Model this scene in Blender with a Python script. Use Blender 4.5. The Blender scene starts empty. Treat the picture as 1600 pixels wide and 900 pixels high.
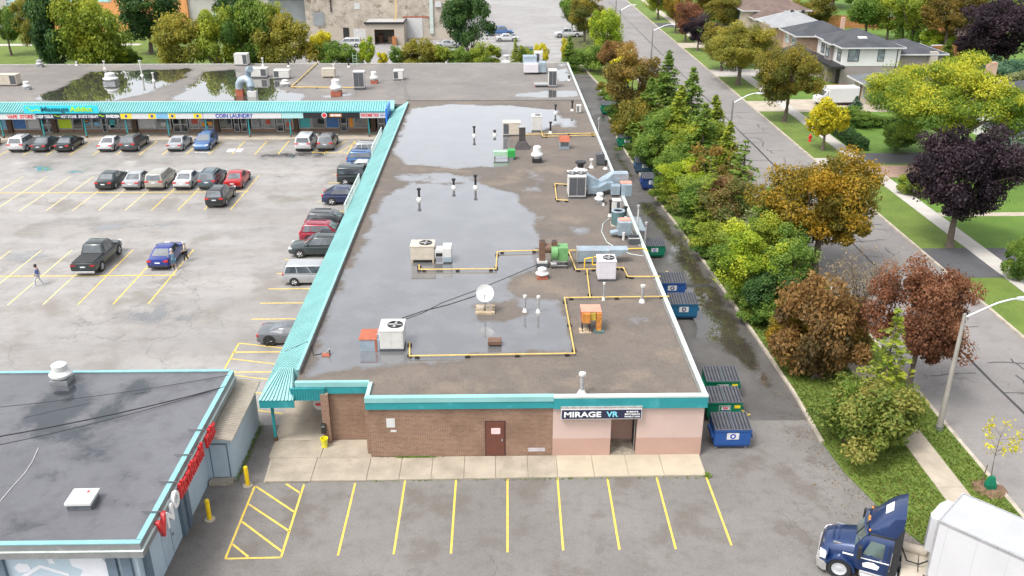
import bpy, bmesh, math, random
import numpy as np
from mathutils import Vector, Matrix
random.seed(7); np.random.seed(7)
S = bpy.context.scene
COL = S.collection
PI = math.pi
# ---------------------------------------------------------------- camera, sky, sun, exposure
CAMH = 28.0; FPX = 1404.0; YAW = math.radians(0.967); PITCH = math.radians(23.94)
FW = Vector((math.sin(YAW)*math.cos(PITCH), math.cos(YAW)*math.cos(PITCH), -math.sin(PITCH)))
RT = Vector((math.cos(YAW), -math.sin(YAW), 0)); UP = RT.cross(FW)
cd = bpy.data.cameras.new('camera'); cam = bpy.data.objects.new('camera', cd); COL.objects.link(cam)
cd.sensor_width = 36; cd.lens = FPX/1600*36; cd.clip_end = 4000
cam.matrix_world = Matrix(((RT.x, UP.x, -FW.x, 0), (RT.y, UP.y, -FW.y, 0), (RT.z, UP.z, -FW.z, CAMH), (0, 0, 0, 1)))
S.camera = cam
w = bpy.data.worlds.new('World'); S.world = w; w.use_nodes = True
nt = w.node_tree; nt.nodes.clear()
sky = nt.nodes.new('ShaderNodeTexSky'); sky.sky_type = 'NISHITA'; sky.sun_disc = False
SUN_EL = 60; SUN_AZ = 232      # bright overcast: light mostly from above and a little behind the camera
sky.sun_elevation = math.radians(SUN_EL); sky.sun_rotation = math.radians(SUN_AZ)
sky.air_density = 1.0; sky.dust_density = 4.0; sky.ozone_density = 1.0
hs = nt.nodes.new('ShaderNodeHueSaturation'); hs.inputs['Saturation'].default_value = 0.22
bg = nt.nodes.new('ShaderNodeBackground'); bg.inputs['Strength'].default_value = 0.15
out = nt.nodes.new('ShaderNodeOutputWorld')
nt.links.new(sky.outputs[0], hs.inputs['Color']); nt.links.new(hs.outputs[0], bg.inputs['Color']); nt.links.new(bg.outputs[0], out.inputs['Surface'])
sd = bpy.data.lights.new('sun', 'SUN'); sd.energy = 0.9; sd.angle = math.radians(14); sd.color = (1, .97, .92)
sun = bpy.data.objects.new('sun', sd); COL.objects.link(sun)
a = math.radians(SUN_AZ); e = math.radians(SUN_EL)
sdir = Vector((math.sin(a)*math.cos(e), math.cos(a)*math.cos(e), math.sin(e)))
sun.rotation_euler = (-sdir).to_track_quat('-Z', 'Y').to_euler(); sun.location = (0, 0, 90)
vs = S.view_settings; vs.view_transform = 'Standard'; vs.look = 'None'; vs.gamma = 1; vs.exposure = 1.22
try: vs.use_curve_mapping = False
except Exception: pass

# ---------------------------------------------------------------- survey: the photograph's pixels to points of the place
def G(x, y, z=0.0):
    d = FW + RT*((x-800)/FPX) + UP*((450-y)/FPX)
    t = (z-CAMH)/d.z
    return Vector((d.x*t, d.y*t, z))
def PX(p):
    d = Vector(p)-Vector((0, 0, CAMH)); k = d.dot(FW)
    return 800+FPX*d.dot(RT)/k, 450-FPX*d.dot(UP)/k
def PPM(p): return FPX/(Vector(p)-Vector((0, 0, CAMH))).dot(FW)
def height_at(base, ytop):
    lo, hi = 0.0, 40.0
    for _ in range(40):
        m = (lo+hi)/2
        if PX((base[0], base[1], base[2]+m))[1] > ytop: lo = m
        else: hi = m
    return lo

# ---------------------------------------------------------------- materials
MATS = {}
def nodes_of(name):
    m = bpy.data.materials.new(name); m.use_nodes = True
    t = m.node_tree; b = t.nodes['Principled BSDF']
    return m, t, b
def nd(t, kind, **kw):
    n = t.nodes.new(kind)
    for k, v in kw.items():
        if k.startswith('i_'):
            key = k[2:]
            n.inputs[int(key) if key.isdigit() else key.replace('_', ' ')].default_value = v
        else: setattr(n, k, v)
    return n
def L(t, a, b): t.links.new(a, b)
def rgba(c): return (c[0], c[1], c[2], 1)
def mixc(t, fac, c1, c2, mode='MIX'):
    n = t.nodes.new('ShaderNodeMix'); n.data_type = 'RGBA'; n.blend_type = mode
    for sock, v in ((n.inputs[0], fac), (n.inputs[6], c1), (n.inputs[7], c2)):
        if hasattr(v, 'links'): t.links.new(v, sock)
        elif isinstance(v, (int, float)): sock.default_value = v
        else: sock.default_value = rgba(v)
    return n.outputs[2]
def mth(t, op, a, b=None, c=None):
    n = t.nodes.new('ShaderNodeMath'); n.operation = op
    for i, v in enumerate((a, b, c)):
        if v is None: continue
        if hasattr(v, 'links'): t.links.new(v, n.inputs[i])
        else: n.inputs[i].default_value = v
    return n.outputs[0]
def ramp(t, fac, p0, p1, v0=0, v1=1):
    n = t.nodes.new('ShaderNodeMapRange'); n.interpolation_type = 'SMOOTHSTEP'
    t.links.new(fac, n.inputs[0])
    n.inputs[1].default_value = p0; n.inputs[2].default_value = p1; n.inputs[3].default_value = v0; n.inputs[4].default_value = v1
    return n.outputs[0]
def noise(t, vec, scale, detail=4, rough=.55, dist=0):
    n = t.nodes.new('ShaderNodeTexNoise'); n.inputs['Scale'].default_value = scale; n.inputs['Detail'].default_value = detail
    n.inputs['Roughness'].default_value = rough; n.inputs['Distortion'].default_value = dist
    if vec is not None: t.links.new(vec, n.inputs['Vector'])
    return n.outputs[0]
def coords(t, world=False, scale=(1, 1, 1)):
    if world: o = t.nodes.new('ShaderNodeNewGeometry').outputs['Position']
    else: o = t.nodes.new('ShaderNodeTexCoord').outputs['Object']
    if scale != (1, 1, 1):
        mp = t.nodes.new('ShaderNodeMapping'); mp.inputs['Scale'].default_value = scale
        t.links.new(o, mp.inputs['Vector']); o = mp.outputs[0]
    return o
def bump(t, b, h, strength, dist=.02):
    n = t.nodes.new('ShaderNodeBump'); n.inputs['Distance'].default_value = dist
    if hasattr(strength, 'links'): t.links.new(strength, n.inputs['Strength'])
    else: n.inputs['Strength'].default_value = strength
    t.links.new(h, n.inputs['Height']); t.links.new(n.outputs[0], b.inputs['Normal'])
def M(name, col=None, rough=.6, metal=0, var=.25, scale=2.5, fine=25, bmp=0, world=False, col2=None, coat=0, stain=None, sp=.5):
    """paint, metal, plastic and the like: a colour with blotches, fine grain and optional stains"""
    if name in MATS: return MATS[name]
    m, t, b = nodes_of(name)
    v = coords(t, world)
    n1 = noise(t, v, scale, 5, .6); n2 = noise(t, v, fine, 3, .6)
    f = mth(t, 'ADD', mth(t, 'MULTIPLY', n1, .65), mth(t, 'MULTIPLY', n2, .35))
    f = ramp(t, f, .35, .65)
    dark = tuple(c*(1-var) for c in col)
    c = mixc(t, f, dark, col2 or tuple(min(1, x*(1+var*.35)) for x in col))
    if stain:
        sc, amt, ssc = stain
        s = ramp(t, noise(t, v, ssc, 6, .7, .6), .52, .68, 0, amt)
        c = mixc(t, s, c, sc)
    L(t, c, b.inputs['Base Color'])
    r = mth(t, 'ADD', mth(t, 'MULTIPLY', n1, .2), rough-.1)
    L(t, r, b.inputs['Roughness'])
    b.inputs['Metallic'].default_value = metal; b.inputs['Coat Weight'].default_value = coat
    b.inputs['Specular IOR Level'].default_value = sp
    if coat: b.inputs['Coat Roughness'].default_value = .05
    if bmp: bump(t, b, n2, bmp)
    MATS[name] = m
    return m
def GLASS(name='window_glass', col=(.03, .04, .05), rough=.05):
    if name in MATS: return MATS[name]
    m, t, b = nodes_of(name)
    n1 = noise(t, coords(t, True), .8, 2)
    L(t, mixc(t, ramp(t, n1, .4, .6), col, tuple(c*1.9+.01 for c in col)), b.inputs['Base Color'])
    b.inputs['Roughness'].default_value = rough; b.inputs['Specular IOR Level'].default_value = .8; b.inputs['Coat Weight'].default_value = .7; b.inputs['Coat Roughness'].default_value = .02
    MATS[name] = m
    return m
def PAINT(name, col, metal=.25):
    """car paint"""
    if name in MATS: return MATS[name]
    m, t, b = nodes_of(name)
    n1 = noise(t, coords(t), 1.2, 3)
    L(t, mixc(t, ramp(t, n1, .3, .7), tuple(c*.88 for c in col), col), b.inputs['Base Color'])
    b.inputs['Roughness'].default_value = .35; b.inputs['Metallic'].default_value = metal
    b.inputs['Coat Weight'].default_value = .8; b.inputs['Coat Roughness'].default_value = .04
    MATS[name] = m
    return m
def WETTABLE(name, c_dry, c_alt, c_wet, grain=60, grain_amt=.35, patch=.12, edge=.9, streak=(1, 1, 1), cracks=0, rough=.8, damp=.0, wrough=.03, tint=None, wetspec=.55, crack_scale=.16, coat=1.0):
    """mineral surface (asphalt, gravel, membrane) carrying a 'wet' attribute: where it is high, water stands on it"""
    m, t, b = nodes_of(name)
    v = coords(t, True); vs_ = coords(t, True, streak)
    big = noise(t, vs_, patch, 6, .62, .4); mid = noise(t, v, patch*9, 5, .65); fin = noise(t, v, grain/10, 3, .7)
    vor = nd(t, 'ShaderNodeTexVoronoi'); vor.inputs['Scale'].default_value = grain/4; L(t, v, vor.inputs['Vector'])
    c = mixc(t, ramp(t, big, .34, .66), c_dry, c_alt)
    c = mixc(t, ramp(t, mid, .45, .75, 0, .45), c, tuple(x*.62 for x in c_dry))
    if tint: c = mixc(t, ramp(t, noise(t, v, patch*2.3, 4, .6), .5, .68, 0, .8), c, tint)
    g = mth(t, 'ADD', mth(t, 'MULTIPLY', fin, .5), mth(t, 'MULTIPLY', vor.outputs['Distance'], .7))
    c = mixc(t, ramp(t, g, .25, .75, grain_amt, 0), c, tuple(x*.35 for x in c_dry))
    if cracks:
        wv = t.nodes.new('ShaderNodeVectorMath'); wv.operation = 'ADD'
        wn = t.nodes.new('ShaderNodeTexNoise'); wn.inputs['Scale'].default_value = .35; wn.inputs['Detail'].default_value = 5; L(t, v, wn.inputs['Vector'])
        ws = t.nodes.new('ShaderNodeVectorMath'); ws.operation = 'SCALE'; ws.inputs['Scale'].default_value = 5; L(t, wn.outputs['Color'], ws.inputs[0])
        L(t, v, wv.inputs[0]); L(t, ws.outputs[0], wv.inputs[1])
        cv = nd(t, 'ShaderNodeTexVoronoi', feature='DISTANCE_TO_EDGE'); cv.inputs['Scale'].default_value = crack_scale; L(t, wv.outputs[0], cv.inputs['Vector'])
        cm = mth(t, 'MULTIPLY', ramp(t, cv.outputs['Distance'], .002, .009, 1, 0), ramp(t, noise(t, v, .06, 2), .45, .6, 0, cracks))
        c = mixc(t, cm, c, tuple(x*.3 for x in c_dry))
    at = nd(t, 'ShaderNodeAttribute', attribute_name='wet')
    wn1 = noise(t, v, .35, 6, .62, .5); wn2 = noise(t, v, 2.2, 4, .6)
    wsum = mth(t, 'ADD', at.outputs['Fac'], mth(t, 'ADD', mth(t, 'MULTIPLY', mth(t, 'SUBTRACT', wn1, .5), edge), mth(t, 'MULTIPLY', mth(t, 'SUBTRACT', wn2, .5), edge*.3)))
    wet = ramp(t, wsum, .42, .66)
    film = ramp(t, wsum, .25, .5)          # damp margin round a puddle
    c = mixc(t, mth(t, 'MULTIPLY', film, .35), c, tuple(x*.55 for x in c_dry))
    c = mixc(t, wet, c, mixc(t, ramp(t, noise(t, v, .5, 5, .6), .38, .66), tuple(x*.86 for x in c_wet), tuple(x*1.08 for x in c_wet)))
    L(t, c, b.inputs['Base Color'])
    dampn = ramp(t, noise(t, vs_, patch*1.7, 4), .42, .62, rough, rough-damp)
    r = t.nodes.new('ShaderNodeMix'); L(t, wet, r.inputs[0]); L(t, dampn, r.inputs[2]); r.inputs[3].default_value = wrough
    L(t, r.outputs[0], b.inputs['Roughness'])
    sp = t.nodes.new('ShaderNodeMix'); L(t, wet, sp.inputs[0]); sp.inputs[2].default_value = .35; sp.inputs[3].default_value = wetspec
    L(t, sp.outputs[0], b.inputs['Specular IOR Level'])
    L(t, mth(t, 'MULTIPLY', wet, coat), b.inputs['Coat Weight']); b.inputs['Coat Roughness'].default_value = .015; b.inputs['Coat IOR'].default_value = 1.5
    bump(t, b, g, mth(t, 'MULTIPLY', mth(t, 'SUBTRACT', 1, wet), .5), .015)
    MATS[name] = m
    return m
def GRASS(name, c1, c2, c3):
    m, t, b = nodes_of(name); v = coords(t, True)
    c = mixc(t, ramp(t, noise(t, v, .35, 5, .6), .35, .65), c1, c2)
    c = mixc(t, ramp(t, noise(t, v, 1.1, 5, .65), .55, .72, 0, .7), c, c3)
    n2 = noise(t, v, 9, 4, .7); c = mixc(t, ramp(t, n2, .3, .62, .6, 0), c, tuple(x*.4 for x in c1))
    L(t, c, b.inputs['Base Color']); b.inputs['Roughness'].default_value = .85; bump(t, b, n2, .8, .05)
    MATS[name] = m; return m
def BRICK(name, c1, c2, mortar, scale=1.0, rough=.8):
    """courses too fine to tell apart at this distance"""
    m, t, b = nodes_of(name)
    g = t.nodes.new('ShaderNodeNewGeometry'); sx = t.nodes.new('ShaderNodeSeparateXYZ'); L(t, g.outputs['Position'], sx.inputs[0])
    cx = t.nodes.new('ShaderNodeCombineXYZ'); L(t, mth(t, 'ADD', sx.outputs[0], sx.outputs[1]), cx.inputs[0]); L(t, sx.outputs[2], cx.inputs[1])
    br = nd(t, 'ShaderNodeTexBrick'); L(t, cx.outputs[0], br.inputs['Vector'])
    br.inputs['Scale'].default_value = scale; br.inputs['Brick Width'].default_value = .24; br.inputs['Row Height'].default_value = .08; br.inputs['Mortar Size'].default_value = .011
    br.inputs['Color1'].default_value = rgba(c1); br.inputs['Color2'].default_value = rgba(c2); br.inputs['Mortar'].default_value = rgba(mortar); br.inputs['Bias'].default_value = -.1
    n1 = noise(t, g.outputs['Position'], .7, 5, .6)
    c = mixc(t, ramp(t, n1, .4, .7, 0, .35), br.outputs['Color'], tuple(x*.5 for x in c1))
    L(t, c, b.inputs['Base Color']); b.inputs['Roughness'].default_value = rough
    bump(t, b, br.outputs['Fac'], -.4, .01)
    MATS[name] = m; return m
def SHINGLE(name, c1, c2):
    m, t, b = nodes_of(name); v = coords(t, True)
    n1 = noise(t, v, .5, 5); n2 = noise(t, v, 14, 3, .7); n3 = noise(t, coords(t, True, (1, 1, 14)), 2.5, 2)
    c = mixc(t, ramp(t, n1, .35, .65), c1, c2); c = mixc(t, ramp(t, n2, .35, .6, .4, 0), c, tuple(x*.4 for x in c1)); c = mixc(t, ramp(t, n3, .5, .6, 0, .25), c, tuple(x*.5 for x in c1))
    L(t, c, b.inputs['Base Color']); b.inputs['Roughness'].default_value = .9; bump(t, b, n2, .4, .02)
    MATS[name] = m; return m

# ---------------------------------------------------------------- mesh building
class MB:
    def __init__(s): s.v = []; s.f = []
    def add(s, vs, fs):
        o = len(s.v); s.v += [tuple(p) for p in vs]; s.f += [tuple(i+o for i in f) for f in fs]; return s
    def box(s, x0, x1, y0, y1, z0, z1, bev=0):
        if bev: return s.bevbox(x0, x1, y0, y1, z0, z1, bev)
        return s.add([(x0, y0, z0), (x1, y0, z0), (x1, y1, z0), (x0, y1, z0), (x0, y0, z1), (x1, y0, z1), (x1, y1, z1), (x0, y1, z1)],
                     [(3, 2, 1, 0), (4, 5, 6, 7), (0, 1, 5, 4), (1, 2, 6, 5), (2, 3, 7, 6), (3, 0, 4, 7)])
    def bevbox(s, x0, x1, y0, y1, z0, z1, b):
        ring = lambda i, z: [(x0+i, y0+b+i*0, z), (x0+b, y0+i, z), (x1-b, y0+i, z), (x1-i, y0+b, z), (x1-i, y1-b, z), (x1-b, y1-i, z), (x0+b, y1-i, z), (x0+i, y1-b, z)]
        rs = [[(x0+b, y0+b, z0), (x0+b, y0+b, z0), (x1-b, y0+b, z0), (x1-b, y0+b, z0), (x1-b, y1-b, z0), (x1-b, y1-b, z0), (x0+b, y1-b, z0), (x0+b, y1-b, z0)]]
        rs = [ring(b*.6, z0), ring(0, z0+b), ring(0, z1-b), ring(b*.6, z1)]
        return s.loft(rs)
    def prism(s, poly, z0, z1):
        n = len(poly)
        ar = sum(poly[i][0]*poly[(i+1) % n][1]-poly[(i+1) % n][0]*poly[i][1] for i in range(n))
        if ar < 0: poly = poly[::-1]
        v = [(p[0], p[1], z0) for p in poly]+[(p[0], p[1], z1) for p in poly]
        return s.add(v, [tuple(range(n-1, -1, -1)), tuple(range(n, 2*n))]+[(i, (i+1) % n, n+(i+1) % n, n+i) for i in range(n)])
    def prism_axis(s, poly, a0, a1, axis='x'):
        """poly in the plane across an axis: axis x -> (y,z), axis y -> (x,z)"""
        n = len(poly); mk = (lambda p, a: (a, p[0], p[1])) if axis == 'x' else (lambda p, a: (p[0], a, p[1]))
        v = [mk(p, a0) for p in poly]+[mk(p, a1) for p in poly]
        return s.add(v, [tuple(range(n-1, -1, -1)), tuple(range(n, 2*n))]+[(i, (i+1) % n, n+(i+1) % n, n+i) for i in range(n)])
    def loft(s, rings, cap=True, closed=True):
        n = len(rings[0]); v = [p for r in rings for p in r]; f = []
        for k in range(len(rings)-1):
            for i in range(n if closed else n-1):
                j = (i+1) % n; f.append((k*n+i, k*n+j, (k+1)*n+j, (k+1)*n+i))
        if cap: f.append(tuple(range(n-1, -1, -1))); f.append(tuple(range((len(rings)-1)*n, len(rings)*n)))
        return s.add(v, f)
    def lathe(s, prof, cx=0, cy=0, cz=0, n=16, cap=True):
        return s.loft([[(cx+r*math.cos(2*PI*i/n), cy+r*math.sin(2*PI*i/n), cz+z) for i in range(n)] for r, z in prof], cap)
    def cyl(s, cx, cy, z0, z1, r, r2=None, n=16): return s.lathe([(r, z0), (r if r2 is None else r2, z1)], cx, cy, 0, n)
    def tube(s, pts, r, n=8, r_end=None, cap=True):
        pts = [Vector(p) for p in pts]; rings = []; m = len(pts)
        for i, p in enumerate(pts):
            d = (pts[min(i+1, m-1)]-pts[max(i-1, 0)]).normalized()
            u = d.cross(Vector((0, 0, 1)));
            if u.length < .05: u = d.cross(Vector((0, 1, 0)))
            u.normalize(); q = d.cross(u).normalized()
            rr = (r[i] if isinstance(r, (list, tuple)) else (r if r_end is None else r+(r_end-r)*i/(m-1)))
            rings.append([p+u*rr*math.cos(2*PI*k/n)+q*rr*math.sin(2*PI*k/n) for k in range(n)])
        return s.loft(rings, cap)
    def bar(s, p, q, w, h=None):
        """square bar"""
        return s.tube([p, q], w*.7071, 4)
    def quad(s, a, b, c, d): return s.add([a, b, c, d], [(0, 1, 2, 3)])
    def slab4(s, a, b, c, d, t):
        """a quad given depth t along its normal"""
        a, b, c, d = map(Vector, (a, b, c, d)); n = (b-a).cross(d-a).normalized()*t
        return s.add([a, b, c, d, a+n, b+n, c+n, d+n], [(3, 2, 1, 0), (4, 5, 6, 7), (0, 1, 5, 4), (1, 2, 6, 5), (2, 3, 7, 6), (3, 0, 4, 7)])
    def mesh(s, name, mat, smooth=None):
        me = bpy.data.meshes.new(name); me.from_pydata([tuple(p) for p in s.v], [], s.f)
        bm = bmesh.new(); bm.from_mesh(me); bmesh.ops.remove_doubles(bm, verts=bm.verts, dist=1e-5)
        bmesh.ops.recalc_face_normals(bm, faces=bm.faces); bm.to_mesh(me); bm.free()
        if mat is not None: me.materials.append(mat)
        if smooth is not None:
            me.polygons.foreach_set('use_smooth', [True]*len(me.polygons))
            me.set_sharp_from_angle(angle=math.radians(smooth))
        return me
    def build(s, name, mat, parent=None, loc=None, rz=0, smooth=None, kind=None, label=None):
        return place(name, s.mesh(name, mat, smooth), parent, loc, rz, kind, label)
def place(name, me, parent=None, loc=None, rz=0, kind=None, label=None):
    o = bpy.data.objects.new(name, me); COL.objects.link(o)
    if parent is not None: o.parent = parent
    if loc is not None: o.location = loc
    if rz: o.rotation_euler = (0, 0, rz)
    if kind: o['kind'] = kind
    if label: o['label'] = label
    return o
def tag(o, label=None, cat=None, group=None, kind=None):
    if label: o['label'] = label
    if cat: o['category'] = cat
    if group: o['group'] = group
    if kind: o['kind'] = kind
    return o
def thing(name, label, cat, loc=(0, 0, 0), rz=0, group=None):
    o = bpy.data.objects.new(name, None); COL.objects.link(o); o.location = loc; o.rotation_euler = (0, 0, rz); o.empty_display_size = .3
    return tag(o, label, cat, group)
def copy_tree(o, parent=None, loc=None, rz=None):
    c = o.copy(); COL.objects.link(c); c.parent = parent
    for ch in o.children: copy_tree(ch, c)
    if loc is not None: c.location = loc
    if rz is not None: c.rotation_euler = (0, 0, rz)
    return c
def remat(o, m):
    for sl in o.material_slots: sl.link = 'OBJECT'; sl.material = m
def text(name, body, size, mat, parent, loc, rot, depth=.02, width=None, bold=0.0, align='LEFT'):
    cu = bpy.data.curves.new(name, 'FONT'); cu.body = body; cu.size = size; cu.extrude = depth; cu.offset = bold; cu.align_x = align; cu.resolution_u = 3
    ob = bpy.data.objects.new(name, cu); COL.objects.link(ob)
    bpy.context.view_layer.update()
    me = bpy.data.meshes.new_from_object(ob.evaluated_get(bpy.context.evaluated_depsgraph_get())); bpy.data.objects.remove(ob); bpy.data.curves.remove(cu)
    if width:
        xs = [v.co.x for v in me.vertices]; k = width/(max(xs)-min(xs)); x0 = min(xs)
        for v in me.vertices: v.co.x = (v.co.x-x0)*k
    me.materials.clear(); me.materials.append(mat)
    o = place(name, me, parent, loc); o.rotation_euler = rot
    return o
# polygon signed distance (numpy), for where water stands
def sdf(P, poly):
    poly = np.array(poly, float); d = np.full(len(P), 1e9); ins = np.zeros(len(P), bool)
    n = len(poly)
    for i in range(n):
        a, b = poly[i], poly[(i+1) % n]; ab = b-a; ap = P-a
        t = np.clip((ap@ab)/(ab@ab+1e-9), 0, 1); d = np.minimum(d, np.hypot(*(ap-t[:, None]*ab).T))
        c = ((a[1] > P[:, 1]) != (b[1] > P[:, 1])) & (P[:, 0] < (b[0]-a[0])*(P[:, 1]-a[1])/(b[1]-a[1]+1e-12)+a[0]); ins ^= c
    return np.where(ins, d, -d)
def sheet(name, x0, x1, y0, y1, step, z, mat, wets=(), holes=(), soft=1.6, base=0.0, cut=None, parent=None, wave=0):
    """a flat grid with the 'wet' attribute; wets and holes are outlines (x, y, ...)"""
    nx = max(1, int(round((x1-x0)/step))); ny = max(1, int(round((y1-y0)/step)))
    X, Y = np.meshgrid(np.linspace(x0, x1, nx+1), np.linspace(y0, y1, ny+1)); P = np.stack([X.ravel(), Y.ravel()], 1)
    wv = np.full(len(P), base)
    for it in wets:
        poly, amt = it if isinstance(it, tuple) else (it, 1.0)
        wv = np.maximum(wv, np.clip(.5+sdf(P, [(p[0], p[1]) for p in poly])/soft*.5, 0, 1)*amt)
    for poly in holes:
        wv = np.minimum(wv, 1-np.clip(.5+sdf(P, [(p[0], p[1]) for p in poly])/soft*.5, 0, 1))
    idx = np.arange((nx+1)*(ny+1)).reshape(ny+1, nx+1)
    F = np.stack([idx[:-1, :-1], idx[:-1, 1:], idx[1:, 1:], idx[1:, :-1]], -1).reshape(-1, 4)
    if cut is not None:
        C = P[F].mean(1); F = F[~cut(C[:, 0], C[:, 1])]
    me = bpy.data.meshes.new(name); me.from_pydata(np.column_stack([P, np.full(len(P), 0.0)]).tolist(), [], F.tolist())
    at = me.attributes.new('wet', 'FLOAT', 'POINT'); at.data.foreach_set('value', wv.astype(np.float32))
    me.materials.append(mat)
    return place(name, me, parent, (0, 0, z))
def strip(mb, p, q, w, z):
    """painted line from p to q on a level surface, 3 mm thick"""
    p = Vector((p[0], p[1], 0)); q = Vector((q[0], q[1], 0)); d = (q-p).normalized(); n = Vector((-d.y, d.x, 0))*w/2
    return mb.prism([(p-n)[:2], (q-n)[:2], (q+n)[:2], (p+n)[:2]], z, z+.004)
# ================================================================ THE SETTING: ground, lot, road, verges
WETTABLE('lot_asphalt', (.245, .23, .215), (.315, .298, .282), (.10, .098, .096), grain=50, grain_amt=.22, patch=.09, streak=(.35, 1.6, 1), cracks=.4, rough=.62, damp=.3, edge=1.1, tint=(.19, .172, .15), crack_scale=.12)  # paler paving zone; its colour also carries the sky's grazing sheen
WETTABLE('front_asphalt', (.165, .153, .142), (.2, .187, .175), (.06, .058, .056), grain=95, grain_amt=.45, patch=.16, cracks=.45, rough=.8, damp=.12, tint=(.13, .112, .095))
WETTABLE('lane_asphalt', (.12, .113, .107), (.085, .08, .076), (.05, .042, .033), grain=70, grain_amt=.35, patch=.2, cracks=.5, rough=.6, damp=.25, edge=.8, wetspec=.4)
WETTABLE('road_asphalt', (.24, .224, .215), (.2, .187, .18), (.1, .1, .1), grain=60, grain_amt=.3, patch=.1, cracks=.5, rough=.75, damp=.15)
WETTABLE('far_lot_asphalt', (.25, .24, .232), (.3, .29, .282), (.15, .15, .15), grain=40, grain_amt=.15, patch=.08, cracks=.5, rough=.7, damp=.2)
WETTABLE('driveway_asphalt', (.075, .075, .08), (.095, .095, .1), (.03, .03, .03), grain=80, grain_amt=.3, patch=.3, rough=.8)
GRASS('lawn_grass', (.095, .15, .018), (.135, .195, .028), (.17, .19, .045))
GRASS('bright_lawn', (.08, .16, .015), (.11, .2, .02), (.15, .19, .035))
GRASS('rough_grass', (.07, .08, .02), (.1, .11, .03), (.14, .11, .04))
M('concrete', (.4, .345, .275), .85, var=.22, scale=.7, fine=18, bmp=.15, world=True, stain=((.25, .21, .16), .5, .5))
M('pale_concrete', (.43, .405, .37), .85, var=.15, scale=.8, fine=20, bmp=.1, world=True)
M('kerb_concrete', (.42, .37, .3), .9, var=.3, scale=1.2, fine=14, bmp=.2, world=True, stain=((.2, .17, .12), .6, .8))
M('line_yellow', (.7, .5, .08), .7, var=.25, scale=3, fine=22, world=True, stain=((.3, .26, .18), .75, 3.2))
M('line_pale', (.66, .54, .24), .7, var=.2, scale=3, fine=22, world=True, stain=((.32, .3, .27), .7, 1.8))
M('line_white', (.62, .62, .6), .7, var=.2, scale=3, fine=22, world=True, stain=((.32, .3, .27), .6, 1.5))
M('tar', (.035, .034, .034), .45, var=.2, world=True)
def struct(o): o['kind'] = 'structure'; return o

g_ = MB().box(-900, 900, -120, 1600, -1.0, -.12); struct(g_.build('ground', MATS['rough_grass']))
GP = lambda pts, z=0.0: [G(x, y, z)[:2] for x, y in pts]
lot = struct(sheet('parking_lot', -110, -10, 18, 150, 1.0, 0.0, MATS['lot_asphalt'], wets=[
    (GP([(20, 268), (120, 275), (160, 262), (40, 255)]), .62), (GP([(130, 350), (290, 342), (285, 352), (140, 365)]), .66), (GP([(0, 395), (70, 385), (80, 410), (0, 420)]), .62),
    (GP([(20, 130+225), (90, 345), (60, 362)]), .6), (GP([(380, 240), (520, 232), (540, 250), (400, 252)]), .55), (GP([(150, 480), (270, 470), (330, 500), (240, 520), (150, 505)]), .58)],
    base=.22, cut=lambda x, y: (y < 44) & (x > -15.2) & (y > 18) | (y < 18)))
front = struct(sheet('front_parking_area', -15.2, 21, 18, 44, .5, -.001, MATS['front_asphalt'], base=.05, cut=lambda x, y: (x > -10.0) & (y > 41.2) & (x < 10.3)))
struct(sheet('entrance_apron', 21, 37, 18, 33.5, 1, -.002, MATS['front_asphalt'], base=.05))
lane = struct(sheet('rear_lane', 10.3, 19, 44, 160, .4, 0.0, MATS['lane_asphalt'], wets=[
    GP([(1000, 315), (1020, 318), (1050, 355), (1085, 400), (1110, 440), (1130, 470), (1160, 520), (1195, 580), (1205, 605), (1188, 600), (1150, 560), (1120, 530), (1085, 530), (1082, 500), (1095, 470), (1075, 440), (1055, 405), (1030, 360), (1005, 335)]),
    (GP([(958, 238), (972, 242), (992, 275), (998, 288), (985, 285), (972, 265)]), .85), (GP([(1036, 394), (1052, 396), (1058, 410), (1044, 412)]), .9),
    (GP([(1050, 455), (1075, 445), (1105, 460), (1150, 530), (1100, 540), (1085, 515)]), .9), (GP([(938, 178), (946, 180), (945, 200), (938, 196)]), .8)], soft=1.3, base=.16))
M('trench_patch', (.2, .19, .18), .7, world=True, stain=((.08, .075, .07), .6, .8))
for a_, b_ in (((1046, 447), (1107, 446)), ((905, 121), (937, 122))):
    p, q = G(*a_), G(*b_); MB().prism([(p.x, p.y-.25), (q.x, q.y-.25), (q.x, q.y+.25), (p.x, p.y+.25)], .0, .004).build('asphalt_patch', MATS['tar'], lane)
# road
road = struct(sheet('road', 25.6, 35.7, 16, 420, 1.5, -.012, MATS['road_asphalt'], base=.1))
def kerb(parent, pts, w=.16, h=.13, mat='kerb_concrete', seg=3.0):
    """kerb stones in lengths along a line"""
    pts = [Vector((p[0], p[1], 0)) for p in pts]
    mb = MB()
    rings = []
    for i, p in enumerate(pts):
        d = (pts[min(i+1, len(pts)-1)]-pts[max(i-1, 0)]).normalized(); n = Vector((-d.y, d.x, 0))*w/2
        rings.append([(p-n).to_tuple()[:2]+(-.1,), (p+n).to_tuple()[:2]+(-.1,), (p+n*.9).to_tuple()[:2]+(h,), (p-n*.9).to_tuple()[:2]+(h,)])
    mb.loft(rings)
    return mb.build('kerb', MATS[mat], parent)
kerb(road, [(25.5, y) for y in (33, 36, 60, 120, 260, 420)], .25); kerb(road, [(35.8, y) for y in (16, 60, 120, 260, 420)], .25)
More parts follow.
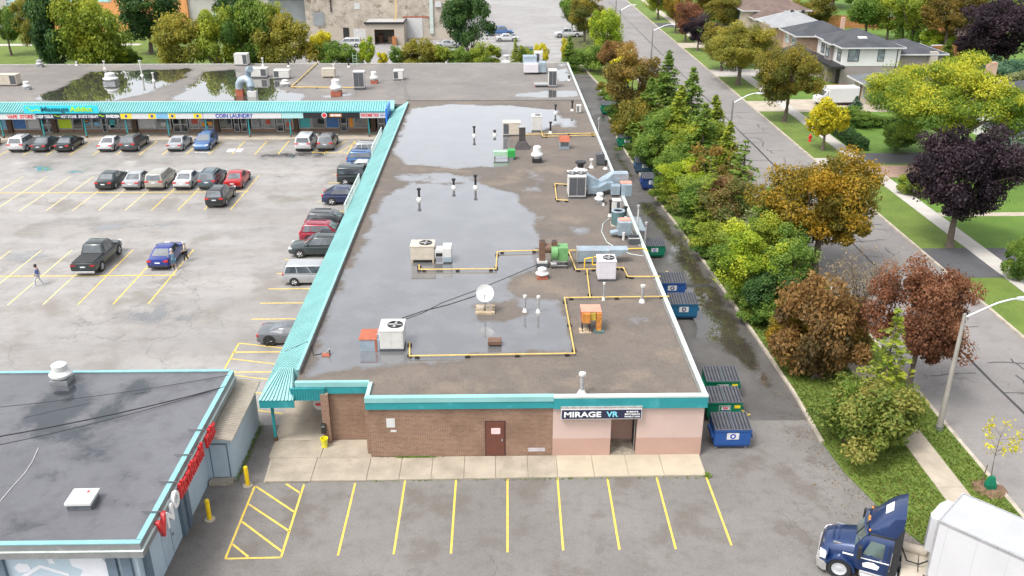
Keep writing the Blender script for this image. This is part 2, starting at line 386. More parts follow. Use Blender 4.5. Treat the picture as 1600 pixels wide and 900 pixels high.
# tar-sealed cracks in the road: one long joint and short branches across the lanes
def wob(p, q, n, amp):
    p = Vector(p); q = Vector(q); d = (q-p).normalized(); k = Vector((-d.y, d.x)); return [p+(q-p)*i/n+k*random.uniform(-amp, amp)*(0 < i < n) for i in range(n+1)]
def ribbon(pts, w, z):
    mb = MB(); m = len(pts); a = []; b = []
    for i, p in enumerate(pts):
        d = (pts[min(i+1, m-1)]-pts[max(i-1, 0)]).normalized(); n = Vector((-d.y, d.x))*w/2*random.uniform(.7, 1.3); a.append((p+n).to_tuple()+(z,)); b.append((p-n).to_tuple()+(z,))
    return mb.loft([a+b[::-1]], cap=False).add(a+b[::-1], [(i, i+1, 2*m-2-i, 2*m-1-i) for i in range(m-1)])
jl = [Vector((30.7+random.uniform(-.05, .05), y)) for y in range(36, 260, 4)]
ribbon(jl, .17, .004).build('crack_seal', MATS['tar'], road)
for k in range(75):
    y = 44+k*1.75+random.uniform(-.8, .8)
    if y > 60 and random.random() < .35: continue
    x0 = random.choice([25.9, 27.2, 30.7, 30.7, 31.6]); ln = random.uniform(1.2, 4.6); x1 = min(35.4, x0+ln)
    ribbon(wob((x0, y), (x1, y+random.uniform(-.5, .5)), 6, .12), .1, .005).build('crack_seal', MATS['tar'], road)
for k in range(22):
    y = 46+k*3.4+random.uniform(-1, 1); x = random.uniform(31, 34)
    ribbon(wob((x, y), (x+random.uniform(-.6, .6), y+random.uniform(1.5, 4)), 5, .15), .09, .006).build('crack_seal', MATS['tar'], road)
# verge between lane and road
vp = [(14.7, 175), (14.6, 158), (15.9, 142), (15.0, 118), (14.7, 108), (15.5, 87), (16.9, 68), (17.7, 52), (17.9, 47), (17.85, 41.6), (18.1, 38.9), (18.8, 35.95), (19.4, 34.0), (19.95, 32.7), (20.9, 31.6), (22.5, 31.2), (25.4, 31.4), (25.4, 175)]
verge = struct(MB().prism(vp, -.1, .1).build('verge', MATS['lawn_grass']))
kerb(verge, [p for p in vp[1:10]][::-1], .2, .16)
def slabs(parent, x0, x1, y0, y1, n, z0, z1, mat, along='y', gap=.02):
    L_ = ((y1-y0) if along == 'y' else (x1-x0))/n
    b = MB().bevbox(x0, x1, 0, L_-gap, z0, z1, .012) if along == 'y' else MB().bevbox(0, L_-gap, y0, y1, z0, z1, .012)
    me = b.mesh('slab', MATS[mat])
    for k in range(n):
        o = place('slab', me, parent, (0, y0+k*L_, random.uniform(-.006, .006)) if along == 'y' else (x0+k*L_, 0, random.uniform(-.006, .006)))
sw = struct(MB().box(22.35, 23.65, 31.4, 170, .0, .1005).build('sidewalk', MATS['kerb_concrete']))
slabs(sw, 22.3, 23.7, 31.4, 61.4, 10, .06, .13, 'concrete')
# right side of the road: verge, sidewalk, lawns, driveways
rv = struct(MB().box(35.92, 39.75, 16, 420, -.1, .1).build('right_verge', MATS['lawn_grass']))
rs = struct(MB().box(39.8, 41.35, 16, 420, -.1, .105).build('sidewalk', MATS['kerb_concrete']))
slabs(rs, 39.78, 41.38, 48, 156, 60, .06, .128, 'pale_concrete')
struct(MB().box(41.4, 260, 16, 420, -.1, .1).build('lawn', MATS['bright_lawn']))
def drive(x0, x1, y0, y1, mat, lab, skew=0):
    o = MB().prism([(x0, y0), (x1, y0+skew), (x1, y1+skew), (x0, y1)], -.1, .118).build('driveway', MATS[mat]); struct(o); return o
M('brown_pavers', (.33, .22, .17), .85, var=.3, scale=1.5, fine=12, world=True)
for x0, x1, y0, y1, mt in ((35.9, 39.77, 64.2, 70.5, 'driveway_asphalt'), (41.4, 52, 64.2, 70.5, 'driveway_asphalt'), (35.9, 39.77, 92.3, 98.5, 'pale_concrete'), (41.4, 50, 91, 95.5, 'brown_pavers'), (41.4, 52, 96.2, 100.5, 'driveway_asphalt'),
                          (35.9, 39.77, 122, 128.5, 'concrete'), (41.4, 55, 121.5, 129.5, 'concrete'), (35.9, 39.77, 147, 153, 'pale_concrete'), (41.4, 54, 147, 153.5, 'pale_concrete'),
                          (35.9, 39.77, 176, 182, 'concrete'), (41.4, 54, 176, 183, 'concrete'), (35.9, 39.77, 204, 211, 'driveway_asphalt'), (41.4, 54, 204, 211, 'driveway_asphalt')):
    drive(x0, x1, y0, y1, mt, '')
MB().box(41.4, 60, 78.6, 79.6, -.1, .119).build('garden_path', MATS['concrete'])['kind'] = 'structure'
# far lot behind the plaza
far = struct(sheet('far_parking_lot', -46, 20, 150, 420, 3, -.03, MATS['far_lot_asphalt'], base=.1))
struct(MB().prism([(-130, 140.2), (-40, 140.2), (-40, 176), (-46, 200), (-130, 205)], -.1, .06).build('school_lawn', MATS['lawn_grass']))
struct(MB().box(-40, 12.2, 140.3, 146, -.1, .05).build('tree_strip', MATS['rough_grass']))
struct(MB().prism([(12.2, 150), (20, 150), (25.3, 176), (25.3, 400), (20, 400), (18.5, 200), (13, 185)], -.11, .08).build('north_verge', MATS['rough_grass']))
for y in (168, 172.5, 177, 181.5, 186, 190.5, 195):
    MB().box(-3.2, 1.8, y, y+.2, .001, .008).build('marking', MATS['line_white'], far); MB().box(10.5, 15, y, y+.2, .001, .008).build('marking', MATS['line_white'], far)

# ---------------------------------------------------------------- painted lines of the lots
def mark(parent, p, q, mat='line_yellow', w=.105, z=.002):
    return strip(MB(), p, q, w, z).build('marking', MATS[mat], parent)
for xt, yt, xb, yb in ((555, 755, 528, 868), (633, 751, 615, 866), (712.5, 750, 704.5, 865), (793, 748, 793, 863), (871, 747, 880, 860), (949, 747, 968, 859), (1026, 746, 1056, 858), (1103, 744, 1143, 852)):
    mark(front, G(xt, yt), G(xb, yb))
hx = [G(352, 873), G(398, 760), G(475, 757), G(439, 871)]
mark(front, hx[0], hx[1]); mark(front, hx[2], hx[3]); mark(front, hx[3], hx[0])
for a_, b_ in (((363, 850), (388, 870)), ((378, 815), (441, 862)), ((389, 788), (452, 830)), ((400, 760), (460, 800)), ((447, 756), (470, 771))): mark(front, G(*a_), G(*b_))
X0 = G(224, 237).x
for k in range(-16, 11):
    x = X0+k*2.66
    if x < -14.5 and k != 7: mark(lot, (x, 101.6), (x, 107.6), 'line_yellow', .11)
for k in range(5): mark(lot, (-21.5+k*1.5, 102.2), (-19.8+k*1.5, 107.6), 'line_yellow', .13)
mark(lot, (-21.5, 102.2), (-14.6, 102.2), 'line_yellow', .13)
mark(lot, (-92, 87.5), (-25.2, 87.5), 'line_yellow', .14, .006)
xe = G(360.5, 327.5).x; sp = (G(318, 328).x-G(64, 334).x)/6
for k in range(24): mark(lot, (xe-k*sp, 81.9), (xe-k*sp, 93.2), 'line_yellow' if k < 4 else 'line_pale', .1)
mark(lot, (-80, 66.0), (-25.6, 66.0), 'line_yellow', .14, .006)
xe = G(229, 478).x; sp = (G(229, 478).x-G(5, 482.5).x)/4
for k in range(14): mark(lot, (xe-k*sp, 60.6), (xe-k*sp, 71.6), 'line_yellow' if k < 3 else 'line_pale', .1)
for yy in (50.2, 52.9, 57.9, 60.6, 63.2, 66.2, 69.2, 72.2, 75.2, 78.5, 81.3, 84.3, 87.4, 90.4, 93.4):
    mark(lot, (-17.6, yy), (-12.6, yy), 'line_yellow', .12)
mark(lot, (-17.5, 46.2), (-17.5, 54.2)); 
for yy in (54.2, 52.0, 50.0, 48.3, 46.4): mark(lot, (-17.5, yy), (-12.6, yy-1.2))
for px_, py_ in ((318, 236), (367, 235)):
    p = G(px_, py_); MB().box(p.x-.85, p.x+.85, p.y-.7, p.y+.7, .001, .006).build('marking', MATS['line_white'], lot, label='white square painted for an accessible stall')
# yellow tick marks on the lane
for a_, b_ in (((1158, 640), (1168, 648)), ((1160, 651), (1172, 647))): mark(front, G(*a_), G(*b_), 'line_yellow', .14)
mark(lane, G(1122, 583), G(1128, 592), 'line_pale', .1); mark(lane, G(1040, 424), G(1044, 424), 'line_pale', .1)

# ================================================================ STRIP MALL (long arm + shop wing)
BRICK('brown_brick', (.18, .085, .05), (.26, .135, .078), (.31, .255, .2))
M('stucco_light', (.5, .375, .33), .85, var=.08, scale=.6, fine=30, world=True, bmp=.08, stain=((.5, .36, .3), .3, .7))
M('stucco_dark', (.42, .27, .215), .85, var=.08, scale=.6, fine=30, world=True, bmp=.08, stain=((.42, .26, .2), .3, .7))
M('teal_paint', (.02, .245, .265), .5, var=.12, scale=.8, world=True, stain=((.1, .42, .45), .35, .9))
M('teal_light', (.225, .45, .44), .5, var=.14, scale=.5, world=True, stain=((.22, .5, .5), .25, .6))
M('teal_pale', (.36, .6, .59), .5, var=.06, scale=.5, world=True)
M('coping_white', (.5, .57, .54), .5, var=.15, scale=.7, world=True, stain=((.3, .33, .3), .4, .9))
M('roof_edge_grey', (.16, .15, .14), .8, world=True)
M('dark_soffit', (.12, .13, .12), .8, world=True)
M('brown_door', (.13, .045, .03), .5, var=.15)
M('steel', (.42, .43, .44), .4, .8, var=.2)
M('white_paint', (.56, .56, .55), .5, var=.08, stain=((.5, .5, .47), .35, 1.2))
M('black_paint', (.02, .02, .022), .5)
M('storefront_wood', (.09, .055, .035), .7, var=.3)
M('alu_frame', (.5, .52, .53), .4, .5, var=.1)
WETTABLE('gravel_roof', (.165, .138, .116), (.125, .108, .095), (.12, .12, .124), grain=85, grain_amt=.75, patch=.13, edge=.95, rough=.85, damp=.1, tint=(.21, .168, .13), wetspec=.8)  # wet colour lifted to stand in for part of the sky's reflection
WETTABLE('wing_roof', (.2, .182, .168), (.165, .15, .14), (.06, .056, .05), grain=70, grain_amt=.4, patch=.1, edge=1.0, rough=.7, damp=.15, tint=(.23, .205, .175), wetspec=.9)
RZ = 3.70
mall = thing('strip_mall', 'long brown brick strip mall with teal mansard canopy and wet gravel roof', 'building', (0, 40.6, 0))
mall_loc = Vector((0, 40.6, 0))
class Off(MB):
    """mesh in world coordinates, stored relative to the mall's base"""
    def build(s, name, mat, parent=None, loc=None, rz=0, smooth=None, kind=None, label=None):
        s.v = [tuple(Vector(p)-mall_loc) for p in s.v]; return MB.build(s, name, mat, parent, loc, rz, smooth, kind, label)
W = Off
XR = 10.85; YF = 40.6; YB = 139.0
W().box(-6.85, 2.86, YF, YF+.3, 0, 3.4).build('wall', MATS['brown_brick'], mall, label='brown brick front wall')
W().box(2.86, 5.95, YF-.02, YF+.28, 1.16, 3.35).build('wall', MATS['stucco_light'], mall); W().box(2.86, 5.95, YF-.023, YF+.277, 0, 1.16).build('wall', MATS['stucco_dark'], mall)
W().box(7.35, XR, YF-.02, YF+.28, 1.16, 3.35).build('wall', MATS['stucco_light'], mall); W().box(7.35, XR, YF-.023, YF+.277, 0, 1.16).build('wall', MATS['stucco_dark'], mall)
W().box(5.95, 7.35, YF-.02, YF+.28, 2.55, 3.35).build('wall', MATS['stucco_light'], mall)
W().box(5.65, 7.65, 42.1, 42.3, 0, 3.3).build('wall', MATS['stucco_dark'], mall, label='back of the doorway recess'); W().box(5.63, 5.93, YF+.28, 42.1, 0, 3.3).build('wall', MATS['stucco_dark'], mall)
W().box(7.37, 7.6, YF+.28, 42.1, 0, 3.3).build('wall', MATS['stucco_dark'], mall)
W().box(7.32, 7.37, 41.0, 41.95, .05, 2.15).build('door', MATS['black_paint'], mall, label='dark door open in the recess'); W().tube([(7.28, 40.9, 0.05), (7.28, 40.9, 2.4)], .03).build('downpipe', MATS['steel'], mall)
M('recess_floor', (.3, .26, .2), .9, var=.4, scale=3, world=True, stain=((.5, .47, .42), .7, 4))
W().box(5.94, 7.36, YF-.02, 42.1, -.1, .1).build('threshold', MATS['recess_floor'], mall)
W().box(XR-.3, XR-.003, YF+.28, YB-.3, 0, 3.4).build('wall', MATS['brown_brick'], mall); W().box(-80, XR, YB-.3, YB, 0, 3.5).build('wall', MATS['brown_brick'], mall)
W().box(-9.4, -6.85, 42.3, 42.6, 0, 3.4).build('wall', MATS['brown_brick'], mall); W().box(-7.1, -6.86, YF+.3, 42.3, 0, 3.4).build('wall', MATS['brown_brick'], mall)
W().box(-9.4, -9.1, 42.6, 112, 0, 3.4).build('wall', MATS['brown_brick'], mall); W().box(-9.62, -9.2, 41.95, 42.4, 0, 3.2).build('pier', MATS['brown_brick'], mall)
# brown steel door in the brick
dr = W().box(-.68, .26, YF-.035, YF+.05, .12, 2.22, .01).build('door', MATS['brown_door'], mall, label='brown steel door with a red and white notice')
W().box(-.76, .34, YF-.02, YF+.06, .1, 2.3).build('door_frame', M('door_frame_brown', (.08, .03, .022), .6), mall)
M('notice_pink', (.8, .55, .55), .6); W().box(-.42, .06, YF-.05, YF-.036, 1.5, 1.86).build('notice', MATS['notice_pink'], mall); W().box(.12, .2, YF-.08, YF-.036, 1.05, 1.2).build('handle', MATS['steel'], mall)
W().box(-5.95, -5.5, YF-.02, YF-.002, 1.95, 2.5).build('notice', MATS['white_paint'], mall, label='white notice board on the brick wall')
W().box(-5.75, -5.45, YF-.02, YF-.002, 1.66, 1.78).build('notice', MATS['white_paint'], mall)
M('graffiti_buff', (.5, .45, .48), .8); W().box(1.55, 2.45, YF-.008, YF-.001, .35, .58).build('notice', MATS['graffiti_buff'], mall)
# fascia and copings
W().box(-6.98, 2.86, YF-.14, YF+.1, 3.12, 3.55).build('fascia', MATS['teal_paint'], mall); W().box(-7.0, 2.86, YF-.17, YF+.16, 3.55, 3.83).build('coping', MATS['teal_light'], mall)
W().box(2.865, XR+.1, YF-.2, YF+.1, 3.1, 3.74).build('fascia', MATS['teal_paint'], mall); W().box(2.865, XR+.11, YF-.205, YF+.12, 3.74, 3.83).build('coping', MATS['coping_white'], mall)
W().box(-6.98, -6.78, YF+.16, 42.16, 3.55, 3.828).build('coping', MATS['teal_pale'], mall); W().box(-6.97, -6.8, YF+.1, 42.16, 3.12, 3.55).build('fascia', MATS['teal_paint'], mall)
W().box(-10.95, -6.98, 42.12, 42.36, 3.55, 3.83).build('coping', MATS['teal_light'], mall); W().box(-9.35, -6.98, 42.14, 42.34, 3.12, 3.55).build('fascia', MATS['teal_paint'], mall)
f_ = W().box(-11.2, -9.35, 42.0, 42.1, 2.8, 3.54)
for k in range(13): f_.box(-11.18+k*.142, -11.12+k*.142, 41.965, 42.0, 2.8, 3.54)
f_.build('fascia', MATS['teal_paint'], mall, label='ribbed teal fascia beside the canopy corner')
W().box(XR-.16, XR+.09, YF+.12, YB, 3.66, 3.83).build('coping', MATS['coping_white'], mall); W().box(XR-.0, XR+.08, YF+.12, YB, 3.3, 3.66).build('fascia', MATS['coping_white'], mall)
W().box(XR-.32, XR-.165, YF+.3, YB, 3.69, 3.76).build('cant_strip', MATS['roof_edge_grey'], mall)
W().box(-80, XR, YB-.12, YB+.1, 3.5, 3.81).build('coping', M('coping_grey', (.4, .4, .37), .6, world=True), mall)
# roof surfaces carry standing water
RW = lambda pts: GP(pts, RZ)
roof = sheet('roof', -10.95, XR-.1, 40.65, 112.8, .3, RZ, MATS['gravel_roof'], wets=[
    RW([(478, 590), (540, 578), (640, 568), (720, 560), (800, 550), (895, 548), (888, 505), (872, 470), (800, 462), (790, 440), (830, 425), (850, 385), (835, 335), (800, 300), (740, 283), (700, 290), (640, 285), (598, 310), (575, 360), (540, 430), (500, 510)]),
    RW([(640, 170), (700, 163), (800, 165), (870, 172), (880, 190), (850, 203), (800, 215), (790, 238), (800, 260), (720, 263), (640, 258), (612, 240)]),
    (RW([(608, 262), (700, 268), (760, 275), (740, 290), (640, 288), (605, 285)]), .62), (RW([(820, 260), (870, 275), (860, 310), (800, 300)]), .5), (RW([(860, 180), (900, 185), (915, 200), (870, 202)]), .7), (RW([(970, 480), (1040, 480), (1040, 510), (980, 515)]), .53),
    (RW([(820, 330), (870, 335), (880, 372), (830, 372)]), .55), (RW([(860, 345), (930, 350), (940, 380), (890, 382)]), .5)],
    holes=[RW([(745, 478), (800, 470), (815, 490), (780, 500), (745, 498)]), RW([(600, 262), (760, 266), (765, 272), (600, 270)])], soft=1.4, base=.1,
    cut=lambda x, y: (x < -6.8) & (y < 42.2))
rf2 = sheet('roof', -10.95, XR-.1, 112.95, YB-.1, .5, RZ+.02, MATS['wing_roof'], wets=[
    RW([(800, 148), (860, 140), (905, 143), (902, 151), (850, 153), (800, 152)]), RW([(860, 112), (885, 108), (890, 125), (875, 128)]), (RW([(870, 97), (884, 97), (888, 105), (868, 106)]), .8)], base=.12)
rf3 = sheet('roof', -80, -10.96, 110.9, YB-.1, .5, RZ+.01, MATS['wing_roof'], wets=[
    RW([(55, 152), (100, 135), (140, 112), (300, 107), (290, 122), (235, 145), (180, 158), (60, 158)]), RW([(270, 155), (300, 130), (320, 112), (370, 108), (380, 120), (450, 125), (440, 140), (480, 148), (470, 158), (260, 158)]),
    (RW([(490, 150), (560, 140), (560, 150), (500, 157)]), .62), (RW([(600, 150), (625, 125), (640, 125), (618, 152)]), .7)], base=.15)
for r_ in (roof, rf2, rf3): r_.parent = mall; r_.location = Vector(r_.location)-mall_loc
# deck under the roof surface, so that it has depth
W().box(-9.4, XR-.1, 42.6, YB-.3, 3.4, RZ-.02).build('roof_deck', MATS['roof_edge_grey'], mall); W().box(-6.8, XR-.1, YF+.05, 42.6, 3.4, RZ-.021).build('roof_deck', MATS['roof_edge_grey'], mall)
W().box(-80, -9.4, 110.9, YB-.3, 3.4, RZ-.019).build('roof_deck', MATS['roof_edge_grey'], mall); W().box(-10.95, -9.38, 42.36, 110.9, 3.42, RZ-.018).build('roof_deck', MATS['roof_edge_grey'], mall)
W().box(-10.95, XR-.1, 112.72, 113.0, RZ, RZ+.09).build('expansion_joint', MATS['roof_edge_grey'], mall)
W().slab4((-11.3, 112.8, RZ+.06), (-11.0, 112.8, RZ+.06), (-14.8, YB-.1, RZ+.06), (-15.1, YB-.1, RZ+.06), .05).build('expansion_joint', MATS['roof_edge_grey'], mall)
# mansard of the long arm
EX = -12.8; EZ = 3.02; RX = -11.05; RG = 3.98
def mans_y(name, y0, y1): return W().prism_axis([(EX, EZ), (RX, RG), (-10.93, RG), (-10.93, 3.5), (-9.4, 3.4), (-9.4, 3.0), (EX+.02, 2.95)], y0, y1, 'y').build(name, MATS['teal_light'], mall)
mans_y('mansard', 43.35, 110.85)
rb = W()
for k in range(int((108.6-43.4)/.26)):
    y = 43.42+k*.26; rb.prism_axis([(EX-.02, EZ), (EX-.03, EZ+.1), (RX-.04, RG+.09), (RX, RG)], y, y+.09, 'y')
rb.build('ribbing', MATS['teal_light'], mall, kind='stuff')
W().box(EX-.06, EX+.1, 41.75, 109.0, 2.62, EZ-.02).build('eave', MATS['teal_pale'], mall); W().box(RX-.06, -10.9, 43.2, 110.85, RG, RG+.05).build('ridge_cap', MATS['teal_light'], mall)
W().box(-10.93, -10.86, 43.2, 110.5, RZ, RG).build('ridge_back', MATS['roof_edge_grey'], mall)
# hipped corner piece
hp = W().add([(EX-.08, 41.72, EZ-.05), (-11.02, 41.72, EZ-.05), (-11.25, 43.45, RG+.02), (-12.0, 43.45, RG+.02), (EX-.08, 43.5, EZ-.05), (-11.02, 43.5, EZ-.05)], [(0, 1, 2, 3), (0, 3, 4), (1, 5, 2), (3, 2, 5, 4), (0, 4, 5, 1)])
for k in range(9):
    u = (k+.5)/9; a_ = Vector((EX-.08+u*(1.86), 41.70, EZ-.03)); b_ = Vector((-12.0+u*.75, 43.43, RG+.04)); hp.slab4(a_-Vector((.03, 0, 0)), a_+Vector((.03, 0, 0)), b_+Vector((.02, 0, 0)), b_-Vector((.02, 0, 0)), .05)
hp.build('hip_corner', MATS['teal_light'], mall, label='hipped teal corner of the canopy')
fb = W().box(EX-.05, -11.0, 41.74, 41.84, 2.5, EZ-.05)
fb.build('eave', MATS['teal_paint'], mall)
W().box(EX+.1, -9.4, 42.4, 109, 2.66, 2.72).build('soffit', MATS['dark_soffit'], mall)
def post(x, y, h, sign=False):
    W().box(x-.07, x+.07, y-.07, y+.07, .32, h).build('post', MATS['teal_paint'], mall); W().box(x-.1, x+.1, y-.1, y+.1, 0, .32).build('post_base', M('rust_brown', (.14, .07, .045), .8, var=.4, scale=6), mall)
post(-12.36, 42.3, 2.7)
for k in range(13): post(-12.36, 47.5+k*4.8, 2.7)
# ------------ shop wing: mansard, sign band, storefront
W().prism_axis([(108.9, 3.3), (110.75, 4.08), (110.9, 4.08), (110.9, 3.5), (112, 3.4), (112, 3.1), (108.92, 3.22)], -80, -12.6, 'x').build('mansard', MATS['teal_light'], mall)
rb = W()
for k in range(int((80-12.9)/.3)):
    x = -79.9+k*.3; rb.prism_axis([(108.88, 3.3), (108.87, 3.36), (110.72, 4.14), (110.76, 4.08)], x, x+.08, 'x')
rb.build('ribbing', MATS['teal_paint'], mall, kind='stuff')  # ribs coloured a darker teal to stand for the shade lines between them
W().box(-80, -12.6, 110.7, 110.95, 4.08, 4.15).build('ridge_cap', MATS['teal_pale'], mall); W().box(-80, -12.6, 108.86, 109.0, 3.16, 3.3).build('eave', MATS['teal_paint'], mall)
W().box(-80, -12.7, 109.0, 109.14, 2.44, 3.16).build('sign_band', MATS['white_paint'], mall)
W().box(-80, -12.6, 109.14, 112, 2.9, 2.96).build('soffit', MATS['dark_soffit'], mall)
for px_ in (10, 73, 138, 202, 266, 325, 391, 455, 577): post(G(px_, 215).x, 109.3, 2.5)
wx = lambda px_: G(px_, 192, 1.2).x
W().box(-80, -9.4, 112, 112.3, 0, .42).build('wall', MATS['brown_brick'], mall); W().box(-80, -9.4, 112, 112.3, 2.55, 3.4).build('wall', MATS['storefront_wood'], mall); W().box(-80, -9.4, 112.45, 112.6, .42, 2.55).build('wall', M('shop_inside', (.05, .048, .045), .8, var=.5, scale=.9, world=True), mall)
for px_ in (-46, 18, 87, 211, 339, 462, 583):
    x = wx(px_); W().box(x-.3, x+.3, 111.72, 112.34, 0, 2.9).build('pier', MATS['storefront_wood'], mall)
GLASS('shop_glass', (.09, .1, .105), .06); GLASS('door_glass', (.02, .025, .03), .06)
for nm, c in (('poster_lime', (.5, .68, .02)), ('poster_blue', (.05, .16, .42)), ('poster_sky', (.18, .42, .62)), ('poster_orange', (.8, .3, .02)), ('poster_teal', (.05, .4, .42)), ('poster_red', (.5, .07, .04)), ('shutter_white', (.52, .52, .52)), ('poster_magenta', (.6, .04, .3))): M(nm, c, .5, var=.12, scale=3)
bays = [(-75, -40, 'g'), (-40, 4, 'g'), (4, 14, 'poster_sky'), (22, 44, 'poster_blue'), (44, 65, 'shutter_white'), (68, 77, 'd'), (77, 86, 'd'), (91, 115, 'poster_lime'), (115, 131, 'k'), (132, 145, 'g'), (145, 160, 'g'), (160, 168, 'd'), (168, 186, 'g'), (186, 208, 'g'),
        (216, 245, 'shutter_white'), (245, 268, 'g'), (270, 282, 'd'), (282, 294, 'd'), (295, 312, 'g'), (312, 335, 'g'), (343, 363, 'k'), (365, 374, 'd'), (376, 386, 'd'), (392, 411, 'g'), (411, 430, 'g'), (431, 443, 'd'), (444, 458, 'g'), (466, 486, 'poster_teal'), (486, 508, 'k'), (508, 530, 'poster_blue'), (531, 542, 'd'), (543, 553, 'poster_orange'), (553, 577, 'g'), (589, 601, 'd'), (603, 612, 'g')]
for p0, p1, k in bays:
    x0, x1 = wx(p0)+.04, wx(p1)-.04; z0 = .08 if k == 'd' else .45; z1 = 2.5; y = 112.02 if k != 'd' else 111.96
    fr = W()
    for b_ in ((x0, x0+.07, z0, z1), (x1-.07, x1, z0, z1), (x0+.07, x1-.07, z0, z0+.09), (x0+.07, x1-.07, z1-.07, z1)): fr.box(b_[0], b_[1], y-.05, y+.05, b_[2], b_[3])
    if k == 'd': fr.box(x0+.07, x1-.07, y-.045, y+.045, 1.0, 1.08)
    wn = W().box(x0+.07, x1-.07, y-.005, y+.005, z0+.09, z1-.07).build('door' if k == 'd' else 'window', MATS['door_glass' if k in 'dk' else 'shop_glass'], mall)
    fo = fr.build('frame', MATS['alu_frame'], wn)
    if k in MATS: W().box(x0+.12, x1-.12, y-.02, y-.006, z0+.14, z1-.5 if 'shutter' not in k else z1-.1).build('poster', MATS[k], wn)
    elif k == 'g' and random.random() < .75:
        for _ in range(random.randint(1, 3)):
            c = random.choice(['poster_sky', 'shutter_white', 'poster_red', 'poster_teal', 'poster_orange', 'shutter_white']); u = random.uniform(x0+.15, max(x0+.2, x1-.9)); z = random.uniform(.6, 1.3)
            W().box(u, min(x1-.1, u+random.uniform(.3, .9)), y-.02, y-.006, z, z+random.uniform(.3, .7)).build('poster', MATS[c], wn)
# walkways
wk = struct(MB().box(-80, -9.4, 108.2, 111.99, -.1, .07).build('walkway', MATS['concrete']))
wk2 = struct(MB().box(-12.55, -9.41, 44.2, 108.19, -.1, .07).build('walkway', MATS['concrete']))
wk3 = struct(MB().prism([(-12.15, 38.5), (10.8, 38.72), (10.8, 40.58), (-6.86, 40.58), (-6.86, 42.29), (-9.6, 42.29), (-9.6, 44.19), (-12.55, 44.19)], -.1, .055).build('front_walkway', MATS['kerb_concrete']))
M('slab_old', (.34, .295, .23), .85, var=.25, scale=.8, fine=18, bmp=.15, world=True, stain=((.22, .18, .13), .5, .6)); M('slab_new', (.4, .345, .26), .85, var=.14, scale=.8, fine=18, bmp=.15, world=True, stain=((.36, .3, .2), .35, .5))
xs = [-12.1, -9.75, -6.88, -5.2, -3.55, -1.85, -.2, 1.5, 3.05, 4.95, 6.75, 8.6, 10.78]
for i, (x0, x1) in enumerate(zip(xs[:-1], xs[1:])):
    y0 = 38.5+.22*(x0+12.15)/22.95
    MB().bevbox(x0+.012, x1-.012, y0, 40.57, .0, .1, .012).build('slab', MATS['slab_new' if i >= 8 else 'slab_old'], wk3)
MB().bevbox(-12.4, -9.62, 40.6, 42.26, 0, .1, .012).build('slab', MATS['slab_old'], wk3); MB().bevbox(-12.5, -9.62, 42.3, 44.18, 0, .1, .012).build('slab', MATS['concrete'], wk3)
MB().bevbox(-9.58, -6.9, 40.6, 42.27, 0, .1, .012).build('slab', MATS['slab_old'], wk3)
# ---------------------------------------------------------------- signs
def sign_panel(name, label, x0, x1, y, z0, z1, mat, group=None):
    t_ = thing(name, label, 'sign', ((x0+x1)/2, y, z0)); MB().box(-(x1-x0)/2, (x1-x0)/2, -.02, .05, 0, z1-z0, .008).build('panel', mat, t_); return t_
FR = (PI/2, 0, 0)
M('sign_navy', (.02, .022, .055), .4, var=.1); M('sign_black', (.015, .015, .018), .4); M('sign_white', (.58, .58, .58), .4, var=.04); M('letter_white', (.8, .8, .8), .5, var=.02); M('letter_cyan', (.2, .62, .75), .5, var=.02)
M('letter_red', (.62, .03, .035), .45, var=.05); M('letter_blue', (.015, .05, .35), .45, var=.05); M('letter_lime', (.42, .72, .02), .45, var=.05); M('sign_cyan', (.03, .55, .68), .4, var=.05); M('sign_yellow', (.8, .58, .03), .4, var=.05); M('letter_teal_dark', (.01, .13, .17), .45)
t_ = thing('shop_sign', 'long navy sign with white border reading MIRAGE VR above the pink doorway', 'sign', (5.25, YF-.02, 2.52))
MB().box(-2.0, 2.25, -.28, 0, 0, .62).build('box', MATS['sign_white'], t_); MB().box(-1.96, 2.21, -.295, -.28, .045, .575).build('face', MATS['sign_navy'], t_)
MB().box(-2.02, 2.27, -.25, .02, .62, .74).build('hood', M('dusty_metal', (.45, .42, .4), .7, .3, var=.35, scale=4), t_)
text('lettering', 'MIRAGE', .44, MATS['letter_white'], t_, (-1.84, -.3, .16), FR, .006, 1.95, .012); text('lettering', 'VR', .44, MATS['letter_cyan'], t_, (.38, -.3, .16), FR, .006, .62, .012)
for i, s_ in enumerate(('EVENTS', 'BIRTHDAYS', 'FAMILY FUN')): text('lettering', s_, .12, MATS['letter_white'], t_, (1.35-(.0 if i else -.08), -.3, .41-i*.145), FR, .004, .8 if i else .62, .004)
SY = 108.98
t_ = sign_panel('shop_sign', 'turquoise sign reading Massage Addict standing on the teal mansard', wx(66), wx(177), 108.72, 3.22, 4.18, MATS['sign_cyan'])
hw = (wx(177)-wx(66))/2
text('lettering', 'Massage', .78, MATS['letter_teal_dark'], t_, (-hw+2.05, -.05, .26), FR, .04, 3.3, .02); text('lettering', 'Addict', .78, MATS['letter_lime'], t_, (-hw+5.5, -.05, .26), FR, .04, 2.7, .02)
lg = ribbon([Vector(p) for p in ((.25, .62), (.45, .75), (.62, .62), (.75, .38), (.95, .3), (1.25, .38), (1.5, .5), (1.75, .42), (1.95, .33))], .1, 0)
lg.v = [(x-hw, -.05, y) for x, y, z in lg.v]; lg.build('emblem', MATS['letter_lime'], t_)
def band(px0, px1, mat, label, items, name='shop_sign'):
    x0, x1 = wx_b(px0), wx_b(px1)
    t2 = sign_panel(name, label, x0, x1, SY-.04, 2.46, 3.15, MATS[mat])
    for body, p0, p1, m2, sz, zz in items: text('lettering', body, sz, MATS[m2], t2, (wx_b(p0)-(x0+x1)/2, -.035, zz), FR, .01, wx_b(p1)-wx_b(p0), .018)
    return t2
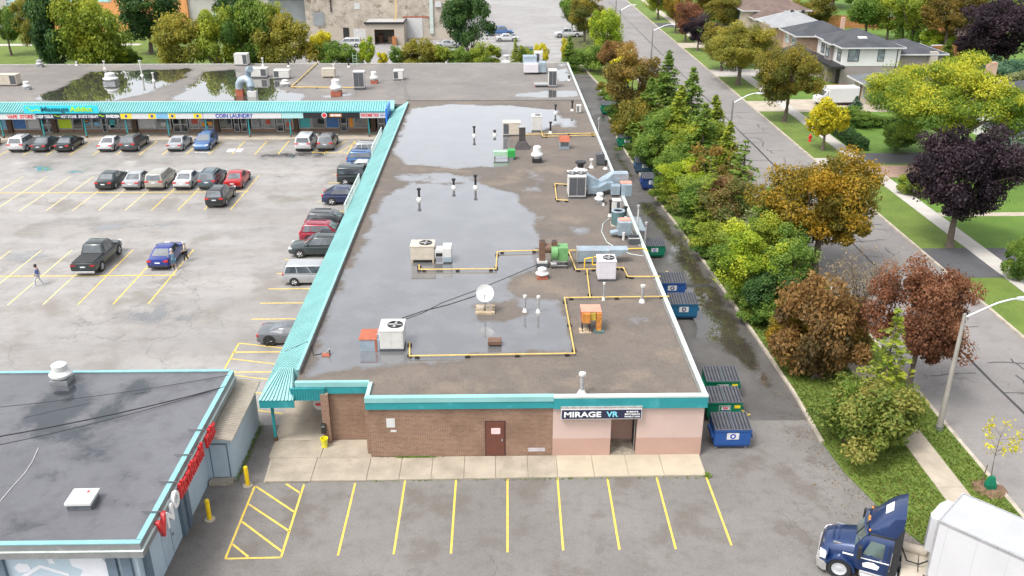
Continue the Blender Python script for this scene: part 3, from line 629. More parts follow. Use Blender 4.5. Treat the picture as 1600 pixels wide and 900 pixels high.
wx_b = lambda px_: G(px_, 180, 2.8).x
band(-45, 60, 'sign_white', 'white band sign reading VAPE STORE in red letters', [('VAPE  STORE', 16, 56, 'letter_red', .55, .14)])
t2 = band(61, 190, 'sign_navy', 'navy band sign reading deep tissue, hot stone, sports therapy and swedish', [('DEEP TISSUE', 62, 87, 'letter_white', .5, .17), ('HOT STONE', 99, 123, 'letter_white', .5, .17), ('SPORTS THERAPY', 126, 157, 'letter_white', .5, .17), ('SWEDISH', 168.5, 189, 'letter_white', .5, .17)])
for p_ in (93, 162):
    q_ = wx_b(p_)-t2.location.x; lg = ribbon([Vector(p) for p in ((-.35, .42), (-.15, .5), (.05, .34), (.35, .4))], .12, 0); lg.v = [(x+q_, -.04, y) for x, y, z in lg.v]; lg.build('emblem', MATS['letter_lime'], t2)
t2 = band(191, 318, 'sign_white', 'white band sign with yellow squares and a blue panel over the grocery windows', [])
for p0, p1, m_ in ((191, 208, 'sign_yellow'), (234, 245, 'sign_yellow'), (246, 264, 'poster_sky'), (266, 276, 'sign_yellow'), (304, 316, 'sign_yellow')):
    a_, b_ = wx_b(p0)-t2.location.x, wx_b(p1)-t2.location.x; MB().box(a_, b_, -.03, -.02, .04, .65).build('coloured_panel', MATS[m_], t2)
    if m_ == 'sign_yellow': MB().lathe([(.17, 0), (.17, .012)], n=10).build('dot', MATS['letter_blue'], t2, ((a_+b_)/2, -.031, .34)).rotation_euler = (PI/2, 0, 0)
band(319, 440, 'sign_white', 'white band sign reading COIN LAUNDRY in blue letters', [('COIN LAUNDRY', 338, 396, 'letter_blue', .66, .12)])
band(440.5, 474, 'teal_pale', 'pale aqua blank band sign beside the black sign', [])
t2 = band(474.5, 562, 'sign_black', 'black band sign with a red oval and an orange plate', [])
MB().lathe([(.34, 0), (.34, .03)], n=16).build('oval', MATS['sign_white'], t2, (wx_b(507)-t2.location.x, -.03, .36)).rotation_euler = (PI/2, 0, 0)
MB().lathe([(.24, 0), (.24, .012)], n=16).build('oval_centre', MATS['letter_red'], t2, (wx_b(507)-t2.location.x, -.06, .36)).rotation_euler = (PI/2, 0, 0)
MB().box(wx_b(515)-t2.location.x, wx_b(534)-t2.location.x, -.035, -.02, .16, .56).build('plate', M('sign_orange', (.55, .2, .05), .5), t2)
text('lettering', 'BE ONE', .3, MATS['letter_white'], t2, (wx_b(517)-t2.location.x, -.045, .26), FR, .006, 1.2, .02)
t2 = band(563, 607, 'sign_white', 'white band sign reading INCOME TAX in red letters', [('INCOME TAX', 564.5, 592, 'letter_red', .5, .18)])
text('lettering', 'SERVICE', .24, MATS['letter_blue'], t2, (wx_b(594)-t2.location.x, -.035, .25), FR, .006, .95)
# blue sign leaning on the inner corner of the canopy
bs = thing('blade_sign', 'blue blade sign hung at the inner corner of the teal canopy', 'sign', (-13.05, 107.2, 2.5))
MB().box(-.1, .1, -1.9, 1.9, 0, 1.9, .02).build('panel', M('sign_bright_blue', (.02, .16, .6), .35, var=.15), bs); MB().box(-.115, -.1, -1.5, 1.5, .5, .7).build('stripe', MATS['poster_sky'], bs)
# lattice sign frames standing along the canopy edge
def lattice(y0, y1, label):
    t3 = thing('sign_frame', label, 'sign frame', (EX-.16, y0, 2.3)); n = max(3, int((y1-y0)/.9)); mt = MATS['coping_white']
    for z in (0, 1.25): MB().box(-.05, .05, 0, y1-y0, z, z+.09).build('rail', mt, t3)
    for k in range(n+1):
        y = (y1-y0)*k/n; MB().box(-.035, .035, y-.035, y+.035, .09, 1.25).build('upright', mt, t3)
        if k < n: MB().bar((0, y+.04, .12), (0, (y1-y0)*(k+1)/n-.04, 1.22), .04).build('brace', mt, t3)
    return t3
lattice(72.5, 81.5, 'pale lattice sign frame along the canopy edge above the red SUV'); lattice(90.5, 99.5, 'pale lattice sign frame along the canopy edge near the wing')
rd = thing('projecting_sign', 'round white sign hung under the canopy corner by the pier', 'sign', (-10.05, 43.6, 1.6)); MB().lathe([(.36, -.04), (.38, 0), (.36, .04)], n=20).build('disc', MATS['sign_white'], rd).rotation_euler = (PI/2, 0, 0); MB().box(-.22, .22, -.05, -.041, -.08, .08).build('lettering', MATS['letter_red'], rd); MB().tube([(0, 0, .36), (0, 0, .8)], .02).build('hanger', MATS['steel'], rd)
yb = thing('bucket', 'yellow plastic bucket standing by the brick pier', 'bucket', (-9.55, 41.62, .1)); MB().lathe([(.15, 0), (.2, .5), (.22, .5), (.22, .55), (.18, .55), (.14, .04)], n=16).build('pail', M('bucket_yellow', (.8, .72, .02), .5), yb, smooth=40); MB().tube([(-.2, 0, .5), (-.16, -.1, .3), (0, -.21, .22), (.16, -.1, .3), (.2, 0, .5)], .012, 5).build('handle', MATS['steel'], yb)
ab = thing('wall_ashtray', 'black ashtray bin fixed to the brick pier', 'bin', (-9.58, 41.78, .8)); MB().box(-.13, .13, 0, .17, 0, .6, .03).build('box', MATS['black_paint'], ab); MB().box(-.1, .1, -.02, .0, .44, .5).build('slot', MATS['steel'], ab)
# ================================================================ CORNER BUILDING (pale blue-grey, dark wet roof)
M('wall_blue_grey', (.43, .53, .6), .75, var=.08, scale=.6, world=True, stain=((.34, .42, .48), .4, .6)); M('pilaster_slate', (.12, .165, .21), .7, var=.15, world=True); M('fascia_grey', (.2, .205, .205), .6, var=.15, world=True, stain=((.3, .3, .29), .4, .7)); M('edge_aqua', (.2, .4, .42), .5, var=.12, world=True)
WETTABLE('membrane_roof', (.105, .104, .114), (.13, .129, .14), (.035, .04, .047), grain=20, grain_amt=.06, patch=.1, edge=1.5, rough=.3, damp=.1, wrough=.08, wetspec=.5, coat=.25)
cb = thing('corner_building', 'low pale blue-grey shop with dark wet membrane roof and aqua edge', 'building', (-15, 29.6, 0)); cbl = Vector((-15, 29.6, 0))
class Ob(MB):
    def build(s, name, mat, parent=None, loc=None, rz=0, smooth=None, kind=None, label=None):
        s.v = [tuple(Vector(p)-cbl) for p in s.v]; return MB.build(s, name, mat, parent, loc, rz, smooth, kind, label)
R2 = 3.82
blob = [(GP(p, R2), a_) for p, a_ in (([(30, 640), (90, 590), (150, 590), (160, 620), (120, 660), (160, 640), (200, 595), (230, 590), (250, 610), (180, 650), (130, 690), (60, 690)], .8), ([(0, 700), (60, 690), (70, 720), (20, 740)], .62), ([(190, 720), (220, 740), (200, 790), (160, 810), (150, 780)], .55), ([(0, 790), (60, 800), (100, 830), (0, 840)], .6), ([(240, 620), (280, 615), (270, 640), (235, 650)], .62), ([(100, 690), (200, 690), (180, 720), (110, 730)], .62))]
r_ = sheet('roof', -36, -14.75, 29.4, 43.35, .3, R2, MATS['membrane_roof'], wets=blob, base=.22, soft=1.0); r_.parent = cb; r_.location = Vector(r_.location)-cbl
Ob().box(-36, -14.8, 29.45, 43.3, 3.5, R2-.02).build('roof_deck', MATS['fascia_grey'], cb)
Ob().box(-36, -14.98, 29.62, 29.9, 0, 3.4).build('wall', MATS['wall_blue_grey'], cb); Ob().box(-15.25, -15, 29.9, 43.0, 0, 3.4).build('wall', MATS['wall_blue_grey'], cb); Ob().box(-36, -15.25, 42.8, 43.05, 0, 3.4).build('wall', MATS['wall_blue_grey'], cb)
for a_ in ((-36, -14.52, 29.18, 29.4), (-14.74, -14.52, 29.4, 43.42), (-36, -14.74, 43.35, 43.55)):
    Ob().box(a_[0], a_[1], a_[2], a_[3], 3.55, 3.86).build('fascia', MATS['fascia_grey'], cb)
    e_ = .012; Ob().box(a_[0]-e_, a_[1]+e_, a_[2]-e_, a_[3]+e_, 3.86, 3.9).build('edge_trim', MATS['edge_aqua'], cb)
Ob().box(-36, -14.44, 29.1, 29.36, 3.22, 3.53).build('fascia', MATS['fascia_grey'], cb); Ob().box(-14.7, -14.44, 29.36, 43.45, 3.22, 3.53).build('fascia', MATS['fascia_grey'], cb)
Ob().box(-36, -14.42, 29.09, 29.37, 3.53, 3.55).build('trim_line', MATS['coping_white'], cb); Ob().box(-14.7, -14.42, 29.37, 43.46, 3.53, 3.552).build('trim_line', MATS['coping_white'], cb)
for y in (30.3, 34.55, 35.25, 43.0): Ob().box(-15.02, -14.82, y-.2, y+.2, 0, 3.22).build('pilaster', MATS['pilaster_slate'], cb)
for x in (-15.4, -16.0, -20.6): Ob().box(x-.2, x+.2, 29.44, 29.64, 0, 3.22).build('pilaster', MATS['pilaster_slate'], cb)
dd = Ob().box(-15.0, -14.97, 32.1, 34.1, .05, 2.3).build('door', M('door_blue_grey', (.4, .49, .56), .6, var=.08, world=True), cb)
Ob().box(-14.972, -14.962, 33.08, 33.12, .05, 2.3).build('door_gap', MATS['pilaster_slate'], dd); Ob().box(-14.97, -14.9, 33.2, 33.25, 1.0, 1.15).build('handle', MATS['steel'], dd)
Ob().box(-15.0, -14.975, 36.3, 36.9, 1.9, 2.6).build('shutter', MATS['pilaster_slate'], cb)
Ob().box(-14.99, -14.9, 36.6, 37.0, 1.95, 2.55).build('grille', MATS['fascia_grey'], cb)
# lean-to shed on its side
Ob().box(-15, -13.62, 38.75, 38.95, 0, 2.7).build('wall', MATS['wall_blue_grey'], cb); Ob().box(-13.85, -13.65, 38.95, 43.9, 0, 2.6).build('wall', MATS['wall_blue_grey'], cb); Ob().box(-15, -13.85, 43.7, 43.9, 0, 2.6).build('wall', MATS['wall_blue_grey'], cb)
d2 = Ob().box(-14.72, -13.9, 38.71, 38.76, .25, 2.2).build('door', MATS['door_blue_grey'], cb); Ob().box(-14.78, -13.84, 38.73, 38.77, .2, 2.27).build('frame', MATS['pilaster_slate'], d2); Ob().box(-14.9, -13.7, 38.3, 38.74, -.05, .2).build('step', MATS['kerb_concrete'], cb)
M('corrugated_cream', (.4, .36, .3), .6, .2, var=.15, scale=1.2, world=True, stain=((.33, .28, .22), .5, 1.5))
cr = Ob().add([(-15.0, 38.35, 2.98), (-13.4, 38.35, 2.72), (-13.4, 44.2, 2.72), (-15.0, 44.2, 2.98), (-15.0, 38.35, 2.9), (-13.4, 38.35, 2.64), (-13.4, 44.2, 2.64), (-15.0, 44.2, 2.9)], [(0, 1, 2, 3), (7, 6, 5, 4), (0, 4, 5, 1), (2, 6, 7, 3), (1, 5, 6, 2), (0, 3, 7, 4)])
for k in range(36):
    y = 38.4+k*.162; cr.add([(-15.0, y, 2.985), (-13.36, y, 2.725), (-13.36, y+.03, 2.82), (-15.0, y+.03, 3.08), (-13.36, y+.07, 2.82), (-15.0, y+.07, 3.08), (-13.36, y+.1, 2.725), (-15.0, y+.1, 2.985)], [(0, 1, 2, 3), (3, 2, 4, 5), (5, 4, 6, 7)])
cr.build('shed_roof', MATS['corrugated_cream'], cb, label='corrugated cream roof of the lean-to')
# white mural on the front wall: a corkscrew line and a bean-shaped patch
M('mural_white', (.66, .68, .72), .8, var=.04, world=True)
def mural(poly): Ob().prism_axis([(x, z) for x, z in poly], 29.6, 29.618, 'y').build('mural', MATS['mural_white'], cb)
mural([(-17.75, 2.75), (-17.4, 3.05), (-16.9, 3.1), (-16.45, 2.9), (-16.2, 2.4), (-16.2, 1.4), (-17.0, 1.2), (-17.55, 1.7), (-17.3, 2.2), (-17.7, 2.4)])
mural([(-18.7, 2.9), (-18.45, 2.9), (-18.35, 2.55), (-18.6, 2.55)]); mural([(-20.1, 2.35), (-19.85, 2.6), (-19.5, 2.55), (-19.4, 2.3), (-19.6, 2.1), (-19.95, 2.1)]); mural([(-19.5, 2.2), (-19.0, 2.5), (-17.9, 2.0), (-17.9, 1.85), (-19.0, 2.32), (-19.7, 1.85), (-19.9, 1.9)])
# channel letters on the fascia: V in red, N and O in white, then a row of small red letters
sg = thing('channel_letter_sign', 'red V, white N and O, then small red channel letters along the fascia', 'sign', (-14.42, 31.0, 3.3))
VR = (PI/2, 0, PI/2)
text('letter', 'V', 1.35, MATS['letter_red'], sg, (.05, -.35, -.55), VR, .09, .85, .04); text('letter', 'N', 1.1, MATS['letter_white'], sg, (.05, .55, -.6), VR, .06, .8, .04); text('letter', 'O', 1.05, MATS['letter_white'], sg, (.05, 1.45, -.35), VR, .08, .72, .04)
for k in range(11):
    if k == 7: continue
    y = 2.4+k*.5; b_ = MB()
    if k % 3 == 0: b_.box(0, .16, 0, .12, 0, .62).box(0, .16, .26, .38, 0, .62).box(0, .16, .12, .26, .26, .38)
    elif k % 3 == 1: b_.box(0, .16, 0, .12, 0, .5).box(0, .16, .12, .38, .38, .5).box(0, .16, .12, .38, 0, .12).box(0, .16, .12, .3, .2, .3)
    else: b_.box(0, .16, 0, .12, 0, .5).box(0, .16, .26, .38, 0, .5).box(0, .16, .12, .26, .38, .5)
    b_.v = [(x*.8, yy*1.05, z*1.25) for x, yy, z in b_.v]; b_.build('letter', MATS['letter_red'], sg, (0, y, -.42))
for y in (.1, 2.2, 4.3, 6.4): MB().bar((-.7, y, .66), (.15, y, .66), .05).build('bracket', MATS['black_paint'], sg)
# roof ventilator and hatch on the corner building
def mushroom(label, p, r, h, mat, grp=None, base=None):
    t_ = thing('roof_ventilator', label, 'roof vent', p, 0, grp)
    MB().box(-r*.85, r*.85, -r*.85, r*.85, 0, h*.25, .01).build('curb', base or MATS['steel'], t_)
    MB().lathe([(r*.6, h*.25), (r*.6, h*.42), (r*1.05, h*.4), (r*1.08, h*.5), (r*.8, h*.62), (r*.72, h*.66), (r*.72, h*.93), (r*.5, h), (.01, h*1.02)], n=20).build('hood', mat, t_, smooth=40)
    return t_
mushroom('large white mushroom exhaust fan on the dark wet roof', G(98, 597, R2), .55, 1.15, MATS['white_paint'])
q = G(130, 789, R2); hx_ = thing('roof_hatch', 'white square roof hatch with a rusty mark standing in a puddle', 'roof hatch', q, .02)
MB().box(-.5, .5, -.4, .55, 0, .28, .01).build('curb', M('hatch_curb', (.12, .13, .14), .6), hx_); MB().box(-.56, .56, -.46, .62, .28, .42, .02).build('lid', MATS['white_paint'], hx_); MB().box(.1, .22, .3, .45, .42, .426).build('rust_mark', MATS['letter_red'], hx_)
MB().lathe([(.2, .421), (.2, .43)], -.15, .15, n=14).build('dent_ring', M('dust_grey', (.5, .5, .5), .7), hx_)
for (a_, b_), lb in (((( 0, 830), (0, 0)), ''),): pass
# overhead service cables that sag across the corner building's roof
def cable(label, pts, r=.025, name='cable', mat=None):
    o = MB().tube(pts, r, 6).build(name, mat or MATS['black_paint']); tag(o, label, 'cable'); return o
def sag(p, q, s, n=14): p = Vector(p); q = Vector(q); return [p+(q-p)*i/n-Vector((0, 0, s*4*(i/n)*(1-i/n))) for i in range(n+1)]
cable('thick black service cable drooping over the dark roof to its corner', sag(G(345, 606, 3.9), (-30, 31.0, 6.4), .5), .03)
cable('thin black wire drooping beside the thick cable over the dark roof', sag(G(352, 604, 3.9), (-30, 30.2, 6.1), .55), .018)
cable('upper thin wire over the dark roof from the aqua edge', sag(G(358, 586, 3.9), (-31, 37.0, 5.0), .35), .015)
cable('white cord lying across the dark roof', [G(0, 783, R2+.02), G(20, 760, R2+.02), G(38, 740, R2+.02), G(50, 722, R2+.02), G(60, 700, R2+.02)], .018, mat=MATS['white_paint'])
# bollards
M('safety_yellow', (.82, .55, .01), .45, var=.08, stain=((.4, .25, .03), .4, 5))
for (px_, py_), lb in (((387.5, 759), 'yellow steel bollard in front of the lean-to door'), ((328, 812), 'yellow steel bollard beside the slate pilasters')):
    t_ = thing('bollard', lb, 'bollard', G(px_, py_), 0, 'yellow bollards beside the corner building'); MB().lathe([(.11, 0), (.11, 1.12), (.09, 1.18), (.01, 1.21)], n=16).build('post', MATS['safety_yellow'], t_, smooth=40); MB().lathe([(.26, 0), (.26, .05), (.2, .07)], n=14).build('footing', MATS['kerb_concrete'], t_)
# weeds along the walls come with the plants below

# ================================================================ ROOF PLANT
M('hvac_white', (.55, .54, .515), .5, var=.1, stain=((.45, .41, .35), .4, 2)); M('hvac_tan', (.5, .44, .36), .55, var=.12, stain=((.33, .27, .2), .4, 2)); M('hvac_lilac', (.58, .55, .58), .5, var=.08, stain=((.45, .4, .4), .35, 2)); M('coil_dark', (.1, .105, .115), .6, .3, var=.3, scale=9); M('duct_galv', (.36, .44, .5), .42, .45, var=.22, scale=1.6, stain=((.28, .3, .3), .5, 2.5)); M('rust_red', (.38, .11, .06), .8, var=.3, scale=3, stain=((.2, .06, .03), .6, 3)); M('rust_orange', (.52, .2, .04), .8, var=.4, scale=5, stain=((.55, .35, .05), .7, 4)); M('fan_black', (.02, .02, .022), .5); M('blower_green', (.13, .3, .11), .5, var=.15, stain=((.1, .18, .08), .4, 2)); M('brown_pipe', (.15, .085, .055), .6, var=.3, scale=3); M('pipe_yellow', (.62, .43, .13), .55, var=.2, scale=3, stain=((.4, .28, .12), .5, 4)); M('pipe_bright', (.75, .48, .03), .5, var=.1); M('pipe_grey', (.38, .38, .38), .5, .3, var=.2); M('dark_green_metal', (.07, .13, .13), .5, var=.2); M('wood_sleeper', (.2, .14, .09), .9, var=.4, scale=5); M('timber_tan', (.42, .33, .22), .85, var=.35, scale=4)
def rtu(label, px0, px1, py, dep, h, mat='hvac_white', fans=1, coil=None, curb=.18, name='rooftop_unit', z=RZ, grp='rooftop air conditioners', legs=False):
    """packaged rooftop unit: the front edge of its foot spans px0..px1 at py"""
    a_, b_ = G(px0, py, z), G(px1, py, z); w_ = b_.x-a_.x
    t_ = thing(name, label, 'air conditioner', ((a_.x+b_.x)/2, a_.y, z), 0, grp); hw = w_/2
    if legs:
        for x in (-hw+.1, hw-.1):
            for y in (.1, dep-.1): MB().box(x-.06, x+.06, y-.1, y+.1, 0, curb).build('leg', MATS['timber_tan'], t_)
    else: MB().box(-hw+.04, hw-.04, .04, dep-.04, 0, curb).build('curb', MATS['coil_dark'], t_)
    MB().box(-hw, hw, 0, dep, curb, curb+h, .015).build('cabinet', MATS[mat], t_)
    MB().box(-hw-.03, hw+.03, -.03, dep+.03, curb+h, curb+h+.05, .01).build('top_panel', MATS[mat], t_)
    n = 2 if w_ < 1.7 else 3
    for k in range(n):
        x0 = -hw+.05+k*(w_-.1)/n; x1 = x0+(w_-.1)/n-.03
        if coil == 'front' or (coil == 'left' and k == 0) or (coil == 'right' and k == n-1): MB().box(x0, x1, -.02, -.001, curb+.12, curb+h-.08).build('coil_grille', MATS['coil_dark'], t_)
        else: MB().box(x0, x1, -.012, -.001, curb+.06, curb+h-.05).build('access_panel', MATS[mat], t_)
    if fans:
        r = min(dep*.33, w_*.3, .42)
        for k in range(fans):
            x = (-hw+w_*(k+.5)/fans) if fans > 1 else hw*(.25 if w_ < 1.8 else -.5); zt = curb+h+.05
            MB().lathe([(r*1.1, zt-.01), (r*1.1, zt+.05), (r, zt+.06), (r, zt+.015), (.01, zt+.015)], x, dep*.5, n=20).build('fan_ring', MATS['fan_black'], t_)
            bl = MB()
            for q_ in range(4):
                an = q_*PI/2; c_, s_ = math.cos(an), math.sin(an); bl.slab4((x+c_*.05-s_*.06, dep*.5+s_*.05+c_*.06, zt+.03), (x+c_*r*.95-s_*.02, dep*.5+s_*r*.95+c_*.02, zt+.03), (x+c_*r*.95+s_*.12, dep*.5+s_*r*.95-c_*.12, zt+.045), (x+c_*.05+s_*.08, dep*.5+s_*.05-c_*.08, zt+.045), .008)
            bl.build('fan_blades', MATS['pipe_grey'], t_)
    return t_
def vent_pipe(label, px_, py_, ytop, mat='pipe_grey', r=.07, cap=True, z=RZ, name='vent_pipe'):
    p = G(px_, py_, z); h = max(.4, height_at(p, ytop)); t_ = thing(name, label, 'vent pipe', p, 0, 'vent pipes on the roof')
    MB().lathe([(r*2.4, 0), (r*1.3, .22), (r*1.05, .24)], n=10).build('flashing', MATS['hvac_white'], t_, smooth=40); MB().cyl(0, 0, .1, h-.1, r, n=10).build('pipe', MATS[mat], t_, smooth=40)
    if cap: MB().lathe([(r, h-.18), (r*1.7, h-.16), (r*1.7, h-.02), (r*.8, h)], n=10).build('cap', MATS['hvac_white' if mat == 'pipe_grey' else mat], t_, smooth=40)
    return t_
def gas(label, px_, zs=None, mat='pipe_yellow', r=.045, z=RZ, supports=True):
    pts = [G(x, y, z+.16) for x, y in px_]; t_ = thing('gas_pipe', label, 'pipe', (pts[0].x, pts[0].y, z), 0, 'gas pipes on the roof'); o = Vector((pts[0].x, pts[0].y, z))
    for a_, b_ in zip(pts[:-1], pts[1:]):
        d_ = (b_-a_).normalized()*r*.6; MB().tube([a_-o-d_, b_-o+d_], r, 8).build('pipe', MATS[mat], t_, smooth=40)
        n = max(1, int((b_-a_).length/2.6))
        if supports:
            for k in range(n+1):
                c_ = a_+(b_-a_)*((k+.15)/(n+.3))-o; MB().box(c_.x-.13, c_.x+.13, c_.y-.1, c_.y+.1, 0, .125).build('support', MATS['fan_black'], t_)
    return t_
M('supp', (.03, .03, .03), .8)
# ---- near end of the roof
t_ = rtu('white rooftop unit joined to a rust-topped box in the near puddle', 594, 631, 550, 1.55, 1.12, 'hvac_white', 1, None)
p = G(578, 550, RZ); b_ = thing('duct_box', 'rust-topped galvanised box joined to the white unit in the near puddle', 'duct', (p.x, p.y, RZ)); MB().box(-.58, .55, .1, 1.4, 0, .72, .01).build('box', MATS['duct_galv'], b_); MB().box(-.62, .42, .06, 1.44, .72, .77, .01).build('lid', MATS['rust_red'], b_); MB().box(.42, .6, .3, 1.2, .1, .95, .01).build('collar', MATS['duct_galv'], b_); MB().box(.3, .42, .07, .1, .0, .7).build('rust_strip', MATS['rust_red'], b_)
p = G(758, 490, RZ); ds = thing('satellite_dish', 'white satellite dish on timber sleepers standing in the puddle', 'satellite dish', (p.x, p.y, RZ))
for y in (-.15, .3, .75): MB().box(-.6, .6, y, y+.28, 0, .14).build('sleeper', MATS['timber_tan'], ds)
for x in (-.5, .05): MB().box(x, x+.42, .1, .5, .14, .32).build('ballast_block', MATS['concrete'], ds)
MB().tube([(0, .35, .14), (0, .35, 1.25)], .04).build('mast', MATS['pipe_grey'], ds)
dm = [(.02, .0)]+[(.56*k/6, .16*(k/6)**2) for k in range(1, 7)]
do = MB().lathe(dm+[(r-.0, z-.02) for r, z in dm[::-1]], n=24, cap=False).build('dish', MATS['white_paint'], ds, (0, .25, 1.28), smooth=50); do.rotation_euler = (math.radians(62), 0, 0)
MB().tube([(0, .2, .85), (0, -.35, 1.15), (0, -.42, 1.4)], .022).build('feed_arm', MATS['fan_black'], ds); MB().box(-.05, .05, -.48, -.38, 1.36, 1.5, .01).build('feed_horn', MATS['pipe_grey'], ds)
p = G(773, 542, RZ); o = thing('box_vent', 'small brown box vent beside the gas pipe', 'roof vent', (p.x, p.y, RZ)); MB().box(-.4, .4, 0, .55, .1, .36, .03).build('hood', MATS['brown_pipe'], o); MB().box(-.33, .33, .06, .48, 0, .1).build('curb', MATS['fan_black'], o)
p = G(510, 556, RZ); o = thing('scrap_bracket', 'small rusty bracket lying near the canopy', 'scrap metal', (p.x, p.y, RZ)); MB().box(-.25, .2, -.1, .25, 0, .07).build('plate', MATS['rust_red'], o); MB().bar((-.1, .2, .05), (.25, .1, .42), .05).build('arm', MATS['pipe_grey'], o); MB().bar((.2, 0, .05), (.15, .3, .3), .05).build('arm', MATS['fan_black'], o)
gas('long yellow gas pipe looping round the near puddle', [(640, 534), (640, 556), (898, 552), (882, 465), (1045, 463)]); gas('short yellow gas pipe joining the white unit to the loop', [(917, 421), (922, 464)])
for a_ in ((841, 488, 462, 'short grey vent pipe standing in the puddle edge'), (820, 487, 461, 'white-capped vent pipe beside the short grey one in the puddle')): vent_pipe(a_[3], a_[0], a_[1], a_[2], 'pipe_grey')
vent_pipe('grey vent pipe near the front coping', 909, 615, 582, 'pipe_grey', .11); vent_pipe('tall thin vent pipe by the gas loop', 943, 469, 441, 'pipe_grey', .05); vent_pipe('tall white vent pipe near the right coping', 1003, 472, 445, 'pipe_grey', .09)
# rusty twin burner on stands
p = G(925, 520, RZ); o = thing('rusty_exhaust_unit', 'rust-orange exhaust unit with pink faded top on two stands', 'roof exhaust', (p.x, p.y, RZ)); bx = lambda *a: MB().box(*a)
bx(-.62, .5, .55, 1.2, .55, 1.25, .02).build('hood', MATS['rust_red'], o); bx(-.66, .56, .2, 1.25, 1.25, 1.31, .01).build('top', M('faded_rust', (.6, .26, .19), .8, var=.2, scale=2), o); bx(-.6, -.12, .0, .5, .62, 1.24, .01).build('door_panel', MATS['rust_orange'], o)
bx(-.1, .22, .15, .54, .75, 1.22, .01).build('motor_box', M('burner_yellow', (.5, .36, .05), .7, var=.35, scale=6), o); bx(.26, .56, .05, .5, .1, 1.24, .01).build('side_panel', MATS['rust_orange'], o)
for x in (-.6, -.16):
    for y in (.03, .45): bx(x, x+.05, y, y+.05, .04, .62).build('leg', MATS['fan_black'], o)
bx(-.75, -.05, -.1, .62, 0, .045).build('base_board', MATS['timber_tan'], o); bx(.12, .72, -.1, .5, 0, .1).build('base_block', MATS['dark_green_metal'], o)
# ---- middle
t_ = rtu('tan rooftop unit on wooden blocks with a yellow gas pipe', 642, 679, 411, 1.3, 1.0, 'hvac_tan', 1, None, .22, legs=True); p = G(692, 412, RZ)
o = thing('intake_hood', 'white intake hood and duct beside the tan unit', 'duct', (p.x, p.y, RZ)); bx(-.56, .0, .15, 1.0, .42, .98, .02).build('duct', MATS['hvac_white'], o); bx(0, .62, 0, 1.15, .1, 1.15, .02).build('hood', MATS['hvac_white'], o); bx(-.5, -.02, .13, .149, .5, .75).build('slot', MATS['fan_black'], o); bx(.03, .59, -.02, -.001, .12, .5).build('lower_panel', MATS['duct_galv'], o)
gas('yellow gas pipe running from the tan unit to the green blower', [(655, 414), (655, 421), (775, 420), (777, 393), (842, 391)]); gas('yellow gas pipe from the green blower to the long duct', [(886, 391), (902, 391)], supports=False); gas('bright yellow gas pipe over the long duct to the right coping', [(947, 390), (1005, 388), (1012, 392)], mat='pipe_bright', supports=False)
gas('yellow gas pipe stepping down beside the lilac unit', [(889, 393), (900, 421), (931, 420)]); gas('yellow gas pipe from the lilac unit to the right coping', [(962, 418), (974, 418), (981, 432), (1031, 432)])
p = G(847, 418, RZ); o = thing('brown_stack', 'brown square exhaust stack with a round cross duct', 'roof exhaust', (p.x, p.y, RZ)); bx(-.4, .4, -.15, .55, 0, .35, .01).build('curb', MATS['coil_dark'], o); bx(-.36, .36, -.1, .5, .35, .5).build('collar', MATS['hvac_white'], o); bx(-.22, .22, .0, .42, .5, 1.95, .01).build('stack', MATS['brown_pipe'], o); bx(-.16, .16, .06, .36, 1.94, 1.96).build('opening', MATS['fan_black'], o)
q = MB().lathe([(.33, 0), (.33, .8)], n=16).build('cross_duct', MATS['brown_pipe'], o, (.2, .25, 1.35), smooth=40); q.rotation_euler = (0, PI/2, 0)
p = G(875, 420, RZ); o = thing('green_blower', 'green scroll blower with a dark outlet on a steel frame', 'blower', (p.x, p.y, RZ)); q = MB().lathe([(.55, 0), (.55, .45)], n=20).build('scroll', MATS['blower_green'], o, (-.62, .4, 1.1), smooth=40); q.rotation_euler = (0, PI/2, 0)
bx(-.16, .55, 0, .95, .55, 1.55, .02).build('motor_box', MATS['blower_green'], o); bx(-.6, -.2, .2, .62, 1.6, 1.95).build('outlet', MATS['brown_pipe'], o); bx(-.55, -.25, .24, .58, 1.94, 1.955).build('opening', MATS['fan_black'], o)
for x in (-.6, .45):
    for y in (0, .75): bx(x, x+.07, y, y+.07, 0, .6).build('leg', MATS['fan_black'], o)
for z in (.2, .5): bx(-.6, .52, -.01, .05, z, z+.06).build('rail', MATS['pipe_grey'], o)
q = MB().lathe([(.16, -.2), (.16, .2)], n=12).build('motor', MATS['pipe_grey'], o, (-.45, .1, .35)); q.rotation_euler = (0, PI/2, 0)
mushroom('white mushroom vent below the brown stack', G(847, 434, RZ), .42, .75, MATS['white_paint'], None, MATS['rust_red'])
p = G(935, 412, RZ); o = thing('long_duct', 'long grey-blue galvanised duct in three lengths with tapered end', 'duct', (p.x-1.5, p.y, RZ))
for k in range(2): bx(k*1.15, k*1.15+1.13, 0, .95, .12, 1.0, .015).build('section', MATS['duct_galv'], o)
MB().prism_axis([(2.3, .3), (2.3, 1.0), (3.6, 1.0), (3.35, .75), (2.95, .55)], .05, .9, 'y').build('taper', MATS['duct_galv'], o); 
for k in (0, 1.15, 2.25): bx(k-.02, k+.05, -.02, .97, .1, 1.02).build('flange', MATS['pipe_grey'], o)
bx(.1, 2.1, .1, .85, 0, .12).build('base', MATS['fan_black'], o)
rtu('pale lilac rooftop unit with fan beside the long duct', 934, 962, 440, 1.35, 1.25, 'hvac_lilac', 1, None, .16)
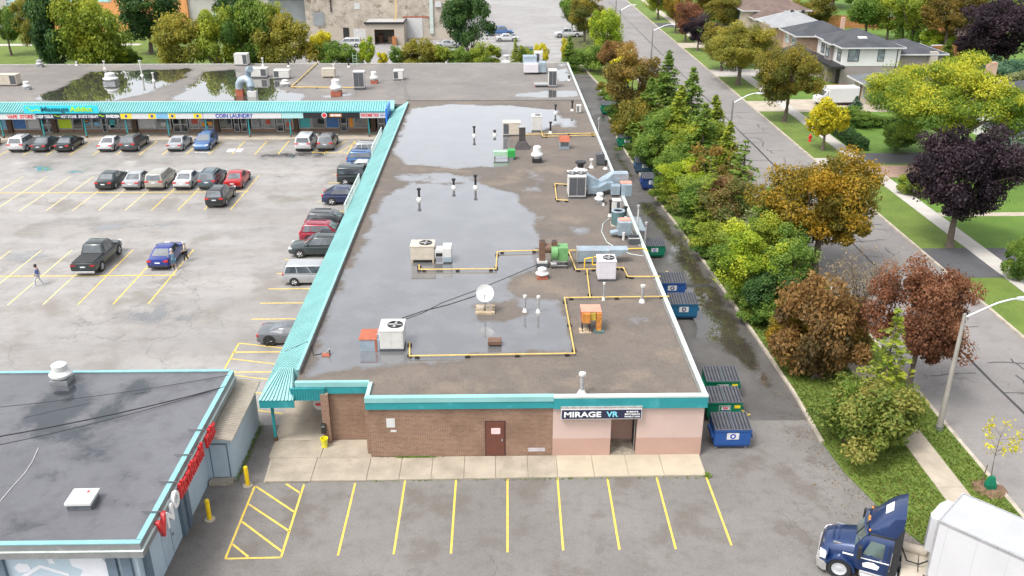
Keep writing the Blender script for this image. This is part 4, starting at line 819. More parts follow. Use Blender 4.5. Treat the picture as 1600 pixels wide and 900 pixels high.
# yellow guard rail in front of the duct
p = G(921, 420, RZ); o = thing('gas_regulator', 'bright yellow gas regulator piping before the long duct', 'pipe', (p.x, p.y, RZ)); pv = [(-.35, 0, .05), (-.35, 0, .75), (.2, 0, .85), (.2, 0, .3), (.5, 0, .3), (.5, 0, .9), (.28, 0, .9)]
for a_, b_ in zip(pv[:-1], pv[1:]): MB().tube([a_, b_], .045, 8).build('pipe', MATS['pipe_bright'], o)
# ---- right edge cluster
rtu('white rooftop unit with twin fans and a big front coil', 888, 915, 311, 1.9, 1.75, 'hvac_white', 2, 'front', .2); gas('yellow gas pipe square beside the twin-fan unit', [(886, 288), (867, 287), (870, 312), (887, 313)]); gas('yellow gas pipe behind the twin-fan unit to the coping', [(914, 285), (958, 283)], supports=False)
p = G(918, 306, RZ); o = thing('elbow_duct', 'silver ducts twisting from the twin-fan unit to the coping', 'duct', (p.x, p.y, RZ))
def rect_duct(pts, w_, h_, mat='duct_galv', name='duct_run', parent=None):
    rings = []
    for i, c_ in enumerate(pts):
        c_ = Vector(c_); d_ = (Vector(pts[min(i+1, len(pts)-1)])-Vector(pts[max(0, i-1)])).normalized(); n_ = Vector((-d_.y, d_.x, 0)).normalized(); u_ = d_.cross(n_).normalized()
        if u_.z < 0: u_ = -u_
        ww = w_[i] if isinstance(w_, list) else w_; hh = h_[i] if isinstance(h_, list) else h_
        rings.append([c_+n_*ww/2-u_*hh/2, c_-n_*ww/2-u_*hh/2, c_-n_*ww/2+u_*hh/2, c_+n_*ww/2+u_*hh/2])
    return MB().loft(rings).build(name, MATS[mat], parent)
rect_duct([(-.2, .9, 1.2), (.5, .8, 1.0), (1.1, .9, .75), (1.7, 1.1, .95), (2.3, 1.3, 1.25), (3.6, 1.3, 1.25)], [.9, .8, .75, .85, .95, .95], [1.1, .8, .7, .8, .9, .9], parent=o); rect_duct([(.0, .2, .5), (1.0, .2, .5), (1.6, .5, .8), (2.2, .6, .8)], .7, .6, parent=o)
bx(2.0, 2.75, -.3, .5, .15, .95, .01).build('box', MATS['duct_galv'], o); bx(2.85, 3.75, -.5, .6, .1, 1.1, .01).build('box', MATS['duct_galv'], o); bx(2.8, 3.8, -.1, .65, 1.1, 1.15).build('rusty_lid', MATS['faded_rust'], o)
mushroom('white round exhaust fan beside the silver ducts', G(937, 318, RZ), .42, .95, MATS['white_paint'], None); vent_pipe('dark vent pipe before the silver ducts', 943, 321, 298, 'fan_black', .05); vent_pipe('black vent pipe left of the green condenser', 953, 338, 312, 'fan_black', .08); vent_pipe('black vent pipe against the coping by the green condenser', 977, 342, 322, 'fan_black', .09)
rtu('small white condenser beside the coping', 957, 970, 330, .6, .75, 'hvac_white', 0, 'right', .12)
p = G(966, 354, RZ); o = thing('round_condenser', 'dark green drum-shaped condenser near the coping', 'air conditioner', (p.x, p.y+.45, RZ)); MB().lathe([(.52, .08), (.52, 1.1), (.5, 1.15)], n=24).build('drum', MATS['dark_green_metal'], o, smooth=40); MB().lathe([(.54, 1.12), (.54, 1.2), (.38, 1.22), (.36, 1.15), (.01, 1.15)], n=24).build('top_ring', MATS['duct_galv'], o, smooth=40); MB().box(-.55, .55, -.5, .5, 0, .08).build('pad', MATS['concrete'], o)
for k in range(3):
    an = k*2.1; MB().slab4((.04*math.cos(an+1), .04*math.sin(an+1), 1.17), (.34*math.cos(an), .34*math.sin(an), 1.17), (.34*math.cos(an+.5), .34*math.sin(an+.5), 1.18), (.04*math.cos(an+2), .04*math.sin(an+2), 1.18), .008).build('fan_blade', MATS['fan_black'], o)
p = G(975, 374, RZ); o = thing('rust_top_duct', 'galvanised duct elbow with a rusty top and round down-pipe', 'duct', (p.x, p.y, RZ)); bx(-.45, .55, .1, 1.1, .25, 1.3, .015).build('box', MATS['duct_galv'], o); bx(-.35, .5, .5, 1.15, 1.3, 1.35).build('rusty_lid', MATS['faded_rust'], o); MB().prism_axis([(-.45, .5), (-1.0, .4), (-1.0, .3), (-.45, .28)], .3, .9, 'y').build('scoop', MATS['duct_galv'], o); MB().cyl(-.05, -.1, 0, .6, .11, n=10).build('down_pipe', MATS['hvac_white'], o, smooth=40)
p = G(991, 383, RZ); o = thing('open_curb', 'dark open-topped square curb near the coping', 'roof curb', (p.x, p.y, RZ)); 
for a_ in ((-.42, .42, 0, .06), (-.42, .42, .7, .76), (-.42, -.36, .06, .7), (.36, .42, .06, .7)): bx(a_[0], a_[1], a_[2], a_[3], 0, .55).build('side', MATS['coil_dark'], o)
bx(-.46, .46, -.04, 0, .5, .57).build('rim', MATS['hvac_white'], o); bx(-.36, .36, .06, .7, 0, .1).build('inside', MATS['fan_black'], o)
cable('thin pale cable curling over the gravel beside the ducts', [G(x, y, RZ+.03) for x, y in ((952, 341), (942, 350), (940, 362), (948, 378), (962, 387), (985, 397), (1005, 400))], .03, 'roof_cable', MATS['coping_white'])
cable('pale cable lying along the right coping', [G(x, y, RZ+.03) for x, y in ((974, 330), (980, 350), (990, 368), (1000, 385))], .03, 'roof_cable', MATS['coping_white'])
cable('black cable looping over the near puddle', [G(x, y, RZ+.02) for x, y in ((628, 497), (660, 486), (700, 476), (740, 463), (752, 458))], .018, 'roof_cable'); cable('second black cable trailing to the satellite dish', [G(x, y, RZ+.02) for x, y in ((632, 499), (660, 489), (690, 473), (720, 462), (745, 453), (800, 430), (840, 413))], .014, 'roof_cable')
cable('black cable draped over the teal canopy', [(-12.85, 46.95, 3.05), (-12.0, 46.6, 3.56), (-11.05, 46.4, 4.08), (-10.8, 46.3, 3.75), G(490, 555, RZ+.02), G(505, 552, RZ+.02)], .022, 'roof_cable')
# ---- upper arm
rtu('tan rooftop unit beside the black chimney', 786, 813, 213, 1.4, 1.25, 'hvac_tan', 0, 'left', .15); p = G(816, 233, RZ); o = thing('black_chimney', 'black square chimney with a flared foot', 'chimney', (p.x, p.y, RZ)); MB().loft([[(-.8, -.3, 0), (.8, -.3, 0), (.8, .9, 0), (-.8, .9, 0)], [(-.4, .0, .75), (.4, .0, .75), (.4, .6, .75), (-.4, .6, .75)], [(-.32, .05, .8), (.32, .05, .8), (.32, .55, .8), (-.32, .55, .8)], [(-.32, .05, 2.2), (.32, .05, 2.2), (.32, .55, 2.2), (-.32, .55, 2.2)]]).build('stack', M('chimney_dark', (.06, .05, .05), .7, var=.35, scale=3), o); bx(-.4, .4, .0, .6, 2.2, 2.3).build('cap', MATS['pipe_grey'], o)
rtu('white rooftop unit at the upper gas pipe', 831, 846, 206, 1.3, 1.5, 'hvac_white', 1, None, .15); p = G(790, 250, RZ); o = thing('green_fan_unit', 'green fan box with a pale green duct', 'blower', (p.x, p.y, RZ)); bx(.2, .95, 0, .8, .25, .95, .02).build('fan_box', M('kelly_green', (.03, .3, .06), .5), o); bx(-1.2, .2, .1, .7, .35, .8, .02).build('duct', M('pale_green', (.34, .5, .36), .5, var=.2), o)
for x in (.25, .85): bx(x, x+.08, .05, .13, 0, .25).build('leg', MATS['fan_black'], o)
bx(-1.1, -1.0, .2, .6, 0, .35).build('leg', MATS['fan_black'], o)
mushroom('white mushroom fan on a dark square curb', G(839, 253, RZ), .55, 1.6, MATS['white_paint'], None, MATS['fan_black']); p = G(882, 233, RZ); o = thing('rust_hood_vent', 'small vent with a rusty slanted hood', 'roof vent', (p.x, p.y, RZ)); bx(-.5, .5, 0, .7, 0, .75, .02).build('curb', MATS['duct_galv'], o); MB().prism_axis([(-.06, .75), (.75, .75), (.75, 1.25), (.3, 1.25)], -.52, .52, 'x').build('hood', MATS['rust_red'], o); bx(-.4, .4, -.03, -.001, .3, .7).build('grille', MATS['coil_dark'], o)
gas('upper yellow gas pipe to the coping', [(813, 210), (930, 208)]); gas('parallel upper yellow gas pipe with a step', [(846, 205), (848, 213), (932, 211)])
for a_ in ((860, 208, 190, 'black vent pipe by the upper gas pipe'), (868, 176, 163, 'black vent pipe below the roof joint'), (894, 173, 157, 'tall black vent pipe below the roof joint'), (655, 312, 294, 'white-tipped black vent pipe in the long puddle'), (709, 293, 279, 'black vent pipe in the dry strip'), (743, 293, 273, 'finned black vent pipe in the dry strip'), (741, 212, 197, 'black vent pipe standing in the upper puddle'), (907, 265, 252, 'brown stub vent by the coping'), (773, 211, 203, 'small dark stub in the upper puddle')):
    vent_pipe(a_[3], a_[0], a_[1], a_[2], 'fan_black', .1 if a_[0] != 907 else .3, z=RZ)
rtu('small grey condenser against the upper coping', 901, 908, 177, .5, .8, 'hvac_white', 0, 'left', .1); rtu('square condenser by the coping above the ducts', 932, 944, 259, .9, .9, 'coil_dark', 1, None, .1); vent_pipe('white stub vents beside the square condenser', 924, 262, 248, 'hvac_white', .12); vent_pipe('black pipe beside the square condenser', 946, 264, 250, 'fan_black', .1)
# far section
t_ = rtu('white rooftop unit with a low platform above the far puddle', 857, 870, 137, 1.6, 2.0, 'hvac_white', 0, 'front', .2, z=RZ+.02); p = G(848, 137, RZ); o = thing('low_platform', 'low steel platform beside the far white unit', 'platform', (p.x, p.y, RZ+.02)); bx(-1.1, .9, 0, 1.4, .3, .42).build('deck', MATS['pipe_grey'], o)
for x in (-1, .7): bx(x, x+.1, .1, 1.3, 0, .3).build('leg', MATS['rust_red'], o)
p = G(836, 117, RZ); o = thing('air_handler', 'bulky silver air handler with stacked ducts at the far edge', 'air conditioner', (p.x, p.y, RZ+.02)); bx(-1.6, .5, 0, 1.8, .3, 1.5, .03).build('cabinet', MATS['hvac_lilac'], o); bx(-1.7, .3, 1.2, 2.6, 1.5, 2.4, .03).build('upper_duct', MATS['duct_galv'], o); bx(.55, 1.6, .2, 1.6, .3, 1.7, .03).build('side_duct', MATS['duct_galv'], o); bx(.0, 1.2, 2.7, 4.2, .3, 2.7, .03).build('rear_cabinet', MATS['hvac_white'], o); bx(.15, .7, 2.67, 2.69, 1.5, 2.5).build('grille', MATS['coil_dark'], o)
for x in (-1.5, -.3, .4, 1.4): bx(x, x+.1, .1, .2, 0, .3).build('leg', MATS['fan_black'], o)
bx(-.2, 1.2, 2.8, 4.1, 0, .3).build('curb', MATS['fan_black'], o)
vent_pipe('white vent and box at the far roof edge', 791, 96, 86, 'hvac_white', .3, z=RZ); vent_pipe('tiny dark valve pipe near the far coping', 889, 126, 118, 'fan_black', .1)
# ---- wing roof
rtu('white rooftop unit with dark coil at the wing\'s back edge', 367, 387, 103, 1.6, 1.5, 'hvac_white', 0, 'right'); rtu('low white unit with two dark coils beside the gooseneck', 391, 417, 122, 1.4, 1.1, 'hvac_white', 0, 'right'); rtu('low cream unit with a dark left coil', 428, 452, 124, 1.3, 1.0, 'hvac_white', 0, 'left'); rtu('cream unit on short legs beside the tan pipe', 503, 523, 122, 1.2, 1.0, 'hvac_tan', 0, None, .2, legs=True); rtu('tall white unit with a dark coil on a grey pad', 553, 570, 141, 1.3, 2.0, 'hvac_white', 0, 'front', .35); rtu('white unit with a coil near the roof joint', 615, 630, 126, 1.6, 1.1, 'hvac_white', 0, 'left'); rtu('long cream unit at the wing\'s left side', -2, 27, 135, 1.4, 1.3, 'hvac_tan', 0, 'right')
p = G(384, 152, RZ); o = thing('gooseneck_duct', 'large silver gooseneck duct on a brick-red curb', 'duct', (p.x, p.y, RZ)); bx(-1.4, -.5, .6, 1.5, 0, .9, .02).build('curb', MATS['rust_red'], o); MB().tube([(-.95, 1.0, .9), (-.9, 1.0, 1.5), (-.6, .9, 2.0), (0, .8, 2.2), (.5, .7, 1.9), (.65, .6, 1.3), (.65, .6, .2)], .5, 14).build('bend', MATS['duct_galv'], o, smooth=50); MB().tube([(.1, 1.8, .6), (.1, 1.8, 2.6), (.3, 1.6, 3.2), (.7, 1.2, 3.3)], .42, 12).build('stack', MATS['duct_galv'], o, smooth=50); bx(.2, 1.3, .1, 1.1, 0, .7, .02).build('fan_base', MATS['hvac_white'], o); bx(-.3, .5, 1.4, 2.2, 0, .6, .02).build('stack_base', MATS['hvac_white'], o)
mushroom('low white turtle vent beside the puddle on the wing', G(446, 135, RZ), .6, .9, MATS['white_paint']); mushroom('white mushroom fan on a brick-red curb on the wing', G(526, 148, RZ), .75, 2.0, MATS['white_paint'], None, MATS['rust_red']); mushroom('white globe ventilator on a red curb near the roof joint', G(585, 130, RZ), .55, 1.6, MATS['white_paint'], None, MATS['rust_red']); mushroom('wide white vent standing in the wing\'s mossy puddle', G(174, 130, RZ), .95, 1.4, MATS['white_paint']); mushroom('round white vent at the puddle\'s left end', G(43, 140, RZ), .5, 1.1, MATS['white_paint']); mushroom('grey turbine vent near the wing\'s back edge', G(63, 105, RZ), .55, 1.1, MATS['pipe_grey'])
gas('tan gas pipe slanting across the wing roof', [(496, 98), (455, 136), (570, 137)], r=.07)
for a_ in ((411, 103, 90, 'white pipe by the back-edge unit'), (451, 104, 93, 'dark pipe with a white base on the wing'), (222, 118, 94, 'tall white pipe standing in the mossy puddle'), (164, 108, 95, 'white pipe at the mossy puddle\'s back'), (545, 105, 92, 'black pipe at the back of the wing'), (523, 120, 100, 'white stack behind the cream unit'), (120, 102, 96, 'small grey box vent near the wing\'s back edge'), (240, 126, 113, 'thin white pipe leaning in the mossy puddle')):
    vent_pipe(a_[3], a_[0], a_[1], a_[2], 'fan_black' if 'dark' in a_[3] or 'black' in a_[3] else 'hvac_white', .11)
bb = thing('billboard_frame', 'thin pale green ladder frame at the wing\'s back edge', 'ladder', G(555, 103, RZ))
for x in (-.3, .3): bx(x-.03, x+.03, -.03, .03, 0, 1.9).build('rail', MATS['pale_green'], bb)
for z in (.3, .7, 1.1, 1.5): bx(-.3, .3, -.02, .02, z, z+.05).build('rung', MATS['pale_green'], bb)
# pipes and camera arm on the right wall
for (px_, py_, yt), lb in (((1005, 380, 352), 'grey lamp post bracket rising beside the right coping'), ((994, 352, 336), 'white stand pipe beside the right coping'), ((932, 208, 188), 'grey stand pipe beside the upper right coping')):
    p = G(px_, py_, 3.5); p.x = 11.15; h = 1.4; t_ = thing('wall_pipe', lb, 'pipe', (p.x, p.y, 0)); MB().cyl(0, 0, 0, 5.0, .06, n=8).build('pipe', MATS['pipe_grey' if 'grey' in lb else 'hvac_white'], t_); MB().box(-.32, -.05, -.04, .04, 3.0, 3.08).build('bracket', MATS['pipe_grey'], t_); MB().lathe([(.09, 4.95), (.13, 5.0), (.13, 5.18), (.05, 5.22)], n=10).build('cap', MATS['pipe_grey'], t_)
M('glass_roof_grey', (.25, .3, .33), .35)
p = G(1012, 395, 0); o = thing('lean_to_canopy', 'small grey sheet canopy over the rear door beside the green dumpster', 'canopy', (10.9, 69.5, 0)); MB().slab4((0, 0, 2.3), (1.35, 0, 2.15), (1.35, 3.4, 2.15), (0, 3.4, 2.3), .06).build('sheet', MATS['glass_roof_grey'], o)
for y in (.1, 3.3): bx(1.2, 1.28, y-.04, y+.04, 0, 2.16).build('post', MATS['pipe_grey'], o)

# ================================================================ DUMPSTERS
M('dump_green', (.0, .16, .085), .5, var=.15, stain=((.04, .1, .06), .5, 2)); M('dump_blue', (.015, .075, .27), .5, var=.15, stain=((.05, .09, .2), .45, 2)); M('dump_navy', (.01, .04, .17), .5, var=.15, stain=((.05, .09, .15), .45, 2)); M('dump_teal_blue', (.01, .11, .22), .5, var=.2, stain=((.03, .1, .14), .5, 2)); M('lid_plastic', (.085, .09, .105), .5, var=.2, scale=3); M('lid_groove', (.02, .02, .025), .6); M('tag_yellow', (.78, .6, .02), .5); M('dumpster_slate', (.035, .075, .14), .55, var=.2)
def make_dumpster():
    t_ = thing('dumpster', 'x', 'dumpster')
    w_, d_, h_ = .98, 1.35, 1.25
    MB().loft([[(-w_*.92, .1, .15), (w_*.92, .1, .15), (w_*.92, d_, .15), (-w_*.92, d_, .15)], [(-w_, 0, .35), (w_, 0, .35), (w_, d_, .35), (-w_, d_, .35)], [(-w_, 0, h_), (w_, 0, h_), (w_, d_, h_+.25), (-w_, d_, h_+.25)]]).build('body', None, t_)
    MB().box(-w_-.04, w_+.04, -.05, .03, h_-.06, h_+.03).build('rim', None, t_)
    for s_ in (-1, 1):
        MB().box(min(s_*w_, s_*(w_+.14)), max(s_*w_, s_*(w_+.14)), .15, d_-.15, .7, .9).build('fork_pocket', None, t_)
        x0, x1 = (-w_-.02, -.015) if s_ < 0 else (.015, w_+.02)
        ld = MB().slab4((x0, -.05, h_+.035), (x1, -.05, h_+.035), (x1, d_+.02, h_+.29), (x0, d_+.02, h_+.29), .035).build('lid', MATS['lid_plastic'], t_)
        for k in range(5):
            x = x0+.1+k*(x1-x0-.16)/4.4; MB().slab4((x, .02, h_+.085), (x+.07, .02, h_+.085), (x+.07, d_-.05, h_+.315), (x, d_-.05, h_+.315), .03).build('lid_rib', MATS['lid_groove'], ld)
    for x in (-.8, .8):
        for y in (.2, 1.2): MB().lathe([(.07, -.03), (.07, .03)], n=10).build('caster', MATS['pipe_grey'], t_, (x, y, .075)).rotation_euler = (0, PI/2, 0)
    MB().box(-.32, .34, -.016, -.001, .68, 1.08).build('label_plate', MATS['sign_white'], t_)
    return t_
dproto = make_dumpster(); first = [True]
def dumpster(px_, py_, color, label, rz=0, plate='white', extra=True, s=1.0):
    o = dproto if first[0] else copy_tree(dproto); first[0] = False
    p = G(px_, py_); o.location = (p.x, p.y, .0); o.rotation_euler = (0, 0, rz); o.scale = (s, s, s); tag(o, label, 'dumpster', 'front-load dumpsters along the rear lane')
    for ch in o.children:
        n = ch.name.split('.')[0]
        if n in ('body', 'rim', 'fork_pocket'):
            if not ch.data.materials: ch.data.materials.append(MATS[color])
            remat(ch, MATS[color])
    if plate == 'w':      # green-framed plate with a red and white W
        MB().box(-.3, .32, -.02, -.015, .7, 1.06).build('plate_frame', MATS['dump_green'], o); MB().box(-.2, .28, -.026, -.019, .8, 1.02).build('plate_face', MATS['sign_white'], o)
        text('emblem', 'W', .24, MATS['letter_red'], o, (-.12, -.03, .84), FR, .004, .32, .01)
    elif plate == 'recycle': MB().lathe([(.16, 0), (.16, .006), (.09, .006), (.09, 0)], n=14, cap=False).build('emblem', MATS['letter_blue'], o, (.01, -.018, .88)).rotation_euler = (PI/2, 0, 0)
    if extra: MB().box(.55, .88, -.016, -.001, .9, 1.1).build('tag', MATS['tag_yellow'], o)
    return o
dumpster(1142.5, 703, 'dump_blue', 'bright blue dumpster with white recycling plate standing out in front of the green ones', 0, 'recycle', False); dumpster(1130, 659, 'dump_green', 'green dumpster with a yellow tag right behind the bright blue one', 0, 'w'); dumpster(1127, 625, 'dump_green', 'green dumpster with a yellow tag farthest behind the bright blue one', 0, 'w')
dumpster(1067, 501, 'dump_teal_blue', 'teal-blue dumpster at the brown puddle', 0, 'recycle', False); dumpster(1049, 467, 'dump_blue', 'blue dumpster just behind the teal-blue one at the puddle', 0, 'recycle', False); dumpster(1022, 404, 'dump_green', 'green dumpster standing end-on beside the small grey canopy', .0, 'white', False, .86)
dumpster(1018, 298, 'dump_navy', 'royal blue dumpster with a large white plate and yellow tag under the trees', 0, 'white'); dumpster(1007, 272, 'dumpster_slate', 'slate-blue dumpster behind the royal blue one under the trees', 0, 'white', False); dumpster(979, 232, 'dump_green', 'open green dumpster under the brown-green tree', 0, 'white'); dumpster(952, 180, 'dump_green', 'green dumpster with a plain grey lid at the lane\'s far end', 0, 'white', False, 1.05)
# ================================================================ CARS
GLASS('car_glass', (.04, .048, .055), .04); M('tyre', (.018, .018, .018), .85, var=.2, scale=8); M('rim_silver', (.5, .5, .52), .4, .15, var=.1); M('rim_dark', (.06, .06, .065), .4, .5); M('lamp_red', (.5, .015, .012), .3, var=.1); M('lamp_clear', (.62, .64, .66), .2, var=.1); M('plastic_black', (.022, .022, .024), .6); M('plate_white', (.66, .68, .72), .4); M('chrome', (.6, .6, .62), .2, .9, var=.05); M('bed_cover', (.03, .03, .033), .7, var=.2)
def section(x, w, zb, zt):
    h = zt-zb
    half = [(.84*w, zb), (.97*w, zb+.1*h), (w, zb+.42*h), (.985*w, zb+.72*h), (.93*w, zb+.9*h), (.78*w, zb+.985*h)]
    return [(x, y, z) for y, z in half]+[(x, 0, zt+.012)]+[(x, -y, z) for y, z in half[::-1]]+[(x, 0, zb)]
def frame_at(g, t):
    """greenhouse at height fraction t: rear x, front x, half width, z"""
    zb, zt = g['z']; e_ = t*(1.0+.18*(1-t))          # slight bow
    return g['b'][0]+(g['t'][0]-g['b'][0])*e_, g['b'][1]+(g['t'][1]-g['b'][1])*e_, g['w'][0]+(g['w'][1]-g['w'][0])*e_, zb+(zt-zb)*t
def make_car(kind):
    sp_ = CARS[kind]; L_ = sp_['L']; t_ = thing('parked_car', 'x', 'car'); ox = -L_/2
    W2 = sp_['W']/2
    st = [section(ox+x, W2*wf, zb, zt) for x, wf, zb, zt in sp_['st']]
    MB().loft(st).build('body', None, t_, smooth=32)
    g = sp_['g']
    rings = []
    for t in (-.06, 0, .3, .6, .82, .94, 1.0):
        xr, xf, hw, z = frame_at(g, max(0, t)); z = g['z'][0]+(g['z'][1]-g['z'][0])*t; ins = {0.94: .035, 1.0: .12}.get(t, 0); c_ = .1
        xr += ox+ins*1.3; xf += ox-ins*1.3; hw -= ins
        rings.append([(xr, -hw+c_, z), (xr+c_*.6, -hw, z), (xf-c_*.9, -hw, z), (xf, -hw+c_*1.4, z), (xf, hw-c_*1.4, z), (xf-c_*.9, hw, z), (xr+c_*.6, hw, z), (xr, hw-c_, z)])
    MB().loft(rings).build('cabin', None, t_, smooth=38)
    def P_(t, u, side, off=.012):        # point on the greenhouse: side 's' (u along x), 'f', 'r' (u across)
        xr, xf, hw, z = frame_at(g, t)
        if side in 'lr_': return None
    def facequad(face, t0, t1, u0, u1, off=.014, v0=None, v1=None):
        q = []
        for t, (a_, b_) in ((t0, (u0, u1)), (t1, (v0 if v0 is not None else u0, v1 if v1 is not None else u1))):
            xr, xf, hw, z = frame_at(g, t)
            if face == 'F': row = [(ox+xf+off, hw*a_, z), (ox+xf+off, hw*b_, z)]
            elif face == 'R': row = [(ox+xr-off, hw*a_, z), (ox+xr-off, hw*b_, z)]
            else:
                s_ = 1 if face == 'L' else -1; row = [(ox+xr+(xf-xr)*a_, s_*(hw+off), z), (ox+xr+(xf-xr)*b_, s_*(hw+off), z)]
            q.append(row)
        m = MB(); inner = [(p_[0]-(.02 if face == 'F' else -.02 if face == 'R' else 0), p_[1]-(.02 if face == 'L' else -.02 if face == 'Rr' else 0), p_[2]) for r_ in q for p_ in r_]
        m.add([q[0][0], q[0][1], q[1][1], q[1][0]], [(0, 1, 2, 3)]); return m
    facequad('F', .06, .9, -.86, .86, .02, -.84, .84).build('windshield', MATS['car_glass'], t_); 
    if sp_.get('rw', True): facequad('R', sp_.get('rw0', .1), .88, -.82, .82, .02).build('rear_window', MATS['car_glass'], t_)
    for face in ('L', 'Rr'):
        for (a_, b_, c_, d_) in sp_['win']: facequad(face, .1, .86, a_, b_, .016, c_, d_).build('side_window', MATS['car_glass'], t_)
    r_ = sp_.get('r', .33); rimm = MATS['rim_dark' if sp_.get('darkrim') else 'rim_silver']
    tm = MB().lathe([(r_*.62, -.11), (r_*.93, -.115), (r_, -.08), (r_, .08), (r_*.93, .115), (r_*.62, .11), (r_*.62, .05)], n=20, cap=False).mesh('wheel', MATS['tyre'], 40)
    rm = MB(); rm.lathe([(r_*.66, .07), (r_*.66, .1), (r_*.58, .115), (r_*.56, .06), (.01, .05)], n=20)
    for k in range(5):
        an = k*2*PI/5; rm.bar((.04*math.cos(an), .04*math.sin(an), .1), (r_*.6*math.cos(an), r_*.6*math.sin(an), .105), .06)
    rme = rm.mesh('rim', rimm)
    am = MB().lathe([(r_*1.16, 0), (r_*1.16, .02)], n=24).mesh('wheel_well_shade', MATS['plastic_black'])  # dark disc stands for the shaded wheel well; no arch is cut
    for x in sp_['ax']:
        for s_ in (-1, 1):
            o = place('wheel', tm, t_, (ox+x, s_*(W2-.1), r_)); o.rotation_euler = (-s_*PI/2, 0, 0); place('rim', rme, o)
            q = place('wheel_well_shade', am, t_, (ox+x, s_*(W2-.014)-(0 if s_ > 0 else .0), r_+.03)); q.rotation_euler = (-s_*PI/2, 0, 0)
    zl = sp_['lamp']
    for s_ in (-1, 1):
        y0, y1 = sorted((s_*W2*.52, s_*W2*.93)); MB().box(ox-.03+sp_.get('rl', .03), ox+.16, y0, y1, zl[0]-.08, zl[0]+.08, .02).build('taillight', MATS['lamp_red'], t_)
        MB().box(ox+L_-.33, ox+L_-.04, y0, y1, zl[1]-.07, zl[1]+.06, .02).build('headlight', MATS['lamp_clear'], t_)
        xm = g['b'][1]-.35; MB().box(ox+xm-.07, ox+xm+.07, *sorted((s_*(W2-.04), s_*(W2+.17))), g['z'][0]+.02, g['z'][0]+.16, .02).build('mirror', None, t_)
    MB().box(ox-.02, ox+.02, -.2, .2, zl[0]-.17 if kind != 'sport' else .4, zl[0]-.07 if kind != 'sport' else .52).build('plate', MATS['plate_white'], t_)
    MB().box(ox-.015, ox+.1, -W2*.84, W2*.84, .3, .46, .02).build('rear_bumper', MATS['chrome' if kind == 'pickup' else 'plastic_black'], t_); MB().box(ox+L_-.14, ox+L_-.02, -W2*.55, W2*.55, .42, .62, .02).build('grille', MATS['plastic_black'], t_)
    for s_ in sp_.get('rack', ()):
        hw = g['w'][1]; MB().bar((ox+g['t'][0]+.3, s_*(hw-.12), g['z'][1]+.03), (ox+g['t'][1]-.3, s_*(hw-.12), g['z'][1]+.03), .035).build('roof_rail', MATS['plastic_black'], t_)
    if kind == 'pickup':
        MB().box(ox+.12, ox+2.02, -W2*.84, W2*.84, 1.12, 1.2, .02).build('bed_cover', MATS['bed_cover'], t_)
    return t_
SED = [(0, .8, .38, .72), (.05, .9, .28, .96), (.25, .97, .22, 1.01), (1.0, 1, .2, .99), (2.4, 1, .2, .96), (3.4, 1, .2, .94), (4.15, .97, .22, .86), (4.55, .9, .25, .76), (4.7, .76, .35, .6)]
SUV = [(0, .84, .42, .85), (.05, .93, .32, 1.0), (.25, .98, .26, 1.07), (1.0, 1, .25, 1.06), (2.4, 1, .25, 1.04), (3.4, 1, .25, 1.04), (4.1, .97, .28, .98), (4.45, .92, .3, .88), (4.6, .8, .4, .66)]
